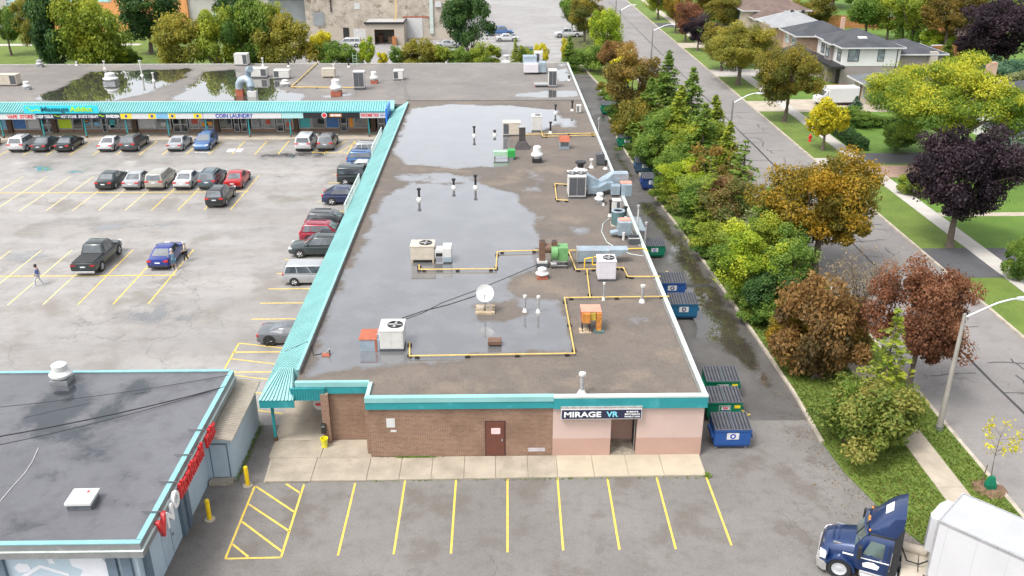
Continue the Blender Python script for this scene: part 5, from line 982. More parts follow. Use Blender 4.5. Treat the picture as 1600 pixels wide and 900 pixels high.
CARS = {
 'sedan': dict(L=4.7, W=1.82, st=SED, g=dict(b=(.72, 3.5), t=(1.5, 2.6), w=(.84, .64), z=(.95, 1.46)), win=[(.25, .5, .17, .48), (.52, .83, .5, .94)], ax=(.92, 3.75), lamp=(.82, .7)),
 'suv': dict(L=4.6, W=1.86, st=SUV, g=dict(b=(.08, 3.4), t=(.42, 2.5), w=(.87, .7), z=(1.03, 1.68)), win=[(.06, .27, .1, .27), (.3, .55, .3, .55), (.57, .88, .57, .97)], ax=(.88, 3.68), lamp=(.95, .8), r=.36, rack=(-1, 1)),
 'coupesuv': dict(L=4.8, W=1.95, st=[(x*1.043, a_, b_, c_) for x, a_, b_, c_ in SUV], g=dict(b=(.12, 3.55), t=(1.25, 2.55), w=(.9, .66), z=(1.05, 1.64)), win=[(.2, .5, .14, .48), (.52, .86, .5, .97)], ax=(.95, 3.85), lamp=(.97, .8), r=.38),
 'boxy': dict(L=4.35, W=1.84, st=[(x*.945, a_, b_, c_+.04) for x, a_, b_, c_ in SUV], g=dict(b=(.03, 3.15), t=(.12, 2.6), w=(.88, .78), z=(1.06, 1.78)), win=[(.05, .27, .05, .27), (.29, .55, .29, .55), (.57, .9, .57, .97)], ax=(.82, 3.4), lamp=(1.0, .85), r=.35),
 'van': dict(L=5.05, W=1.95, st=[(0, .86, .4, .85), (.05, .95, .3, 1.05), (.3, .99, .25, 1.1), (1.5, 1, .22, 1.08), (3.2, 1, .22, 1.04), (4.2, .99, .24, 1.0), (4.75, .92, .28, .86), (5.05, .78, .38, .66)], g=dict(b=(.05, 4.25), t=(.28, 3.1), w=(.92, .76), z=(1.05, 1.75)), win=[(.04, .28, .06, .29), (.3, .56, .31, .58), (.58, .86, .6, .97)], ax=(.95, 4.0), lamp=(1.0, .78), r=.34),
 'pickup': dict(L=5.85, W=2.02, st=[(0, .93, .5, 1.1), (.04, .98, .45, 1.16), (1.0, 1, .42, 1.16), (2.1, 1, .4, 1.17), (3.2, 1, .38, 1.16), (4.4, 1, .38, 1.15), (5.3, .97, .4, 1.1), (5.7, .93, .44, .98), (5.85, .84, .5, .8)], g=dict(b=(2.05, 4.55), t=(2.3, 3.75), w=(.94, .76), z=(1.15, 1.9)), win=[(.1, .42, .1, .42), (.45, .85, .45, .98)], ax=(1.2, 4.8), lamp=(.95, .9), r=.42),
 'sport': dict(L=4.55, W=1.98, st=[(0, .84, .3, .7), (.06, .93, .2, .86), (.4, .99, .15, .93), (1.0, 1, .13, .92), (2.0, .95, .12, .82), (3.0, .96, .13, .76), (3.7, 1, .15, .76), (4.2, .93, .18, .6), (4.55, .7, .24, .38)], g=dict(b=(.5, 3.3), t=(1.75, 2.3), w=(.78, .52), z=(.84, 1.19)), win=[(.42, .82, .3, .95)], ax=(.85, 3.5), lamp=(.72, .6), r=.36, darkrim=True),
}
PROTO = {}
PAINTS = {'white': (.54, .54, .545), 'black': (.012, .014, .016), 'blackgreen': (.012, .022, .022), 'graphite': (.06, .065, .07), 'grey': (.16, .165, .165), 'silver': (.38, .39, .4), 'beige': (.36, .34, .29), 'blue': (.012, .03, .22), 'midblue': (.04, .12, .3), 'navy': (.015, .025, .08), 'red': (.42, .012, .015), 'crimson': (.3, .01, .035), 'slateblue': (.06, .09, .11), 'greengrey': (.035, .05, .05), 'gunmetal': (.13, .135, .145)}
def car(kind, color, px_, py_, label, rz=90, grp='cars parked in the plaza lot', name='parked_car', cat='car', s=1.0, z=0.0, at=None):
    PAINT('paint_'+color, PAINTS[color])
    if kind not in PROTO: o = PROTO[kind] = make_car(kind)
    else: o = copy_tree(PROTO[kind])
    p = Vector(at) if at else G(px_, py_)
    o.location = (p.x, p.y, z); o.rotation_euler = (0, 0, math.radians(rz+random.uniform(-1, 1))); o.scale = (s, s, s); tag(o, label, cat, grp); o.name = name
    for ch in o.children:
        n = ch.name.split('.')[0]
        if n in ('body', 'cabin', 'mirror'):
            if not ch.data.materials: ch.data.materials.append(MATS['paint_'+color])
            remat(ch, MATS['paint_'+color])
    return o
wy = 104.9
A = lambda px_: (G(px_, 226).x, wy, 0)
car('suv', 'white', 0, 0, 'white fastback SUV under the massage sign', at=A(49), s=1.02); car('sedan', 'graphite', 0, 0, 'dark grey sedan between the white SUV and a black sedan', at=A(83)); car('sedan', 'black', 0, 0, 'black sedan under the hot stone lettering', at=A(118)); car('sedan', 'white', 0, 0, 'white sedan beside the dark grey SUV', at=A(183)); car('suv', 'graphite', 0, 0, 'dark grey SUV beside the white sedan', at=A(218), s=1.04); car('sedan', 'silver', 0, 0, 'silver sedan beside the blue SUV', at=A(287)); car('suv', 'midblue', 0, 0, 'blue SUV parked nose out by the laundry', -90, at=A(327)); car('van', 'white', 0, 0, 'white minivan at the black shop sign', at=A(482)); car('suv', 'grey', 0, 0, 'grey SUV beside the white minivan', at=A(515), s=1.04); car('sedan', 'black', 0, 0, 'black sedan parked under the vape sign', at=A(-12))
my = 90.3
B = lambda px_: (G(px_, 283).x, my, 0)
car('sedan', 'blackgreen', 0, 0, 'black sedan at the open end of the middle row', at=B(183)); car('sedan', 'silver', 0, 0, 'silver sedan between the black sedan and the beige van', at=B(223)); car('van', 'beige', 0, 0, 'beige silver minivan in the middle row', at=B(259), s=.98); car('sedan', 'white', 0, 0, 'white sedan in the middle row beside the minivan', at=B(300)); car('suv', 'slateblue', 0, 0, 'slate blue SUV between the white and red sedans', at=B(338), s=1.03); car('sedan', 'red', 0, 0, 'bright red sedan in the middle row', at=B(376)); car('suv', 'black', 0, 0, 'black SUV standing behind the red sedan', at=(G(350, 310).x, 84.6, 0))
car('pickup', 'blackgreen', 0, 0, 'black pickup truck with covered bed alone in its row', 90, name='pickup_truck', cat='pickup truck', at=(G(156, 410).x, 68.7, 0)); car('sedan', 'blue', 0, 0, 'royal blue sedan with a couple at its side', at=(G(264, 405).x, 69.2, 0))
cy_ = lambda y, x=-15.0: (x, y, 0)
car('suv', 'silver', 0, 0, 'silver grey SUV parked nearest the wing along the canopy', 0, at=cy_(100.6, -14.1)); car('suv', 'midblue', 0, 0, 'blue SUV behind the lattice frame along the canopy', 0, at=cy_(97.0, -14.3)); car('sedan', 'white', 0, 0, 'white sedan between the blue and the boxy black SUV', 0, at=cy_(93.8, -14.2)); car('boxy', 'blackgreen', 0, 0, 'boxy black SUV with its tail out from the canopy', 0, at=cy_(90.4, -14.3), s=1.05); car('coupesuv', 'navy', 0, 0, 'dark navy fastback SUV with silver wheels along the canopy', 0, at=cy_(84.0, -14.6)); car('suv', 'graphite', 0, 0, 'charcoal SUV beside the crimson one along the canopy', 0, at=cy_(76.6, -14.9)); car('suv', 'crimson', 0, 0, 'crimson SUV along the canopy', 0, at=cy_(73.6, -14.8)); car('suv', 'greengrey', 0, 0, 'dark green-grey SUV parked nose out from the canopy', 180, at=cy_(70.4, -15.0), s=1.03); car('van', 'silver', 0, 0, 'silver crossover with roof bars along the canopy', 0, at=cy_(64.6, -14.2), s=.95)
car('sport', 'gunmetal', 0, 0, 'low gunmetal sports car with dark wheels along the canopy', 0, name='sports_car', at=cy_(54.7, -13.9))
car('pickup', 'midblue', 781, 55, 'blue pickup truck in the far lot', 0, 'trucks in the far lot', 'pickup_truck', 'pickup truck'); car('pickup', 'white', 888, 58, 'white pickup truck at the edge of the far lot', 180, 'trucks in the far lot', 'pickup_truck', 'pickup truck'); car('van', 'white', 545, 73, 'white van with dark windows before the stained wall', 180, 'trucks in the far lot', 'van', 'van'); car('sedan', 'white', 792, 64, 'white sedan in front of the far blue pickup', 0, 'trucks in the far lot'); car('sedan', 'silver', 700, 74, 'silver sedan half hidden by the shrub row', 0, 'trucks in the far lot')
car('suv', 'graphite', 0, 0, 'dark SUV parked before the brick house', 0, 'cars in driveways', at=(47, 150.2, .12)); car('sedan', 'white', 0, 0, 'white car in the driveway before the pale roofed house', 0, 'cars in driveways', at=(46.5, 180, .12))
# white cargo van in the driveway
cv = thing('cargo_trailer', 'white box cargo van in the driveway of the low grey-roofed house', 'van', (47.8, 126.2, .12), math.radians(4))
MB().box(-1.4, 3.0, -1.05, 1.05, .45, 2.5, .06).build('box', MATS['sign_white'], cv); MB().loft([[(-2.9, -.85, .5), (-2.9, .85, .5), (-2.9, .85, 1.15), (-2.9, -.85, 1.15)], [(-2.2, -.95, .45), (-2.2, .95, .45), (-2.2, .95, 1.35), (-2.2, -.95, 1.35)], [(-1.5, -.95, .45), (-1.5, .95, .45), (-1.5, .85, 2.1), (-1.5, -.85, 2.1)]]).build('cab', MATS['sign_white'], cv); MB().slab4((-2.2, -.8, 1.4), (-1.66, -.75, 2.0), (-1.66, .75, 2.0), (-2.2, .8, 1.4), -.04).build('windshield', MATS['car_glass'], cv)
for x in (-2.1, 1.9):
    for s_ in (-1, 1): MB().lathe([(.36, -.1), (.36, .1)], n=16).build('wheel', MATS['tyre'], cv, (x, s_*.9, .36)).rotation_euler = (PI/2, 0, 0)

# ================================================================ SEMI TRUCK
PAINT('truck_navy', (.008, .03, .11), .3); M('tank_alu', (.6, .6, .61), .3, .7, var=.15); M('deck_beige', (.48, .42, .34), .7, var=.15); M('trailer_white', (.5, .5, .515), .45, var=.05, scale=.6, stain=((.55, .54, .52), .3, .7)); M('trailer_roof', (.38, .385, .395), .5, var=.1, scale=.5, stain=((.42, .41, .4), .4, .6)); M('marker_orange', (.85, .3, .03), .35); M('bumper_grey', (.36, .35, .34), .45, .2)
tr = thing('semi_truck', 'navy blue day-cab semi truck with tall roof fairing and white door decals', 'truck', (14.6, 32.5, 0), math.radians(154.5))
TN = MATS['truck_navy']
def sec(x, w0, w1, z0, z1, rnd=.12):   # rounded-top section
    return [(x, -w0, z0), (x, w0, z0), (x, w0, z0+(z1-z0)*.55), (x, w1, z1-rnd), (x, w1-rnd, z1-.02), (x, 0, z1+.03), (x, -w1+rnd, z1-.02), (x, -w1, z1-rnd), (x, -w0, z0+(z1-z0)*.55)]
MB().loft([sec(-.08, .72, .6, .62, 1.22), sec(-.2, .84, .7, .58, 1.4), sec(-.7, .9, .76, .6, 1.58), sec(-1.3, .95, .82, .7, 1.72), sec(-1.5, .96, .84, .7, 1.76)]).build('hood', TN, tr, smooth=40)
for s_ in (-1, 1):   # fenders
    rg = []
    for k in range(9):
        an = PI*(k/8); c_, n_ = math.cos(an), math.sin(an); rg.append([(-.98+.66*c_, s_*.72, .55+.66*n_), (-.98+.66*c_, s_*1.2, .5+.62*n_), (-.98+.56*c_, s_*1.2, .5+.54*n_), (-.98+.56*c_, s_*.72, .55+.56*n_)])
    MB().loft(rg).build('fender', TN, tr, smooth=40)
    MB().loft([[(-.42, s_*.7, .5), (-.42, s_*1.18, .55), (-.42, s_*1.12, 1.1), (-.42, s_*.72, 1.3)], [(-.06, s_*.72, .55), (-.1, s_*1.02, .6), (-.14, s_*.98, .98), (-.1, s_*.7, 1.15)]]).build('fender_nose', TN, tr, smooth=40)
    MB().loft([[(-.04, s_*.74, .86), (-.1, s_*1.06, .84), (-.12, s_*1.04, 1.05), (-.06, s_*.74, 1.08)], [(-.3, s_*.76, .92), (-.34, s_*1.17, .88), (-.36, s_*1.14, 1.1), (-.3, s_*.76, 1.18)]]).build('headlight', MATS['lamp_clear'], tr)
    MB().box(-1.62, -1.0, *sorted((s_*.95, s_*1.0)), 1.28, 1.33).build('stripe', MATS['letter_white'], tr); MB().box(-.9, -.55, *sorted((s_*.66, s_*.74)), 1.52, 1.58).build('hood_mirror', MATS['chrome'], tr)
MB().loft([[(-.02, -1.0, .3), (-.02, 1.0, .3), (.04, .9, .68), (.04, -.9, .68)], [(-.3, -1.22, .3), (-.3, 1.22, .3), (-.24, 1.2, .7), (-.24, -1.2, .7)], [(-.45, -1.22, .32), (-.45, 1.22, .32), (-.42, 1.2, .66), (-.42, -1.2, .66)]]).build('bumper', MATS['bumper_grey'], tr, smooth=35)
MB().loft([[(-.02, -.5, .62), (-.02, .5, .62), (-.12, .5, 1.3), (-.12, -.5, 1.3)], [(-.14, -.62, .6), (-.14, .62, .6), (-.2, .62, 1.38), (-.2, -.62, 1.38)]]).build('grille', MATS['chrome'], tr)
for z in (.72, .84, .96, 1.08, 1.2): MB().box(-.14, -.005-.1*(z-.62), -.44, .44, z, z+.05).build('grille_bar', MATS['plastic_black'], tr)
# cab
def csec(x, w0, w1, z1): return [(x, -w0, .75), (x, w0, .75), (x, w0*1.01, 1.6), (x, w1, z1-.16), (x, w1-.14, z1), (x, -w1+.14, z1), (x, -w1, z1-.16), (x, -w0*1.01, 1.6)]
MB().loft([csec(-1.45, 1.02, .98, 1.72), csec(-1.62, 1.08, 1.0, 2.1), csec(-1.95, 1.12, 1.0, 2.62), csec(-2.15, 1.14, 1.02, 2.72), csec(-2.95, 1.16, 1.06, 2.78)]).build('cab', TN, tr, smooth=35)
MB().loft([[(-1.42, -.86, 1.74), (-1.42, .86, 1.74), (-1.88, .84, 2.58), (-1.88, -.84, 2.58)], [(-1.5, -.84, 1.7), (-1.5, .84, 1.7), (-1.95, .8, 2.56), (-1.95, -.8, 2.56)]]).build('windshield', GLASS('truck_glass', (.05, .075, .07), .05), tr)
MB().bar((-1.405, 0, 1.74), (-1.87, 0, 2.6), .04).build('windshield_bar', MATS['plastic_black'], tr)
for s_ in (-1, 1):
    MB().loft([[(-1.8, s_*1.115, 1.62), (-2.62, s_*1.165, 1.62), (-2.62, s_*1.1, 2.35), (-2.05, s_*1.06, 2.35)], [(-1.8, s_*1.125, 1.62), (-2.62, s_*1.175, 1.62), (-2.62, s_*1.11, 2.35), (-2.05, s_*1.07, 2.35)]]).build('side_window', MATS['truck_glass'], tr)
    d_ = MB().box(-2.78, -1.72, *sorted((s_*1.13, s_*1.175)), .78, 1.58, .015).build('door', TN, tr)
    MB().box(-2.9, -1.7, *sorted((s_*1.176, s_*1.186)), 1.42, 1.47).build('stripe', MATS['letter_white'], d_); MB().prism_axis([(-2.5, 1.0), (-2.55, 1.2), (-2.3, 1.32), (-2.05, 1.3), (-1.85, 1.18), (-1.9, 1.0)], *sorted((s_*1.176, s_*1.184)), 'y').build('decal', MATS['letter_white'], d_)
    MB().box(-2.6, -2.5, *sorted((s_*1.17, s_*1.2)), 1.5, 1.56).build('handle', MATS['chrome'], d_)
    m_ = MB().box(-1.75, -1.58, *sorted((s_*1.3, s_*1.5)), 1.55, 2.2, .03).build('mirror', MATS['plastic_black'], tr); MB().tube([(-1.66, s_*1.05, 1.75), (-1.66, s_*1.36, 1.75)], .03).build('mirror_arm', MATS['plastic_black'], m_)
    # side extender
    MB().loft([[(-2.9, s_*1.12, .8), (-2.9, s_*1.2, .8), (-2.95, s_*1.14, 2.7), (-2.95, s_*1.05, 2.7)], [(-3.25, s_*1.14, .8), (-3.25, s_*1.2, .8), (-3.25, s_*1.14, 3.45), (-3.25, s_*1.06, 3.45)]]).build('side_extender', MATS['plastic_black'], tr)
    q = MB().lathe([(.3, 0), (.3, 1.5)], n=18).build('fuel_tank', MATS['tank_alu'], tr, (-3.3, s_*.88, .62), smooth=40); q.rotation_euler = (0, PI/2, 0); MB().box(-3.1, -1.85, *sorted((s_*1.0, s_*1.26)), .5, .58).build('step', MATS['tank_alu'], tr); MB().box(-3.1, -1.85, *sorted((s_*1.0, s_*1.2)), .28, .34).build('step', MATS['tank_alu'], tr)
# roof fairing: swept up to the back
def fs(x, w0, w1, z0, z1): return [(x, -w0, z0), (x, w0, z0), (x, w0*.98, z0+(z1-z0)*.45), (x, w1, z1-.1), (x, w1*.72, z1), (x, -w1*.72, z1), (x, -w1, z1-.1), (x, -w0*.98, z0+(z1-z0)*.45)]
MB().loft([fs(-1.82, .78, .6, 2.6, 2.72), fs(-2.0, .9, .7, 2.66, 2.92), fs(-2.3, .98, .8, 2.7, 3.28), fs(-2.6, 1.03, .88, 2.74, 3.58), fs(-2.9, 1.06, .95, 2.76, 3.78), fs(-3.2, 1.08, 1.0, 2.76, 3.92)]).build('roof_fairing', TN, tr, smooth=38)
MB().add([(-3.205, -1.02, 2.8), (-3.205, 1.02, 2.8), (-3.205, .94, 3.8), (-3.205, -.94, 3.8)], [(0, 1, 2, 3)]).build('fairing_shade', MATS['plastic_black'], tr)  # black sheet stands for the shaded inside of the open-backed fairing
MB().loft([[(-2.42, -.28, 3.415), (-2.42, .34, 3.415), (-2.7, .3, 3.665), (-2.7, -.34, 3.665)], [(-2.41, -.28, 3.425), (-2.41, .34, 3.425), (-2.69, .3, 3.675), (-2.69, -.34, 3.675)]]).build('fairing_decal', MATS['letter_white'], tr)
MB().tube([(-1.86, -1.0, 2.55), (-1.72, -.6, 2.72), (-1.68, 0, 2.77), (-1.72, .6, 2.72), (-1.86, 1.0, 2.55)], .05, 8).build('visor', TN, tr)
for y in (-.85, -.12, 0, .12, .85): MB().lathe([(.045, 0), (.045, .05), (.02, .08)], n=8).build('marker_light', MATS['marker_orange'], tr, (-1.83-.1*abs(y), y, 2.72))
for x in (-.98,):
    for s_ in (-1, 1):
        o = MB().lathe([(.32, -.14), (.49, -.15), (.52, -.1), (.52, .1), (.49, .15), (.32, .14), (.32, .02)], n=28, cap=False).build('wheel', MATS['tyre'], tr, (x, s_*1.03, .52), smooth=40); o.rotation_euler = (-s_*PI/2, 0, 0)
        rim = MB().lathe([(.33, .1), (.33, .14), (.27, .13), (.2, .03), (.12, .03), (.1, .12), (.01, .13)], n=24)
        for k in range(10): an = k*PI/5; rim.lathe([(.018, .03), (.018, .07)], .17*math.cos(an), .17*math.sin(an), 0, 6)
        rim.build('rim', MATS['rim_silver'], o, smooth=40)
for y in (-.42, .42): MB().box(-8.2, -.6, y-.06, y+.06, .62, .88).build('chassis_rail', M('chassis_navy', (.02, .03, .06), .6), tr)
for x in (-3.75, -4.45): MB().box(x-.33, x+.33, -.95, .55, .9, .98, .01).build('deck_plate', MATS['deck_beige'], tr)
MB().box(-4.3, -3.4, .6, 1.15, .4, 1.05, .03).build('battery_box', MATS['deck_beige'], tr); MB().lathe([(.22, 0), (.22, 1.0)], n=14).build('air_tank', MATS['deck_beige'], tr, (-4.4, -.85, 1.1), smooth=40).rotation_euler = (0, PI/2, 0)
MB().tube([(-3.26, .3, 2.0), (-3.6, .3, 1.25), (-4.1, .2, 1.15), (-4.7, .1, 1.6)], .035, 8).build('air_hose', MATS['plastic_black'], tr)
for x in (-5.6, -6.9):
    for s_ in (-1, 1): MB().lathe([(.3, -.28), (.52, -.28), (.52, .28), (.3, .28)], n=22).build('wheel', MATS['tyre'], tr, (x, s_*.92, .52), smooth=40).rotation_euler = (PI/2, 0, 0)
MB().lathe([(.2, 0), (.2, .13)], n=12).build('fifth_wheel', MATS['plastic_black'], tr, (-6.2, 0, .88))
for s_ in (-1, 1):
    MB().box(-2.83, -2.81, *sorted((s_*1.15, s_*1.178)), .8, 2.5).build('door_seam', MATS['plastic_black'], tr); MB().box(-3.0, -1.95, *sorted((s_*1.0, s_*1.075)), 2.66, 2.7).build('roof_seam', MATS['plastic_black'], tr); MB().tube([(-2.95, s_*1.2, 1.1), (-2.95, s_*1.24, 1.5), (-2.95, s_*1.2, 2.1)], .022).build('grab_handle', MATS['chrome'], tr)
for x in (-.5, -.75): MB().box(x, x+.05, -.5, .5, 1.53+.12*(-x), 1.545+.12*(-x)).build('hood_crease', TN, tr)
MB().loft([[(-2.0, -.7, 1.55), (-2.0, -.3, 1.55), (-2.3, -.3, 1.55), (-2.3, -.7, 1.55)], [(-2.05, -.72, 1.95), (-2.05, -.28, 1.95), (-2.3, -.28, 1.95), (-2.3, -.72, 1.95)]]).build('seat', MATS['marker_orange'], tr)
# trailer
tl = thing('semi_trailer', 'white refrigerated semi trailer turning behind the navy truck', 'trailer', (19.15, 30.75, 0), math.atan2(.72, -.69))
MB().box(-14, 0, -1.3, 1.3, 1.15, 4.03, .05).build('body', MATS['trailer_white'], tl); MB().box(-14, -.06, -1.22, 1.22, 4.03, 4.055).build('roof', MATS['trailer_roof'], tl)
for y in (-1.3, 1.3): MB().box(-14, .02, y-.03, y+.03, 3.98, 4.08).build('top_rail', MATS['tank_alu'], tl)
MB().box(-.04, .03, -1.32, 1.32, 3.97, 4.07).build('top_rail', MATS['tank_alu'], tl); MB().box(-.05, .03, -1.33, -1.24, 1.15, 3.97).build('corner_post', MATS['tank_alu'], tl); MB().box(-.05, .03, 1.24, 1.33, 1.15, 3.97).build('corner_post', MATS['tank_alu'], tl)
MB().loft([[(0, -.85, 2.0), (0, .85, 2.0), (0, .85, 3.75), (0, -.85, 3.75)], [(.42, -.85, 2.05), (.42, .85, 2.05), (.42, .85, 3.72), (.42, -.85, 3.72)], [(.58, -.6, 2.25), (.58, .6, 2.25), (.58, .5, 3.66), (.58, -.5, 3.66)]]).build('cooling_unit', MATS['trailer_white'], tl, smooth=30)
MB().box(.552, .57, -.55, .55, 2.3, 2.9).build('cooling_grille', MATS['coil_dark'], tl)
for k in range(12): MB().box(-.4-k*1.2, -.39-k*1.2, 1.3, 1.304, 1.2, 3.95).build('panel_seam', MATS['trailer_roof'], tl); MB().box(-.9-k*1.2, -.885-k*1.2, -1.2, 1.2, 4.055, 4.06).build('roof_bow', MATS['trailer_white'], tl)
for k in range(3): MB().box(-5.2-k*1.0, -4.4-k*1.0, 1.301, 1.308, 1.18, 1.25).build('reflector', MATS['lamp_red'], tl)
for x in (-10.4, -11.7):
    for s_ in (-1, 1): MB().lathe([(.3, -.28), (.52, -.28), (.52, .28), (.3, .28)], n=20).build('wheel', MATS['tyre'], tl, (x, s_*1.0, .52), smooth=40).rotation_euler = (PI/2, 0, 0)
for s_ in (-1, 1): MB().box(-2.6, -2.45, s_*.7-.06, s_*.7+.06, 0, 1.15).build('landing_leg', MATS['pipe_grey'], tl)
# ================================================================ HOUSES
SHINGLE('roof_charcoal', (.05, .053, .063), (.07, .073, .083)); SHINGLE('roof_grey', (.11, .12, .128), (.145, .156, .163)); SHINGLE('roof_pale', (.25, .26, .27), (.31, .315, .32)); SHINGLE('roof_brown', (.13, .09, .078), (.17, .12, .1))
M('siding_white', (.62, .615, .6), .7, var=.06, scale=.4, world=True); M('siding_taupe', (.27, .235, .225), .75, var=.1, scale=.5, world=True); M('frame_black', (.02, .02, .022), .5); M('trim_white', (.5, .5, .5), .5, var=.05); BRICK('orange_brick', (.42, .23, .14), (.52, .31, .2), (.5, .45, .38)); BRICK('buff_brick', (.45, .36, .27), (.5, .42, .32), (.5, .47, .42)); BRICK('stone_mix', (.35, .28, .23), (.5, .45, .4), (.4, .37, .34), 1.4); M('fence_wood', (.4, .17, .06), .8, var=.3, scale=2, world=True, stain=((.25, .1, .04), .5, 1.0)); GLASS('house_glass', (.16, .19, .2), .06)
def rel(o, mb):
    l = o.location; mb.v = [(p[0]-l.x, p[1]-l.y, p[2]-l.z) for p in mb.v]; return mb
def hip(o, x0, x1, y0, y1, ze, zr, mat, ov=.45, along=None, name='roof', inset=1.0, label=None):
    x0 -= ov; x1 += ov; y0 -= ov; y1 += ov; w_ = x1-x0; d_ = y1-y0
    if (along or ('x' if w_ > d_ else 'y')) == 'x': r = d_/2*inset; a_, b_ = (x0+r, (y0+y1)/2), (x1-r, (y0+y1)/2)
    else: r = w_/2*inset; a_, b_ = ((x0+x1)/2, y0+r), ((x0+x1)/2, y1-r)
    m = MB().add([(x0, y0, ze), (x1, y0, ze), (x1, y1, ze), (x0, y1, ze), (a_[0], a_[1], zr), (b_[0], b_[1], zr), (x0, y0, ze-.18), (x1, y0, ze-.18), (x1, y1, ze-.18), (x0, y1, ze-.18)],
        ([(0, 1, 5, 4), (2, 3, 4, 5), (1, 2, 5), (3, 0, 4)] if (along or ('x' if w_ > d_ else 'y')) == 'x' else [(0, 1, 4), (1, 2, 5, 4), (2, 3, 5), (3, 0, 4, 5)])+[(9, 8, 7, 6)])
    r_ = rel(o, m).build(name, MATS[mat], o, label=label)
    g = MB()
    for (a, b, c, d) in ((x0-.06, x1+.06, y0-.1, y0), (x0-.06, x1+.06, y1, y1+.1), (x0-.1, x0, y0, y1), (x1, x1+.1, y0, y1)): g.box(a, b, c, d, ze-.18, ze+.02)
    rel(o, g).build('gutter', MATS['trim_white'], r_)
    return r_
def wall(o, x0, x1, y0, y1, z0, z1, mat): return rel(o, MB().box(x0, x1, y0, y1, z0, z1)).build('wall', MATS[mat], o)
def hwin(o, face, a, b, z0, z1, at, mat='frame_black', mull=0):
    """window on a west ('w': at = x, a..b along y) or south ('s': at = y, a..b along x) wall"""
    t = .07
    def bx_(m, u0, u1, v0, v1, d0, d1): return m.box(at-d1, at-d0, u0, u1, v0, v1) if face == 'w' else m.box(u0, u1, at-d1, at-d0, v0, v1)
    wn = rel(o, bx_(MB(), a, b, z0, z1, -.02, .02)).build('window', MATS['house_glass'], o)
    m = MB(); bx_(m, a-t, a, z0-t, z1+t, -.01, .06); bx_(m, b, b+t, z0-t, z1+t, -.01, .06); bx_(m, a, b, z0-t, z0, -.01, .06); bx_(m, a, b, z1, z1+t, -.01, .06)
    if mull: bx_(m, a, b, z0+(z1-z0)*.62, z0+(z1-z0)*.62+.06, 0, .05)
    m.v = [(p[0]-o.location.x, p[1]-o.location.y, p[2]-o.location.z) for p in m.v]; m.build('frame', MATS[mat], wn)
    return wn
h2 = thing('house', 'modern two-storey white and taupe house with charcoal hip roof and black windows', 'house', (53.2, 140, .1))
wall(h2, 53.4, 62.2, 140.2, 152, .1, 2.95, 'siding_taupe'); wall(h2, 53.35, 62.25, 140.15, 148.2, 2.95, 5.75, 'siding_white'); wall(h2, 52.75, 57, 144.2, 146.4, .1, 5.75, 'siding_taupe'); wall(h2, 53.38, 62.2, 148.2, 152, 2.95, 5.75, 'siding_white')
hip(h2, 53.3, 62.3, 140.1, 152, 5.8, 7.7, 'roof_charcoal'); hip(h2, 52.7, 58.5, 143.6, 147, 5.82, 6.9, 'roof_charcoal', .35, 'x'); wall(h2, 62.25, 69.5, 141.2, 151, .1, 4.6, 'siding_taupe'); hip(h2, 61.5, 69.6, 141.1, 151, 4.65, 6.1, 'roof_charcoal')
for a, b in ((54.2, 55.8), (58.8, 59.7)): hwin(h2, 's', a, b, 3.75, 5.45, 140.15)
hwin(h2, 'w', 140.9, 142.4, 3.6, 5.4, 53.35, mull=1); hwin(h2, 'w', 148.6, 150.0, 3.6, 5.4, 53.38, mull=1); hwin(h2, 'w', 144.6, 146, 3.6, 5.4, 52.75, mull=1); hwin(h2, 'w', 146.7, 148.6, .9, 2.6, 53.4, mull=1)
rel(h2, MB().box(51.4, 53.5, 138.9, 152.2, 2.7, 3.15, .03)).build('porch_roof', MATS['frame_black'], h2); rel(h2, MB().box(53.25, 53.42, 140.5, 141.7, .15, 2.4)).build('door', MATS['frame_black'], h2); rel(h2, MB().box(52.0, 53.4, 142.2, 143.4, .1, 2.7)).build('porch_pier', MATS['siding_taupe'], h2); rel(h2, MB().box(52.9, 53.3, 151.6, 152, .1, 2.7)).build('porch_pier', MATS['orange_brick'], h2)
rel(h2, MB().slab4((56.2, 142.2, 6.75), (57.6, 142.2, 6.75), (57.6, 142.9, 6.97), (56.2, 142.9, 6.97), .08)).build('skylight', MATS['trim_white'], h2); rel(h2, MB().box(61.7, 61.8, 140.05, 140.13, .2, 5.7)).build('downpipe', MATS['frame_black'], h2); rel(h2, MB().box(67.2, 68.4, 140.6, 141.2, .1, 5.0)).build('chimney', MATS['stone_mix'], h2)
hb = thing('house', 'low bungalow with broad grey shingle roof beside the modern house', 'house', (52.6, 121.4, .1))
wall(hb, 52.6, 72, 121.4, 132.6, .1, 2.75, 'buff_brick'); hip(hb, 52.5, 72, 121.3, 132.8, 2.8, 4.9, 'roof_grey', .6)
for a, b in ((122.2, 123.6), (124.2, 126.4), (127, 128.4)): hwin(hb, 'w', a, b, .7, 2.4, 52.6, 'trim_white')
rel(hb, MB().box(52.5, 52.58, 129.3, 130.3, .15, 2.3)).build('door', MATS['brown_door'], hb)
for y in (121.6, 128.9, 131): rel(hb, MB().box(52.05, 52.25, y, y+.2, .1, 2.65)).build('porch_post', MATS['trim_white'], hb)
rel(hb, MB().box(69, 70.2, 126.5, 127.4, 3.4, 5.8)).build('chimney', MATS['orange_brick'], hb); rel(hb, MB().box(60, 60.5, 123.4, 123.8, 3.6, 4.1)).build('roof_vent', MATS['frame_black'], hb)
h3 = thing('house', 'two-storey brick house with dark hip roof next to the modern house', 'house', (50.8, 154.2, .1))
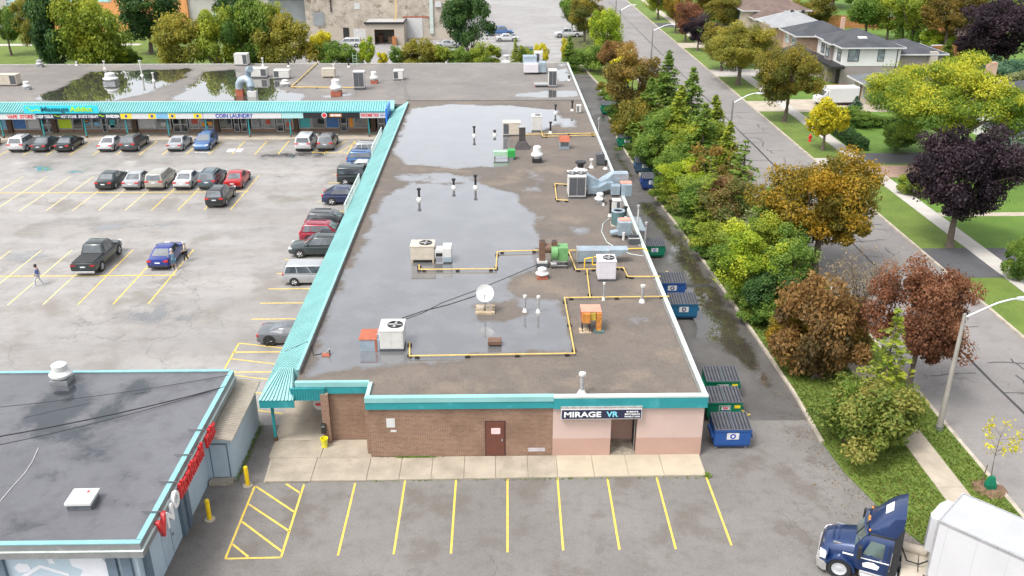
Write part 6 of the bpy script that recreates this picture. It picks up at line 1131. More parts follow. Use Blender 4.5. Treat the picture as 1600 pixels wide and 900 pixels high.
wall(h3, 50.8, 60, 154.3, 162.5, .1, 5.4, 'orange_brick'); hip(h3, 50.7, 60.1, 154.2, 162.6, 5.5, 7.4, 'roof_charcoal', .6); hwin(h3, 'w', 155, 157.6, 3.5, 5.0, 50.8, 'trim_white'); hwin(h3, 'w', 159, 161.4, 3.5, 5.0, 50.8, 'trim_white'); hwin(h3, 'w', 155.2, 158, .9, 2.5, 50.8, 'trim_white')
wall(h3, 49.2, 52.5, 152.5, 156.8, .1, 2.7, 'siding_taupe'); hip(h3, 49, 53.2, 152.4, 156.9, 2.8, 4.2, 'roof_charcoal', .4); rel(h3, MB().box(59.3, 59.9, 158.5, 159.1, 5, 7.9)).build('chimney', MATS['orange_brick'], h3)
h4 = thing('house', 'brick house with pale grey hip roof and white garage front', 'house', (50.2, 166, .1))
wall(h4, 50.2, 59.5, 166, 176, .1, 5.35, 'orange_brick'); hip(h4, 50.1, 59.6, 165.9, 176.1, 5.45, 7.7, 'roof_pale', .6); hwin(h4, 'w', 167.4, 169.2, 3.5, 4.9, 50.2, 'trim_white'); hwin(h4, 'w', 172, 174, 3.5, 4.9, 50.2, 'trim_white'); wall(h4, 48.2, 50.1, 169, 175.5, .1, 2.7, 'siding_white'); rel(h4, MB().box(48.1, 48.18, 169.6, 174.9, .2, 2.4)).build('garage_door', MATS['trim_white'], h4); hip(h4, 48.1, 50.4, 168.9, 175.6, 2.75, 3.3, 'roof_pale', .3)
for x in (54, 56): rel(h4, MB().box(x, x+.5, 170, 170.4, 7.2, 7.75)).build('roof_vent', MATS['frame_black'], h4)
h5 = thing('house', 'brown-roofed house with cross gables farther up the street', 'house', (51, 190, .1))
wall(h5, 51, 64, 190.5, 202, .1, 5.2, 'buff_brick'); hip(h5, 51, 64, 190.5, 202, 5.3, 8.0, 'roof_brown', .6); wall(h5, 52.5, 60, 186.5, 190.5, .1, 4.0, 'buff_brick'); hip(h5, 52.4, 60.1, 186.2, 194, 4.1, 6.6, 'roof_brown', .5); hwin(h5, 'w', 194, 197, 3.2, 4.8, 51, 'trim_white'); hwin(h5, 's', 55, 57.5, 1.2, 2.8, 186.5, 'trim_white'); rel(h5, MB().box(61, 62, 195, 196, 6, 9)).build('chimney', MATS['orange_brick'], h5)
h6 = thing('house', 'white stucco house with dark roof and green-trimmed porch behind the yellow tree', 'house', (56.8, 97.2, .1))
wall(h6, 59.5, 70, 101, 112, .1, 5.3, 'siding_white'); hip(h6, 59.4, 70, 100.8, 112, 5.4, 7.4, 'roof_charcoal', .5); wall(h6, 57.4, 66, 97.8, 101, .1, 2.7, 'siding_white'); hip(h6, 57.2, 66.2, 97.4, 103.5, 2.8, 4.3, 'roof_charcoal', .4); hwin(h6, 'w', 98.4, 99.8, .9, 2.3, 57.4, 'trim_white'); hwin(h6, 's', 61, 63, 3.4, 4.8, 101, 'trim_white'); hwin(h6, 'w', 103, 105.5, 3.2, 4.8, 59.5, 'trim_white'); hwin(h6, 's', 58.4, 60.2, .8, 2.3, 97.8, 'trim_white')
M('porch_green', (.02, .17, .12), .5)
for x in (57.0, 60.5, 64): rel(h6, MB().box(x, x+.16, 97.0, 97.16, .1, 2.7)).build('porch_post', MATS['porch_green'], h6)
rel(h6, MB().box(56.8, 66.4, 96.96, 97.14, 2.55, 2.68)).build('porch_beam', MATS['porch_green'], h6)
h7 = thing('house', 'pale house with a tan roof beyond the back gardens', 'house', (92, 205, .1)); wall(h7, 92, 108, 206, 218, .1, 5, 'siding_white'); hip(h7, 92, 108, 206, 218, 5.1, 7.6, 'roof_brown', .5); hwin(h7, 's', 95, 97, 3, 4.5, 206, 'frame_black'); hwin(h7, 's', 102, 104, 3, 4.5, 206, 'frame_black')
h8 = thing('house', 'brown-roofed house at the head of the street', 'house', (51, 222, .1)); wall(h8, 51, 63, 222, 234, .1, 5.2, 'orange_brick'); hip(h8, 51, 63, 222, 234, 5.3, 8, 'roof_brown', .6); hwin(h8, 'w', 225, 228, 3.2, 4.8, 51, 'trim_white'); hwin(h8, 's', 54, 57, 3.2, 4.8, 222, 'trim_white')
# wooden fence and garden bits
def board_fence(label, p, q, h=2.0, mat='fence_wood'):
    p = Vector(p); q = Vector(q); d = q-p; n = int(d.length/.5); t_ = thing('garden_fence', label, 'fence', (p.x, p.y, .1), math.atan2(d.y, d.x)); st = d.length/n
    me = MB().box(0, st-.03, -.03, .03, 0, h, 0).mesh('board', MATS[mat])
    for k in range(n): place('board', me, t_, (k*st, random.uniform(-.012, .012), random.uniform(-.04, .04)))
    for z in (.4, h-.4): MB().box(0, d.length, .03, .09, z, z+.1).build('rail', MATS[mat], t_)
board_fence('orange-brown board fence behind the dark-roofed houses', (72.5, 204, 0), (87, 200, 0), 2.6); board_fence('orange-brown board fence along the side yard', (72.5, 204, 0), (74.5, 232, 0), 2.4); board_fence('low red-brown fence beside the bungalow drive', (49.0, 134.2, 0), (52.6, 134.4, 0), 1.2); board_fence('orange fence at the back of the play yard', (72, 163.5, 0), (88, 168, 0), 1.9); board_fence('red-brown fence below the tan roofed house', (90, 192, 0), (104, 194, 0), 2)
pb = thing('party_tent', 'small white awning with a pink back wall in the back gardens', 'awning', (88.5, 176, .1)); MB().loft([[(-2.2, -1.5, 2.2), (2.2, -1.5, 2.2), (2.2, 1.5, 2.2), (-2.2, 1.5, 2.2)], [(-.8, -.3, 3.0), (.8, -.3, 3.0), (.8, .3, 3.0), (-.8, .3, 3.0)]]).build('canopy', M('tent_pink', (.7, .5, .48), .6), pb)
for x in (-2.1, 2.1):
    for y in (-1.4, 1.4): MB().cyl(x, y, 0, 2.2, .05, n=8).build('pole', MATS['steel'], pb)
MB().box(-2.1, 2.1, 1.36, 1.4, 0, 2.2).build('back_wall', M('shed_red', (.3, .06, .05), .6), pb)
sh = thing('garden_shed', 'small pale shed with a dark flat roof in the back garden', 'shed', (74.5, 161, .1)); MB().box(-1.8, 1.8, -1.4, 1.4, 0, 2.3).build('wall', MATS['buff_brick'], sh); MB().box(-2.2, 2.4, -1.8, 1.8, 2.3, 2.5).build('roof', MATS['frame_black'], sh); MB().box(.4, 1.3, -1.44, -1.4, .05, 2.0).build('door', MATS['fence_wood'], sh)
bh = thing('garden_board', 'white backboard with dark blue figures and blue base in the garden', 'garden board', (80.3, 166.2, .1)); MB().box(-1.1, 1.1, -.05, .05, .5, 2.0, .1).build('faceboard', MATS['sign_white'], bh)  # unidentified white board with blue marks, not a basketball hoop
for a, b, c, d in ((-.8, -.6, 2.2, 2.9), (-.35, .1, 2.1, 2.25), (-.3, -.15, 2.25, 2.9), (.15, .3, 2.3, 2.9), (.4, .75, 2.2, 2.35), (.45, .6, 2.4, 2.9)): MB().box(a, b, -.06, -.05, c-1.1, d-1.1).build('figure_mark', MATS['letter_blue'], bh)
MB().tube([(0, .4, .3), (0, .3, .8), (0, .05, 1.2)], .07).build('pole', MATS['pipe_grey'], bh); MB().box(-.9, .9, -.3, .8, 0, .45, .08).build('base', M('board_base_blue', (.02, .2, .4), .5), bh)

# ================================================================ FAR BUILDINGS
M('stained_concrete', (.42, .37, .31), .9, var=.3, scale=.5, fine=3, world=True, stain=((.13, .09, .06), .9, .55)); M('block_beige', (.42, .37, .31), .85, var=.1, scale=.4, world=True); M('school_orange', (.62, .27, .1), .8, var=.12, scale=.4, world=True); M('school_grey', (.42, .4, .38), .8, var=.15, scale=.3, world=True); M('flat_roof_pale', (.34, .33, .315), .85, var=.15, scale=.2, world=True); GLASS('curtain_glass', (.22, .32, .34), .05); M('grey_metal', (.3, .32, .34), .5, .3, var=.15, scale=.5, world=True)
ib = thing('industrial_building', 'weathered concrete industrial building with stained wall and white loading door', 'building', (-38, 187, 0)); O_ = lambda: MB()
def ipart(name, mat, *bxs, parent=None, o=ib):
    m = MB()
    for b in bxs: m.box(*b)
    return rel(o, m).build(name, MATS[mat], parent or o)
ipart('wall', 'stained_concrete', (-38.3, -8, 187.8, 188.4, 2.2, 9.3)); ipart('wall', 'block_beige', (-38.3, -8, 187.79, 188.4, 0, 2.2)); ipart('wall', 'stained_concrete', (-8.4, -8, 188.4, 230, 0, 9.3)); ipart('wall', 'grey_metal', (-46, -38.31, 190, 190.4, 0, 8)); ipart('roof', 'flat_roof_pale', (-46, -8.4, 188.4, 230, 9.0, 9.2)); ipart('roof_edge', 'frame_black', (-38.4, -7.9, 187.7, 187.9, 9.3, 9.6)); ipart('roof_edge', 'frame_black', (-46, -38.4, 189.8, 190.1, 7.6, 8.1))
ipart('loading_door', 'shutter_white', (-18.2, -14.9, 187.7, 187.8, .3, 4.3)); ipart('door_trim', 'rust_red', (-18.8, -13.6, 187.72, 187.8, 4.35, 4.6)); ipart('window', 'grey_metal', (-36.8, -34.6, 187.74, 187.8, 2.8, 5.4)); ipart('wall_plate', 'shutter_white', (-28.4, -27.3, 187.74, 187.8, 6, 7.2)); ipart('downpipe', 'coping_white', (-13.4, -12.7, 187.5, 187.8, 1.2, 9.2)); ipart('door', 'frame_black', (-31, -29.8, 187.72, 187.8, .1, 2.4)); ipart('roll_door', 'shutter_white', (-28.9, -26.3, 187.74, 187.8, .1, 2.2)); ipart('vent_box', 'shutter_white', (-12.2, -11.0, 187.4, 187.8, 6.4, 7.4)); ipart('downpipe', 'frame_black', (-33.2, -33.0, 187.6, 187.8, 5.5, 9.2))
sb = thing('loading_shed', 'beige block shed with a dark open doorway against the stained wall', 'shed', (-22, 181.5, 0)); sp2 = lambda n, m, *b: ipart(n, m, *b, o=sb)
sp2('wall', 'block_beige', (-25.6, -23.9, 181.5, 181.9, 0, 4), (-20.0, -18.1, 181.5, 181.9, 0, 4), (-23.9, -20.0, 181.5, 181.9, 2.9, 4)); sp2('wall', 'block_beige', (-18.4, -18.1, 181.9, 187.6, 0, 4)); sp2('wall', 'block_beige', (-25.6, -25.3, 181.9, 187.6, 0, 4)); sp2('wall', 'block_beige', (-25.3, -18.4, 187.3, 187.6, 0, 4)); sp2('roof', 'flat_roof_pale', (-25.5, -18.2, 181.7, 187.6, 4.0, 4.2)); sp2('roof_edge', 'frame_black', (-25.8, -17.9, 181.2, 181.6, 3.95, 4.3)); sp2('roof_edge', 'frame_black', (-18.2, -17.9, 181.6, 187.5, 4.0, 4.25))
sp2('shelving', 'rust_brown', (-23.5, -22.6, 184, 184.8, 0, 1.6)); sp2('crate', 'wood_sleeper', (-21.4, -20.6, 183, 183.8, 0, 1.3)); sp2('pallet', 'fence_wood', (-20.4, -19.6, 180.6, 181.3, 0, 1.6))
cable('yellow gas hose hanging from the industrial roof to the shed', [(-19.9, 187.5, 9.4), (-20, 187.2, 7), (-20.1, 186.6, 4.3), (-20.4, 185, 4.25)], .07, 'hanging_hose', MATS['pipe_bright'])
ex = thing('yellow_boom', 'yellow boom arm rising behind the shrub row', 'machinery', (-36.5, 171, 0)); MB().bar((0, 0, .5), (1.6, 1.0, 4.6), .22).build('boom', MATS['pipe_bright'], ex); MB().bar((0, .3, .4), (.9, .5, 2.2), .1).build('ram', MATS['steel'], ex); MB().box(-1.4, .6, -.8, .8, 0, 1.0, .1).build('base', MATS['pipe_bright'], ex)
lm = thing('timber_stack', 'stack of tan timber behind the shrubs', 'timber', (-39, 175, 0)); 
for k in range(4): MB().box(-2+.1*k, 2-.05*k, -1, 1, k*.35, k*.35+.32).build('layer', MATS['timber_tan'], lm)
sc = thing('school_building', 'orange brick school with a tall glazed corner and grey flat wings', 'building', (-88, 200, 0)); s2 = lambda n, m, *b, **k: ipart(n, m, *b, o=sc, **k)
s2('wall', 'school_orange', (-99, -66, 201, 202, 0, 14)); s2('wall', 'school_grey', (-125, -104.5, 203, 204, 0, 14)); s2('wall', 'school_grey', (-66, -48, 201.5, 202.3, 0, 7)); s2('roof', 'flat_roof_pale', (-66, -48, 202.3, 230, 6.7, 6.9)); s2('roof', 'flat_roof_pale', (-125, -66, 204, 240, 13.7, 13.9)); s2('roof_edge', 'frame_black', (-66, -48, 201.3, 201.5, 6.8, 7.1)); s2('rooftop_box', 'hvac_white', (-62, -54, 210, 216, 6.9, 9.5))
for k in range(2):
    for j in range(7):
        wn = s2('window', 'curtain_glass', (-104.4+k*2.7, -101.8+k*2.7, 201.6, 201.7, j*2.0+.1, j*2.0+1.9)); 
for j in range(8): s2('mullion', 'trim_white', (-104.5, -99, 201.4, 201.6, j*2.0-.06, j*2.0+.08))
for k in range(3): s2('mullion', 'trim_white', (-104.5+k*2.7-.07, -104.5+k*2.7+.07, 201.42, 201.62, 0, 14))
for x in (-92, -85, -78): wn = s2('window', 'curtain_glass', (x, x+3, 200.95, 201.05, 6, 8.5)); s2('window', 'curtain_glass', (x, x+3, 200.95, 201.05, 1.2, 3.5))
for x in (-62, -57, -52): s2('window', 'curtain_glass', (x, x+3, 201.4, 201.55, 1.4, 3.4))
struct(MB().box(-130, -70, 181, 183.2, -.1, .075).build('footpath', MATS['pale_concrete']))
rw = thing('white_hall', 'long pale warehouse with light flat roof behind the trees', 'building', (-58, 235, 0)); ipart('wall', 'siding_white', (-66, -46, 236, 237, 0, 10), o=rw); ipart('roof', 'flat_roof_pale', (-66, -46, 237, 270, 9.8, 10), o=rw); ipart('window', 'curtain_glass', (-62, -50, 235.9, 236, 6, 8), o=rw)
ws = thing('waste_container', 'dark green waste container in the far lot', 'dumpster', G(822, 84)); ws.scale = (.75, .75, .6); MB().loft([[(-1.6, -1, 0), (1.6, -1, 0), (1.6, 1, 0), (-1.6, 1, 0)], [(-1.7, -1.1, 1.6), (1.7, -1.1, 1.6), (1.7, 1.1, 1.9), (-1.7, 1.1, 1.9)]]).build('body', MATS['porch_green'], ws); MB().slab4((-1.75, -1.15, 1.62), (1.75, -1.15, 1.62), (1.75, 1.15, 1.92), (-1.75, 1.15, 1.92), .08).build('lid', MATS['roof_grey'], ws)

# ================================================================ STREET LAMPS, HYDRANT
M('lamp_pole', (.3, .28, .25), .6, .3, var=.15, scale=1, world=True); M('lamp_arm', (.68, .69, .7), .35, .6, var=.05); M('lamp_pole_dark', (.17, .16, .15), .7, var=.2)
def street_lamp(px_, py_, h, reach, label, mat='lamp_pole', s=1.0):
    p = G(px_, py_, .1); t_ = thing('street_lamp', label, 'street lamp', p, 0, 'street lamps along the verge'); r = .15*s
    MB().lathe([(r*1.15, 0), (r*1.1, 1.3), (r, 1.35), (r*.62, h-.05), (r*.5, h)], n=12).build('pole', MATS[mat], t_, smooth=40); MB().lathe([(r*1.35, 0), (r*1.35, .25)], n=12).build('base', MATS['steel'], t_)
    MB().tube([(0, 0, h-.25), (reach*.25, 0, h+.12), (reach*.6, 0, h+.62), (reach*.85, 0, h+.82), (reach, 0, h+.86)], .055*s, 8).build('arm', MATS['lamp_arm'], t_, smooth=50)
    MB().loft([[(reach-.1, -.09, h+.8), (reach-.1, .09, h+.8), (reach-.1, .07, h+.94), (reach-.1, -.07, h+.94)], [(reach+.3, -.16, h+.78), (reach+.3, .16, h+.78), (reach+.3, .12, h+.96), (reach+.3, -.12, h+.96)], [(reach+.7, -.08, h+.82), (reach+.7, .08, h+.82), (reach+.7, .06, h+.9), (reach+.7, -.06, h+.9)]]).build('lamp_head', MATS['lamp_arm'], t_)
street_lamp(1467, 671, 7.25, 2.7, 'street lamp with a weathered grey pole beside the red-brown tree'); street_lamp(1138, 235, 5.8, 2.6, 'street lamp standing behind the dark conifers', 'lamp_pole_dark'); street_lamp(1017, 97, 5.6, 3.2, 'street lamp behind the olive maple', 'lamp_pole_dark'); street_lamp(967, 63, 6.0, 2.5, 'street lamp with a teal-grey pole beside the willow', 'dark_green_metal'); street_lamp(962, 20, 6.0, 2.4, 'street lamp far up the street', 'lamp_pole_dark')
hy = thing('fire_hydrant', 'red fire hydrant on the verge beside the small yellow tree', 'fire hydrant', G(1265, 221, .1)); MB().lathe([(.2, 0), (.2, .08), (.14, .1), (.13, .62), (.18, .64), (.18, .7), (.12, .82), (.05, .9), (.01, .92)], n=14).build('barrel', MATS['letter_red'], hy, smooth=40); MB().lathe([(.07, -.26), (.07, .26)], n=10).build('outlet', MATS['letter_red'], hy, (0, 0, .5)).rotation_euler = (0, PI/2, 0)

# ================================================================ PEOPLE
M('skin', (.45, .27, .19), .6, var=.1); M('cloth_blue', (.1, .16, .36), .8, var=.2); M('cloth_denim', (.1, .2, .3), .8, var=.25, scale=6); M('cloth_pale', (.5, .52, .56), .8, var=.2, scale=6); M('cloth_dark', (.03, .03, .035), .8); M('cloth_cream', (.5, .47, .38), .8, var=.3, scale=8); M('hair_dark', (.03, .02, .018), .7); M('hair_grey', (.5, .48, .46), .7); M('shoe_white', (.6, .6, .6), .6)
def skinned(name, verts, edges, radii, mat, parent, sub=1):
    me = bpy.data.meshes.new(name); me.from_pydata(verts, edges, []); o = bpy.data.objects.new(name, me); COL.objects.link(o)
    md = o.modifiers.new('s', 'SKIN'); md.use_smooth_shade = True
    for i, v in enumerate(me.skin_vertices[0].data): v.radius = (radii[i], radii[i]) if not isinstance(radii[i], tuple) else radii[i]; v.use_root = (i == 0)
    sm = o.modifiers.new('u', 'SUBSURF'); sm.levels = sub; sm.render_levels = sub
    bpy.context.view_layer.update(); m2 = bpy.data.meshes.new_from_object(o.evaluated_get(bpy.context.evaluated_depsgraph_get())); bpy.data.objects.remove(o); m2.materials.clear(); m2.materials.append(mat)
    return place(name, m2, parent)
def person(label, px_, py_, rz, stride, arms, top, bottom, hair, shorts=False, s=1.0, lean=0):
    t_ = thing('person', label, 'person', G(px_, py_), rz); t_.scale = (s, s, s)
    hip_, kn, an = .92, .5, .08; f, b = stride*.28, -stride*.28; sh = (lean*.25, 1.42)
    V = [(0, 0, hip_), (lean*.1, 0, 1.18), (sh[0], 0, 1.4), (sh[0]+.01, 0, 1.5), (sh[0]+.03, 0, 1.6), (sh[0]+.03, 0, 1.7),
         (0, .1, hip_-.06), (f*.7+.03, .1, kn), (f, .1, an), (f+.16, .11, .04), (0, -.1, hip_-.06), (b*.4+.05, -.1, kn), (b, -.1, an), (b+.16, -.11, .04),
         (sh[0], .19, 1.38), (sh[0]+arms[0][0]*.5-.02, .25, 1.12), (sh[0]+arms[0][0], .23+arms[0][1], .88+arms[0][2]), (sh[0]+arms[0][0]+.06, .23+arms[0][1], .79+arms[0][2]),
         (sh[0], -.19, 1.38), (sh[0]+arms[1][0]*.5-.02, -.25, 1.12), (sh[0]+arms[1][0], -.23-arms[1][1], .88+arms[1][2]), (sh[0]+arms[1][0]+.06, -.23-arms[1][1], .79+arms[1][2])]
    E = [(0, 1), (1, 2), (2, 3), (3, 4), (4, 5), (0, 6), (6, 7), (7, 8), (8, 9), (0, 10), (10, 11), (11, 12), (12, 13), (2, 14), (14, 15), (15, 16), (16, 17), (2, 18), (18, 19), (19, 20), (20, 21)]
    Rr = [.13, .12, .13, .05, .09, .075, .085, .055, .04, .035, .085, .055, .04, .035, .06, .04, .03, .03, .06, .04, .03, .03]
    skinned('body', V, E, Rr, MATS['skin'], t_)
    skinned('shirt', [(0, 0, .86), V[1], (sh[0], 0, 1.4), V[14], V[15], V[18], V[19]], [(0, 1), (1, 2), (2, 3), (3, 4), (2, 5), (5, 6)], [.16, .145, .155, .08, .055, .08, .055], MATS[top], t_)
    kz = .42 if shorts else 1.0
    leg = lambda i, j, k: [V[i], V[j], tuple(Vector(V[j]).lerp(Vector(V[k]), .1 if shorts else .95))]
    l1 = leg(6, 7, 8); l2 = leg(10, 11, 12)
    skinned('trousers', [(0, 0, .93)]+l1+l2, [(0, 1), (1, 2), (2, 3), (0, 4), (4, 5), (5, 6)], [.15, .105, .075, .06, .105, .075, .06], MATS[bottom], t_)
    MB().lathe([(.02, .155), (.09, .13), (.115, .05), (.11, -.03), (.09, -.09)], n=12, cap=True).build('hair', MATS[hair], t_, (sh[0]+.012, 0, 1.64), smooth=60)
    for i in (8, 12): MB().loft([[(V[i][0]-.1, V[i][1]-.04, 0), (V[i][0]-.1, V[i][1]+.04, 0), (V[i][0]-.1, V[i][1]+.04, .1), (V[i][0]-.1, V[i][1]-.04, .1)], [(V[i][0]+.05, V[i][1]-.05, 0), (V[i][0]+.05, V[i][1]+.05, 0), (V[i][0]+.05, V[i][1]+.045, .1), (V[i][0]+.05, V[i][1]-.045, .1)], [(V[i][0]+.19, V[i][1]-.035, 0), (V[i][0]+.19, V[i][1]+.035, 0), (V[i][0]+.19, V[i][1]+.03, .05), (V[i][0]+.19, V[i][1]-.03, .05)]]).build('shoe', MATS['shoe_white'], t_)
    return t_
person('person walking in a blue top and pale trousers with dark hair', 62, 446, math.radians(195), 1.0, ((.2, 0, 0), (-.16, 0, 0)), 'cloth_blue', 'cloth_pale', 'hair_dark'); person('person in a denim shirt and shorts reaching for the blue sedan', 273, 421, math.radians(140), .5, ((.3, 0, .2), (.12, 0, .05)), 'cloth_denim', 'cloth_denim', 'hair_grey', True, 1.0, .3); person('person in a cream top and dark trousers beside the blue sedan\'s front', 292, 408, math.radians(200), .6, ((.2, 0, .15), (.1, 0, 0)), 'cloth_cream', 'cloth_dark', 'hair_grey', False, .97, .2)
# ================================================================ TREES
def leafmat(name, c1, c2, c3):
    m, t, b = nodes_of(name); at = nd(t, 'ShaderNodeAttribute', attribute_name='tint')
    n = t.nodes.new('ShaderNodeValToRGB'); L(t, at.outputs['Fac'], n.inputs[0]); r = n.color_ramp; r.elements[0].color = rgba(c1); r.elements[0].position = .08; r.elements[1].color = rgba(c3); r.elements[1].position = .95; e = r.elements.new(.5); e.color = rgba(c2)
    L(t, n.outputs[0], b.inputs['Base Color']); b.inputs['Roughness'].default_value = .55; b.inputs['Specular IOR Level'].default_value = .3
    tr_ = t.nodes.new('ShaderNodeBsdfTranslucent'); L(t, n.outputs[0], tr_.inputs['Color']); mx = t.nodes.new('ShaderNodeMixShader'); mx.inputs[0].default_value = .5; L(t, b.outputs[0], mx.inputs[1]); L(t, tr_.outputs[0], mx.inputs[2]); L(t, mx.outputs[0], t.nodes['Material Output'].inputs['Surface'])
    MATS[name] = m
PAL = {'green': ((.045, .095, .016), (.1, .165, .026), (.175, .235, .04)), 'deep': ((.018, .045, .014), (.035, .08, .02), (.07, .125, .03)), 'yellowgreen': ((.075, .12, .014), (.16, .205, .024), (.27, .29, .03)), 'locust': ((.06, .11, .015), (.15, .2, .02), (.36, .35, .03)), 'lime': ((.1, .16, .012), (.2, .27, .02), (.33, .36, .03)), 'yellow': ((.22, .21, .012), (.4, .34, .016), (.5, .43, .022)), 'olive': ((.06, .075, .014), (.13, .125, .02), (.22, .17, .025)), 'olivebrown': ((.06, .055, .014), (.13, .1, .022), (.22, .14, .03)), 'gold': ((.09, .085, .014), (.22, .165, .018), (.38, .23, .02)), 'orange': ((.16, .075, .012), (.3, .13, .018), (.42, .2, .02)), 'rust': ((.09, .07, .026), (.2, .11, .04), (.3, .18, .055)), 'redbrown': ((.1, .045, .024), (.2, .08, .04), (.29, .145, .075)), 'purple': ((.012, .008, .012), (.032, .02, .028), (.065, .04, .05)), 'pale': ((.1, .12, .05), (.17, .19, .08), (.25, .26, .12)), 'blue': ((.03, .07, .04), (.06, .12, .07), (.1, .18, .1)), 'goldgreen': ((.09, .1, .015), (.17, .165, .024), (.27, .23, .035)), 'twig': ((.14, .11, .07), (.2, .16, .1), (.27, .22, .14)), 'mixed': ((.05, .09, .02), (.13, .13, .03), (.2, .1, .05)), 'bushmix': ((.06, .1, .02), (.13, .165, .03), (.22, .2, .05)), 'turf': ((.075, .11, .018), (.11, .155, .025), (.16, .175, .045))}
for k_, v_ in PAL.items(): leafmat('leaf_'+k_, *[tuple(min(.7, x*(1.2 if k_ in ('purple', 'rust', 'redbrown', 'gold') else 1.55)) for x in c) for c in v_])
M('bark', (.14, .11, .085), .9, var=.35, scale=4, fine=14, bmp=.4); M('bark_dark', (.06, .048, .04), .9, var=.35, scale=4, fine=14, bmp=.4)
rng = np.random.default_rng(11)
def leaf_mesh(name, C, N, tint, size, droop=0.0):
    """C centres (n,3), N preferred normals, one bent two-triangle leaf each"""
    n = len(C); nv = N+rng.normal(0, .55, (n, 3)); nv /= np.linalg.norm(nv, axis=1)[:, None]+1e-9
    a = rng.normal(0, 1, (n, 3)); a[:, 2] -= droop; u = a-nv*(a*nv).sum(1)[:, None]; u /= np.linalg.norm(u, axis=1)[:, None]+1e-9; v = np.cross(nv, u)
    s = size*rng.uniform(.6, 1.35, n)[:, None]
    P = np.stack([C-u*s, C+v*s*.62+nv*s*.12, C+u*s, C-v*s*.62+nv*s*.12], 1).reshape(-1, 3)
    me = bpy.data.meshes.new(name); me.vertices.add(4*n); me.vertices.foreach_set('co', P.astype(np.float32).ravel()); me.loops.add(4*n); me.loops.foreach_set('vertex_index', np.arange(4*n, dtype=np.int32)); me.polygons.add(n); me.polygons.foreach_set('loop_start', np.arange(0, 4*n, 4, dtype=np.int32)); me.polygons.foreach_set('loop_total', np.full(n, 4, np.int32)); me.update(calc_edges=True)
    at = me.attributes.new('tint', 'FLOAT', 'FACE'); at.data.foreach_set('value', np.clip(tint, 0, 1).astype(np.float32)); me.materials.append(MATS['leaf_green'])
    return me
def clumps_to_leaves(cc, cr, per, size, spread=.55, hang=0):
    """leaves over the shells of clumps"""
    K = len(cc); wk_ = rng.uniform(.3, 1.7, K); idx = np.sort(rng.choice(K, K*per, p=wk_/wk_.sum())); n = len(idx); d = rng.normal(0, 1, (n, 3)); d /= np.linalg.norm(d, axis=1)[:, None]; rad = cr[idx]*rng.uniform(spread, 1.08, n); C = cc[idx]+d*rad[:, None]*np.array([1, 1, .8])
    tint = .5+(rng.normal(0, .22, K))[idx]+rng.normal(0, .19, n)
    if hang: C[:, 2] -= hang*rng.random(n)**2
    Nn = d+np.array([0, 0, .7]); Nn /= np.linalg.norm(Nn, axis=1)[:, None]
    return C, Nn, tint, idx
def limb(mb, a, b, r0, r1, bend=.12, n=4, sides=6):
    a = Vector(a); b = Vector(b); ln = (b-a).length; o_ = Vector(rng.normal(0, 1, 3))*ln*bend; pts = []
    for i in range(n+1): t = i/n; pts.append(a.lerp(b, t)+o_*math.sin(PI*t)*.6)
    mb.tube(pts, [r0+(r1-r0)*i/n for i in range(n+1)], sides)
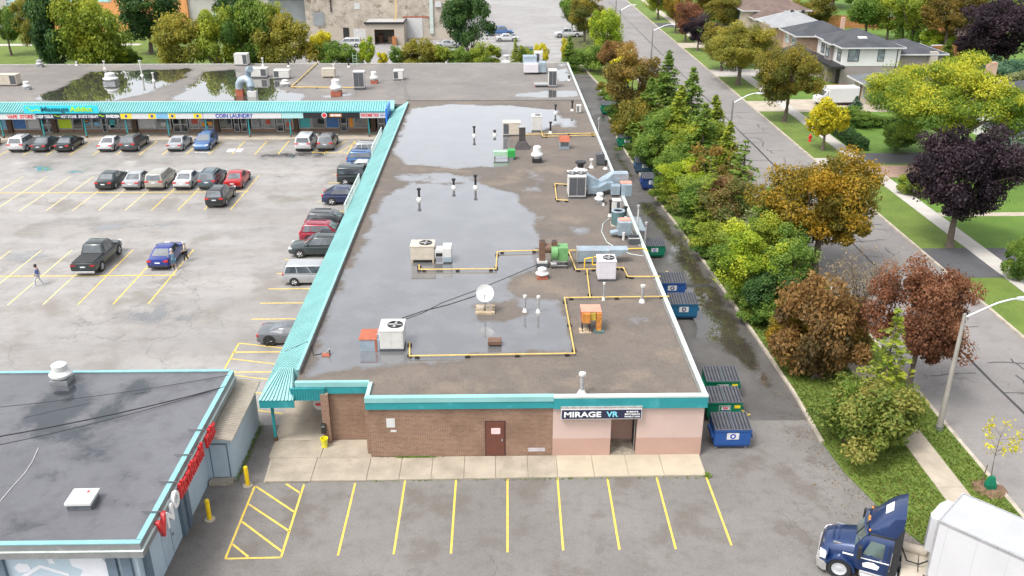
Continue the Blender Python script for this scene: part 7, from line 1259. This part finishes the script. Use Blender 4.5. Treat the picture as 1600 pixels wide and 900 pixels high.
def arch(kind, seed):
    """one tree: (crown mesh, trunk mesh, R, H) in metres"""
    global rng; rng = np.random.default_rng(seed); tb = MB()
    if kind in ('round', 'maple', 'shrub', 'locust', 'willow', 'sparse', 'small'):
        R, H, cz0, K, per, sz, cr0 = {'round': (3.6, 8.6, 1.5, 66, 300, .115, .95), 'maple': (4.4, 8.4, 1.8, 120, 340, .1, .9), 'shrub': (2.6, 4.4, .1, 52, 300, .095, .72), 'locust': (8.5, 10.5, 2.2, 230, 400, .1, 1.3), 'willow': (3.6, 8.4, 1.4, 70, 200, .12, .8), 'sparse': (3.0, 5.6, .6, 40, 60, .12, .7), 'small': (2.0, 4.4, .9, 44, 150, .12, .55)}[kind]
        cs = []; tries = 0
        ph = rng.uniform(0, 6.28, 4)
        while len(cs) < K and tries < 20000:
            tries += 1; p = rng.uniform(-1, 1, 3); r = np.linalg.norm(p)
            an_ = math.atan2(p[1], p[0]); lim = .96+.17*math.sin(3*an_+ph[0]+1.5*p[2])+.12*math.sin(5*an_+ph[1]+3*p[2])+.1*math.sin(4*p[2]+ph[2]+an_)
            if r > lim*.95 or r < .42 and rng.random() < .8: continue
            zz = p[2]
            if kind == 'locust' and zz < -.1 and rng.random() < .75: continue
            if kind in ('shrub',) and zz < -.1: p[0] *= 1.12; p[1] *= 1.12
            if kind in ('round', 'maple', 'small') and zz < -.2: p[0] *= 1-.35*(-.2-zz); p[1] *= 1-.35*(-.2-zz)
            cs.append(p)
        cc = np.array(cs); ch = (H-cz0)/2; cr = cr0*rng.uniform(.5, 1.3, len(cc)); fl = np.array([R-cr0*.6, R-cr0*.6, ch-cr0*.55]); cc = cc*fl+np.array([0, 0, cz0+ch])
        C, Nn, tint, ix = clumps_to_leaves(cc, cr, per, sz, .5 if kind != 'sparse' else .2, .9 if kind == 'willow' else 0)
        if kind == 'locust': C[:, 2] = cc[ix][:, 2]+(C[:, 2]-cc[ix][:, 2])*.6
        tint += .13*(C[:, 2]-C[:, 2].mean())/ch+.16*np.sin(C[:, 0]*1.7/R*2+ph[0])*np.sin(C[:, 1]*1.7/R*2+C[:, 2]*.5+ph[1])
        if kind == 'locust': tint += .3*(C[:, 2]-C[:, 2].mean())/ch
        r0 = .05*R+.05; top = cz0+ch*.9; fork = cz0+ch*.25
        if kind in ('shrub', 'sparse'):
            for k in range(7 if kind == 'shrub' else 16):
                tgt = cc[rng.integers(len(cc))]; limb(tb, (rng.normal(0, .12), rng.normal(0, .12), -.05), tgt*np.array([1, 1, 1.05]), .07, .015, .1)
        else:
            limb(tb, (0, 0, -.1), (rng.normal(0, .1), rng.normal(0, .1), fork), r0, r0*.72, .03, 4, 9); tb.lathe([(r0*1.5, -.1), (r0*1.1, .25), (r0, .5)], n=9)
            for k in range(16 if kind == 'locust' else 12): tgt = Vector(cc[rng.integers(len(cc))]); limb(tb, (0, 0, fork-.1), tgt, r0*.42, .025, .13)
    elif kind in ('cone', 'cone_open'):
        R, H = 2.3, 9.5; tiers = 26 if kind == 'cone' else 17; Cs = []; Ns = []; Ts = []
        limb(tb, (0, 0, -.1), (0, 0, H*.97), .16, .02, .01, 5, 8)
        for k in range(tiers):
            f = k/(tiers-1); z = .5+f*(H-.7); rr = R*(1-f)**.85*rng.uniform(.82, 1.1)+.12; nb = int(6+9*(1-f)) if kind == 'cone' else int(4+5*(1-f))
            for j in range(nb):
                an = rng.uniform(0, 6.28); ln = rr*rng.uniform(.7, 1.12); nl = int((22 if kind == 'cone' else 16)*(.35+ln/R)*1.6); s = rng.random(nl)**.7; wd = .1+.22*s*(1-s*.55)*ln
                x = s*ln; off = rng.normal(0, 1, nl)*wd*.8; zz = z-.28*s*ln+.1*s*s*ln+rng.normal(0, .07, nl); bt = rng.normal(0, .14)
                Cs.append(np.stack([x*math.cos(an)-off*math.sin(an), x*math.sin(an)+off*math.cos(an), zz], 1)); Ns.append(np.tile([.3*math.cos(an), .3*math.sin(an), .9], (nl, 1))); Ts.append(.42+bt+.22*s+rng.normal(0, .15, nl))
                if kind == 'cone_open': limb(tb, (0, 0, z), (ln*.85*math.cos(an), ln*.85*math.sin(an), z-.2*ln), .035, .01, .03, 2, 4)
        C = np.concatenate(Cs); Nn = np.concatenate(Ns); tint = np.concatenate(Ts); sz = .13
    elif kind == 'column':
        R, H = .75, 4.2; n = 4200; z = rng.random(n)*H; rr = R*np.clip(np.sin(np.clip(z/H, .02, .98)*PI)**.45*(1-.55*z/H)*1.25, .1, 1)*rng.uniform(.75, 1.05, n); an = rng.uniform(0, 6.28, n); C = np.stack([rr*np.cos(an), rr*np.sin(an), z+.05], 1); Nn = np.stack([np.cos(an), np.sin(an), np.full(n, .5)], 1); tint = .45+rng.normal(0, .22, n)+.15*np.sin(an*5); sz = .09
        limb(tb, (0, 0, -.05), (0, 0, H*.8), .07, .02, .01)
    elif kind == 'bare':
        R, H = 2.2, 5.0; Cs = []
        for k in range(26):
            an = rng.uniform(0, 6.28); r = rng.uniform(.3, 1)*R; a_ = (rng.normal(0, .15), rng.normal(0, .15), -.05); e_ = (r*math.cos(an), r*math.sin(an), H*rng.uniform(.6, 1)); limb(tb, a_, e_, .045, .012, .12, 5, 5)
            for j in range(6):
                f = rng.uniform(.4, .95); q = Vector(a_).lerp(Vector(e_), f); e2 = q+Vector((rng.normal(0, .5), rng.normal(0, .5), rng.uniform(.2, .8))); limb(tb, q, e2, .016, .006, .1, 3, 4); Cs.append(e2)
        C = np.repeat(np.array(Cs), 12, 0)+rng.normal(0, .14, (len(Cs)*12, 3)); Nn = np.tile([0, 0, 1.], (len(C), 1)); tint = rng.random(len(C)); sz = .06
    elif kind == 'sapling':
        R, H = .75, 3.0; limb(tb, (0, 0, 0), (.1, .05, H*.9), .03, .012, .03, 5, 6); Cs = []
        for k in range(10): an = rng.uniform(0, 6.28); z = H*rng.uniform(.55, .9); e_ = (R*.8*math.cos(an), R*.8*math.sin(an), z+.3); limb(tb, (.07, .03, z-.15), e_, .01, .005, .08, 3, 4); Cs.append(e_)
        C = np.repeat(np.array(Cs), 26, 0)+rng.normal(0, .13, (260, 3)); Nn = np.tile([0, 0, 1.], (260, 1)); tint = rng.random(260); sz = .07
    cm = leaf_mesh('crown', C, Nn, tint, sz); tm = tb.mesh('trunk', MATS['bark'], 40)
    return cm, tm, R, H
ARCH = {}
def get(kind, var):
    k = (kind, var)
    if k not in ARCH: ARCH[k] = arch(kind, 100+hash_(kind)*7+var*31)
    return ARCH[k]
hash_ = lambda s: sum(ord(c)*(i+1) for i, c in enumerate(s)) % 97
NV = {'round': 4, 'maple': 2, 'shrub': 3, 'cone': 2, 'cone_open': 2, 'small': 2, 'column': 1}
cnt = {}
def tree(kind, pal, bpx, ytop, wpx, label, grp=None, name='tree', at=None, z=.08, cat='tree', dark=False, minh=1.0):
    cnt[kind] = cnt.get(kind, -1)+1; cm, tm, R, H = get(kind, cnt[kind] % NV.get(kind, 1))
    p = Vector(at) if at else G(bpx[0], bpx[1], z); h = max(minh, height_at(p, ytop)); r = wpx/2/PPM((p.x, p.y, p.z+h*.55))
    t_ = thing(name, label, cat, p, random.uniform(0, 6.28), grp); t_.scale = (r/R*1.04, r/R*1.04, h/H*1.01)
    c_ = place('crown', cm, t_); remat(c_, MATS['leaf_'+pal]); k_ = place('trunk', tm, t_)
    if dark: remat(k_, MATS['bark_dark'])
    return t_
gv = 'trees on the verge between lane and road'
TV = [('round', 'rust', (958, 117), 62, 48, 'small rust-red tree at the lane\'s far end'), ('round', 'olivebrown', (986, 196), 80, 86, 'olive-brown maple behind the far green dumpster'), ('small', 'yellow', (968, 150), 88, 40, 'yellow bush between the rust-red tree and the olive-brown maple'), ('shrub', 'olive', (1000, 228), 150, 66, 'olive shrub above the open green dumpster'), ('cone', 'green', (1037, 215), 86, 76, 'broad green spruce beside the olive-brown maple'), ('cone', 'green', (1074, 235), 112, 74, 'thin dark spruce with a pointed tip by the road'),
 ('round', 'green', (1045, 258), 165, 82, 'dense green tree below the broad spruce'), ('cone', 'yellowgreen', (1110, 250), 155, 70, 'yellow-green larch by the street lamp'), ('round', 'yellowgreen', (1085, 278), 190, 86, 'yellow-green tree below the larch'), ('shrub', 'green', (1022, 268), 205, 62, 'green shrub beside the slate-blue dumpster'), ('round', 'lime', (1068, 318), 250, 72, 'bright lime-yellow tree beside the royal blue dumpster'), ('sparse', 'olivebrown', (1120, 318), 222, 96, 'thinning brown tree behind the lime-yellow one'), ('cone_open', 'green', (1153, 335), 226, 90, 'lean dark conifer standing over the thinning brown tree'), ('shrub', 'green', (1048, 300), 240, 50, 'green shrub behind the royal blue dumpster'), ('round', 'green', (1092, 352), 280, 80, 'green shrub bordering the brown puddle'), ('round', 'mixed', (1132, 372), 275, 90, 'mixed green and brown thicket by the puddle'), ('sparse', 'pale', (1172, 392), 320, 92, 'pale leaved shrub behind the thicket'), ('shrub', 'yellowgreen', (1120, 400), 345, 62, 'yellow-green shrub at the lane kerb'), ('round', 'lime', (1166, 478), 362, 92, 'bright yellow tree at the lane kerb'), ('round', 'green', (1212, 440), 335, 92, 'tall green tree behind the bright yellow one'), ('shrub', 'deep', (1205, 500), 425, 84, 'dark green shrub at the foot of the bright yellow tree'), ('round', 'green', (1150, 440), 375, 74, 'green shrub squeezed behind the bright yellow tree'), ('round', 'green', (1228, 480), 375, 90, 'green undergrowth beside the golden maple\'s trunk'),
 ('maple', 'gold', (1272, 425), 236, 196, 'large golden-orange maple leaning over the road'), ('shrub', 'rust', (1278, 590), 428, 150, 'spreading rust-orange tree near the front of the verge'), ('bare', 'twig', (1335, 515), 392, 120, 'nearly bare grey-twigged shrub behind the rust-orange tree'), ('maple', 'redbrown', (1420, 612), 413, 168, 'red-brown maple by the road kerb'), ('cone_open', 'yellowgreen', (1368, 665), 482, 130, 'light green young conifer rising from the bush'), ('shrub', 'bushmix', (1347, 700), 588, 160, 'broad mixed green and russet bush at the verge front'), ('shrub', 'yellowgreen', (1395, 690), 610, 74, 'yellow-green bush against the sidewalk'), ('shrub', 'green', (1318, 690), 600, 70, 'green bush at the lane side of the mixed bush'), ('shrub', 'gold', (1245, 560), 455, 84, 'gold and olive bush at the kerb below the tall green tree'), ('shrub', 'olivebrown', (1310, 575), 470, 90, 'brown bush tucked beside the rust-orange tree'), ('shrub', 'olive', (1020, 235), 180, 50, 'olive bush by the kerb above the open dumpster'), ('shrub', 'green', (1070, 285), 225, 70, 'green bush below the dense green tree'),
 ('cone', 'green', (1012, 232), 128, 74, 'green fir between the olive-brown maple and the lane'), ('cone', 'yellowgreen', (1056, 262), 140, 78, 'soft yellow-green fir in the middle of the belt'), ('cone', 'green', (1092, 290), 168, 80, 'green fir below the larch'), ('cone', 'yellowgreen', (1130, 308), 196, 70, 'yellow-green fir close to the road kerb'), ('cone', 'green', (1188, 415), 300, 84, 'green fir between the lean conifer and the golden maple'), ('cone_open', 'yellowgreen', (1105, 372), 268, 76, 'loose yellow-green larch beside the puddle'), ('round', 'yellowgreen', (1190, 455), 350, 84, 'yellow-green tree behind the bright yellow one')]
for a_ in TV: k_ = 1.18 if a_[2][0] < 1240 else 1.0; tree(a_[0], a_[1], a_[2], a_[3]-(6 if k_ > 1 else 0), a_[4]*k_, a_[5], gv)
gr = 'trees across the road'
for a_ in [('maple', 'goldgreen', (1153, 132), 36, 112, 'olive-gold street tree with a stout trunk'), ('round', 'olive', (1127, 111), 28, 76, 'olive street tree behind the olive-gold one'), ('round', 'purple', (1090, 80), 22, 48, 'small purple-leaved street tree'), ('round', 'redbrown', (1071, 66), -4, 54, 'dark red street tree with orange tints beside the purple one'), ('round', 'yellowgreen', (1028, 31), -40, 56, 'yellow-green street tree far up the road'), ('round', 'gold', (1055, 52), -30, 50, 'orange-gold street tree up the road'), ('maple', 'olive', (1225, 190), 68, 110, 'rounded olive-green street tree before the brick houses'), ('small', 'yellow', (1285, 235), 153, 64, 'small bright yellow tree beside the hydrant'), ('maple', 'purple', (1483, 386), 192, 180, 'large purple-leaved maple beside the sidewalk'), ('round', 'twig', (1180, 105), 38, 58, 'tan, thinning tree before the pale roofed house')]: tree(a_[0], a_[1], a_[2], a_[3], a_[4], a_[5], gr)
tree('locust', 'locust', (1470, 262), 90, 268, 'wide spreading yellow-green locust covering the bungalow front', gr)
gb = 'garden trees behind the houses'
for a_ in [('maple', 'purple', (1565, 118), -8, 165, 'huge purple-leaved tree in the back gardens'), ('round', 'purple', (1515, 108), 50, 62, 'lower purple-leaved tree in front of the huge one'), ('round', 'olive', (1270, 48), -14, 76, 'olive garden tree beside the board fence'), ('round', 'green', (1350, 62), -30, 84, 'green garden tree right of the board fence'), ('round', 'yellowgreen', (1385, 66), -12, 66, 'yellow-green garden tree behind the modern house'), ('round', 'yellowgreen', (1420, 74), -30, 84, 'tall yellow-green garden tree behind the arborvitae'), ('maple', 'olivebrown', (1475, 82), -30, 104, 'olive-brown garden tree beyond the backboard'), ('round', 'green', (1522, 76), -8, 62, 'green garden tree before the tan roofed house'), ('shrub', 'lime', (1458, 78), 44, 60, 'lime garden shrub at the play yard'), ('shrub', 'yellowgreen', (1560, 40), -5, 60, 'yellow-green garden shrub below the tan roof'), ('round', 'goldgreen', (1165, 30), -50, 120, 'gold-green tree hiding the brown roofed house'), ('round', 'gold', (1105, 40), -40, 80, 'orange-gold tree behind the street trees'), ('round', 'olive', (1130, 50), -10, 70, 'olive tree in the front yard up the street'), ('round', 'green', (1300, 12), -60, 90, 'far green tree above the brick chimney'), ('shrub', 'blue', (1560, 140), 88, 96, 'bluish green shrub beside the yellow locust'), ('shrub', 'pale', (1590, 160), 108, 50, 'grey-green shrub at the white house corner'), ('cone', 'green', (1475, 103), 62, 44, 'small dense green conifer by the backboard'), ('column', 'green', (1403, 72), 41, 15, 'tall arborvitae behind the modern house, first of three'), ('column', 'green', (1417, 76), 46, 13, 'arborvitae in the middle of the three'), ('column', 'green', (1428, 76), 48, 13, 'arborvitae last of the three, next the shed'), ('column', 'yellowgreen', (1550, 116), 70, 20, 'slender yellow-green arborvitae beside the bluish shrub'), ('column', 'orange', (1499, 102), 78, 12, 'orange tinged arborvitae by the fence'), ('column', 'green', (1509, 104), 80, 12, 'green arborvitae beside the orange tinged one'), ('shrub', 'green', (1592, 440), 372, 56, 'green bush with red tips at the lawn edge'), ('shrub', 'redbrown', (1588, 270), 228, 46, 'red leaved shrub beside the white house'), ('cone', 'blue', (1335, 182), 150, 34, 'small blue spruce in the bungalow garden'), ('shrub', 'green', (1325, 195), 165, 50, 'rounded green shrub in the bungalow garden'), ('shrub', 'yellowgreen', (1425, 305), 270, 46, 'yellow-green shrub at the paver drive'), ('shrub', 'green', (1350, 200), 172, 40, 'low green shrub beside the clipped hedge'), ('shrub', 'green', (1400, 235), 190, 60, 'green shrub beneath the locust'), ('round', 'green', (1570, 15), -50, 90, 'far green tree at the garden end')]: tree(a_[0], a_[1], a_[2], a_[3], a_[4], a_[5], gb)
gl = 'trees behind the plaza'
for a_ in [('maple', 'green', (18, 86), 6, 58, 'round green tree alone on the school lawn'), ('round', 'goldgreen', (64, 96), -24, 62, 'golden tree before the glazed school corner'), ('shrub', 'deep', (100, 116), -40, 92, 'broad dark green conifer behind the wing'), ('shrub', 'yellowgreen', (152, 116), -24, 108, 'yellow-green tree beside the dark conifer'), ('shrub', 'lime', (178, 108), 72, 60, 'bright lime shrub below the yellow-green tree'), ('shrub', 'green', (202, 106), 72, 40, 'green shrub beside the lime one'), ('round', 'deep', (236, 84), -34, 112, 'deep green tree with bare trunk by the school wall'), ('shrub', 'goldgreen', (290, 116), 12, 96, 'pale gold tree behind the wing'), ('shrub', 'yellowgreen', (347, 116), 5, 84, 'yellow-green tree right of the pale gold one'), ('shrub', 'green', (395, 114), -20, 86, 'dark green tree behind the gooseneck duct'), ('shrub', 'goldgreen', (447, 116), 12, 92, 'golden olive tree behind the wing\'s right part'), ('round', 'deep', (372, 96), -50, 60, 'dark tree top rising behind the yellow-green one'), ('round', 'yellowgreen', (420, 90), -10, 50, 'leafy tree between the dark and golden ones'), ('small', 'yellow', (503, 110), 44, 46, 'yellow tree at the timber stack'), ('shrub', 'green', (525, 112), 62, 66, 'rounded green shrub before the white van'), ('small', 'lime', (575, 112), 58, 32, 'narrow lime shrub at the shed corner'), ('small', 'yellow', (598, 112), 78, 20, 'small yellow shrub before the shed door'), ('small', 'green', (621, 112), 72, 30, 'small green shrub before the shed'), ('shrub', 'goldgreen', (662, 112), 58, 64, 'gold-green shrub before the white loading door'), ('small', 'yellowgreen', (690, 112), 66, 40, 'yellow-green shrub beside the gold-green one'), ('shrub', 'green', (718, 112), 70, 42, 'green shrub below the big pine'), ('shrub', 'deep', (733, 84), -18, 84, 'big dark green pine beside the far lot'), ('shrub', 'yellowgreen', (755, 112), 66, 56, 'yellow-green shrub with orange tips before the far lot'), ('cone', 'yellowgreen', (806, 112), 58, 26, 'small pointed gold-green tree in the shrub row'), ('small', 'yellowgreen', (820, 112), 72, 30, 'low yellow-green shrub beside the container'), ('small', 'yellow', (846, 112), 64, 26, 'bright yellow sapling in the shrub row'), ('cone', 'green', (889, 112), 56, 38, 'pointed green shrub at the far lot entrance'), ('small', 'yellow', (882, 110), 60, 16, 'slim yellow shrub against the pointed green one'), ('shrub', 'green', (922, 112), 66, 62, 'dense green shrub at the roof\'s far corner'), ('willow', 'lime', (946, 95), 8, 62, 'lime-green willow beside the road'), ('round', 'olive', (913, 68), -12, 60, 'olive tree beside the far lot'), ('round', 'green', (893, 52), -14, 46, 'green tree behind the olive one'), ('shrub', 'green', (550, 112), 76, 40, 'green shrub behind the ladder frame'), ('shrub', 'olive', (640, 112), 80, 40, 'olive shrub between the shed and the loading door')]: tree(a_[0], a_[1], a_[2], a_[3], a_[4], a_[5], gl)
rng2 = random.Random(5)
for k in range(20):      # undergrowth that spills over the lane kerb
    y_ = 47+k*4.6+rng2.uniform(-1, 1); xl = float(np.interp(y_, [47, 52, 68, 87, 108, 118, 142], [17.9, 17.7, 16.9, 15.5, 14.7, 15, 15.9])); q = Vector((xl+rng2.uniform(.7, 1.5), y_, .08))
    if y_ < 52 or 84 < y_ < 97 or 100.5 < y_ < 107.5 or 117 < y_ < 124: continue
    pl_, wd_ = rng2.choice([('green', 'green'), ('green', 'green'), ('yellowgreen', 'yellow-green'), ('bushmix', 'mottled green and tan'), ('olive', 'olive')])
    cm, tm, R, H = get('shrub', k % 3); t_ = thing('undergrowth_bush', 'low %s undergrowth bush spilling over the lane kerb' % wd_, 'bush', q, rng2.uniform(0, 6), 'undergrowth along the lane kerb'); sr = rng2.uniform(1.3, 2.0); t_.scale = (sr/R, sr*1.2/R, rng2.uniform(1.5, 3.0)/H)
    c_ = place('crown', cm, t_); remat(c_, MATS['leaf_'+pl_]); place('trunk', tm, t_)
# sapling with its water bag
sp_ = tree('sapling', 'yellow', (1546, 764), 668, 48, 'thin yellow sapling staked on the verge', None, 'sapling', z=.1)
p = G(1546, 764, .1); wb = thing('watering_bag', 'green watering bag wrapped round the sapling', 'watering bag', (p.x, p.y, .1)); MB().loft([[(-.22, -.16, .05), (.22, -.16, .05), (.22, .16, .05), (-.22, .16, .05)], [(-.24, -.18, .3), (.24, -.18, .3), (.24, .18, .3), (-.24, .18, .3)], [(-.1, -.08, .78), (.1, -.08, .78), (.1, .08, .78), (-.1, .08, .78)]]).build('bag', MATS['dump_green'], wb); MB().bar((-.3, .3, 0), (-.25, .25, 1.3), .04).build('stake', MATS['wood_sleeper'], wb); MB().lathe([(.85, .0), (.6, .045), (.2, .07)], n=18).build('mulch', M('mulch', (.2, .12, .075), .95, var=.5, scale=9, bmp=.6), wb)
# clipped hedges: boxes of leaves
def hedge(label, x0, x1, y0, y1, h, pal):
    n = int(((x1-x0)*(y1-y0)+2*h*(x1-x0+y1-y0))*60); P = np.stack([rng.uniform(x0, x1, n), rng.uniform(y0, y1, n), rng.uniform(0, h, n)], 1); Nn = np.zeros((n, 3)); Nn[:, 2] = .4
    f = rng.random(n); a_ = f < .45; P[a_, 2] = h+rng.normal(0, .06, a_.sum()); Nn[a_, 2] = 1; b_ = (f >= .45) & (f < .7); P[b_, 0] = x0+rng.normal(0, .05, b_.sum()); Nn[b_, 0] = -1; c_ = f >= .7; P[c_, 1] = y0+rng.normal(0, .05, c_.sum()); Nn[c_, 1] = -1
    o = thing('hedge', label, 'hedge', ((x0+x1)/2, (y0+y1)/2, .1)); P -= np.array([(x0+x1)/2, (y0+y1)/2, 0]); me = leaf_mesh('foliage', P, Nn, .4+rng.normal(0, .2, n), .11); q = place('foliage', me, o); remat(q, MATS['leaf_'+pal]); MB().box(-(x1-x0)/2+.1, (x1-x0)/2-.1, -(y1-y0)/2+.1, (y1-y0)/2-.1, 0, h-.12).build('core', MATS['leaf_deep'], o)
hedge('clipped dark hedge along the sidewalk by the yellow tree', 41.6, 43.2, 101.5, 112, 1.3, 'deep'); hedge('clipped hedge along the garden path behind', 44, 54, 112.2, 113.6, 1.2, 'green')
# fallen leaves on the verge, lane edge and sidewalk; grass tufts
def litter(name, n, fx, mats, size, label, up=.004):
    P = np.array([fx() for _ in range(n)]); Nn = np.tile([0, 0, 1.0], (n, 1)); me = leaf_mesh(name, P, Nn*2.2, rng.random(n), size); me.materials.clear(); me.materials.append(mats); o = place(name, me); o['kind'] = 'stuff'; tag(o, label); return o
def fx():
    while True:
        y = 33+(rng.random()**1.6)*70; xl = np.interp(y, [32.7, 34, 36, 38.9, 41.6, 47, 52, 68, 87, 108], [19.95, 19.4, 18.8, 18.1, 17.85, 17.9, 17.7, 16.9, 15.5, 14.7]); x = xl+rng.normal(.3, 1.6) if rng.random() < .7 else rng.uniform(xl, 25.3)
        if 16 < x < 25.3: return (x, y, .125 if x > xl+.1 else .012)
litter('fallen_leaves', 2600, fx, MATS['leaf_rust'], .05, 'brown and orange leaves scattered along the verge')
def gx():
    while True:
        y = 32+rng.random()*34; xl = np.interp(y, [32.7, 34, 36, 38.9, 41.6, 47, 52, 68], [19.95, 19.4, 18.8, 18.1, 17.85, 17.9, 17.7, 16.9]); x = rng.uniform(xl+.05, 25.3)
        if not 22.25 < x < 23.75: return (x, y, .13)
n = 22000; P = np.array([gx() for _ in range(n)]); me = leaf_mesh('grass_tufts', P, np.tile([1., 0, .4], (n, 1)), rng.random(n), .075); me.materials.clear(); me.materials.append(MATS['leaf_turf']); o = place('grass', me); o['kind'] = 'stuff'; tag(o, 'short rough grass tufts on the verge')
# weeds along the corner building and walkway edge
def wd():
    k = rng.integers(3)
    if k == 0: return (-13.55+rng.normal(0, .08), rng.uniform(38.6, 44.0), rng.uniform(0, .25))
    if k == 1: return (rng.uniform(-12.1, 10.9), 38.55+rng.normal(0, .05)+.01, rng.uniform(0, .06)) if rng.random() < .6 else (10.85+rng.normal(0, .1), 38.7+rng.normal(0, .1), rng.uniform(0, .12))
    return (-4.6+rng.normal(0, .5), 40.52+rng.normal(0, .02), rng.uniform(.1, .14))
litter('weeds', 1100, wd, MATS['leaf_green'], .05, 'small weeds along wall feet and walkway edges')
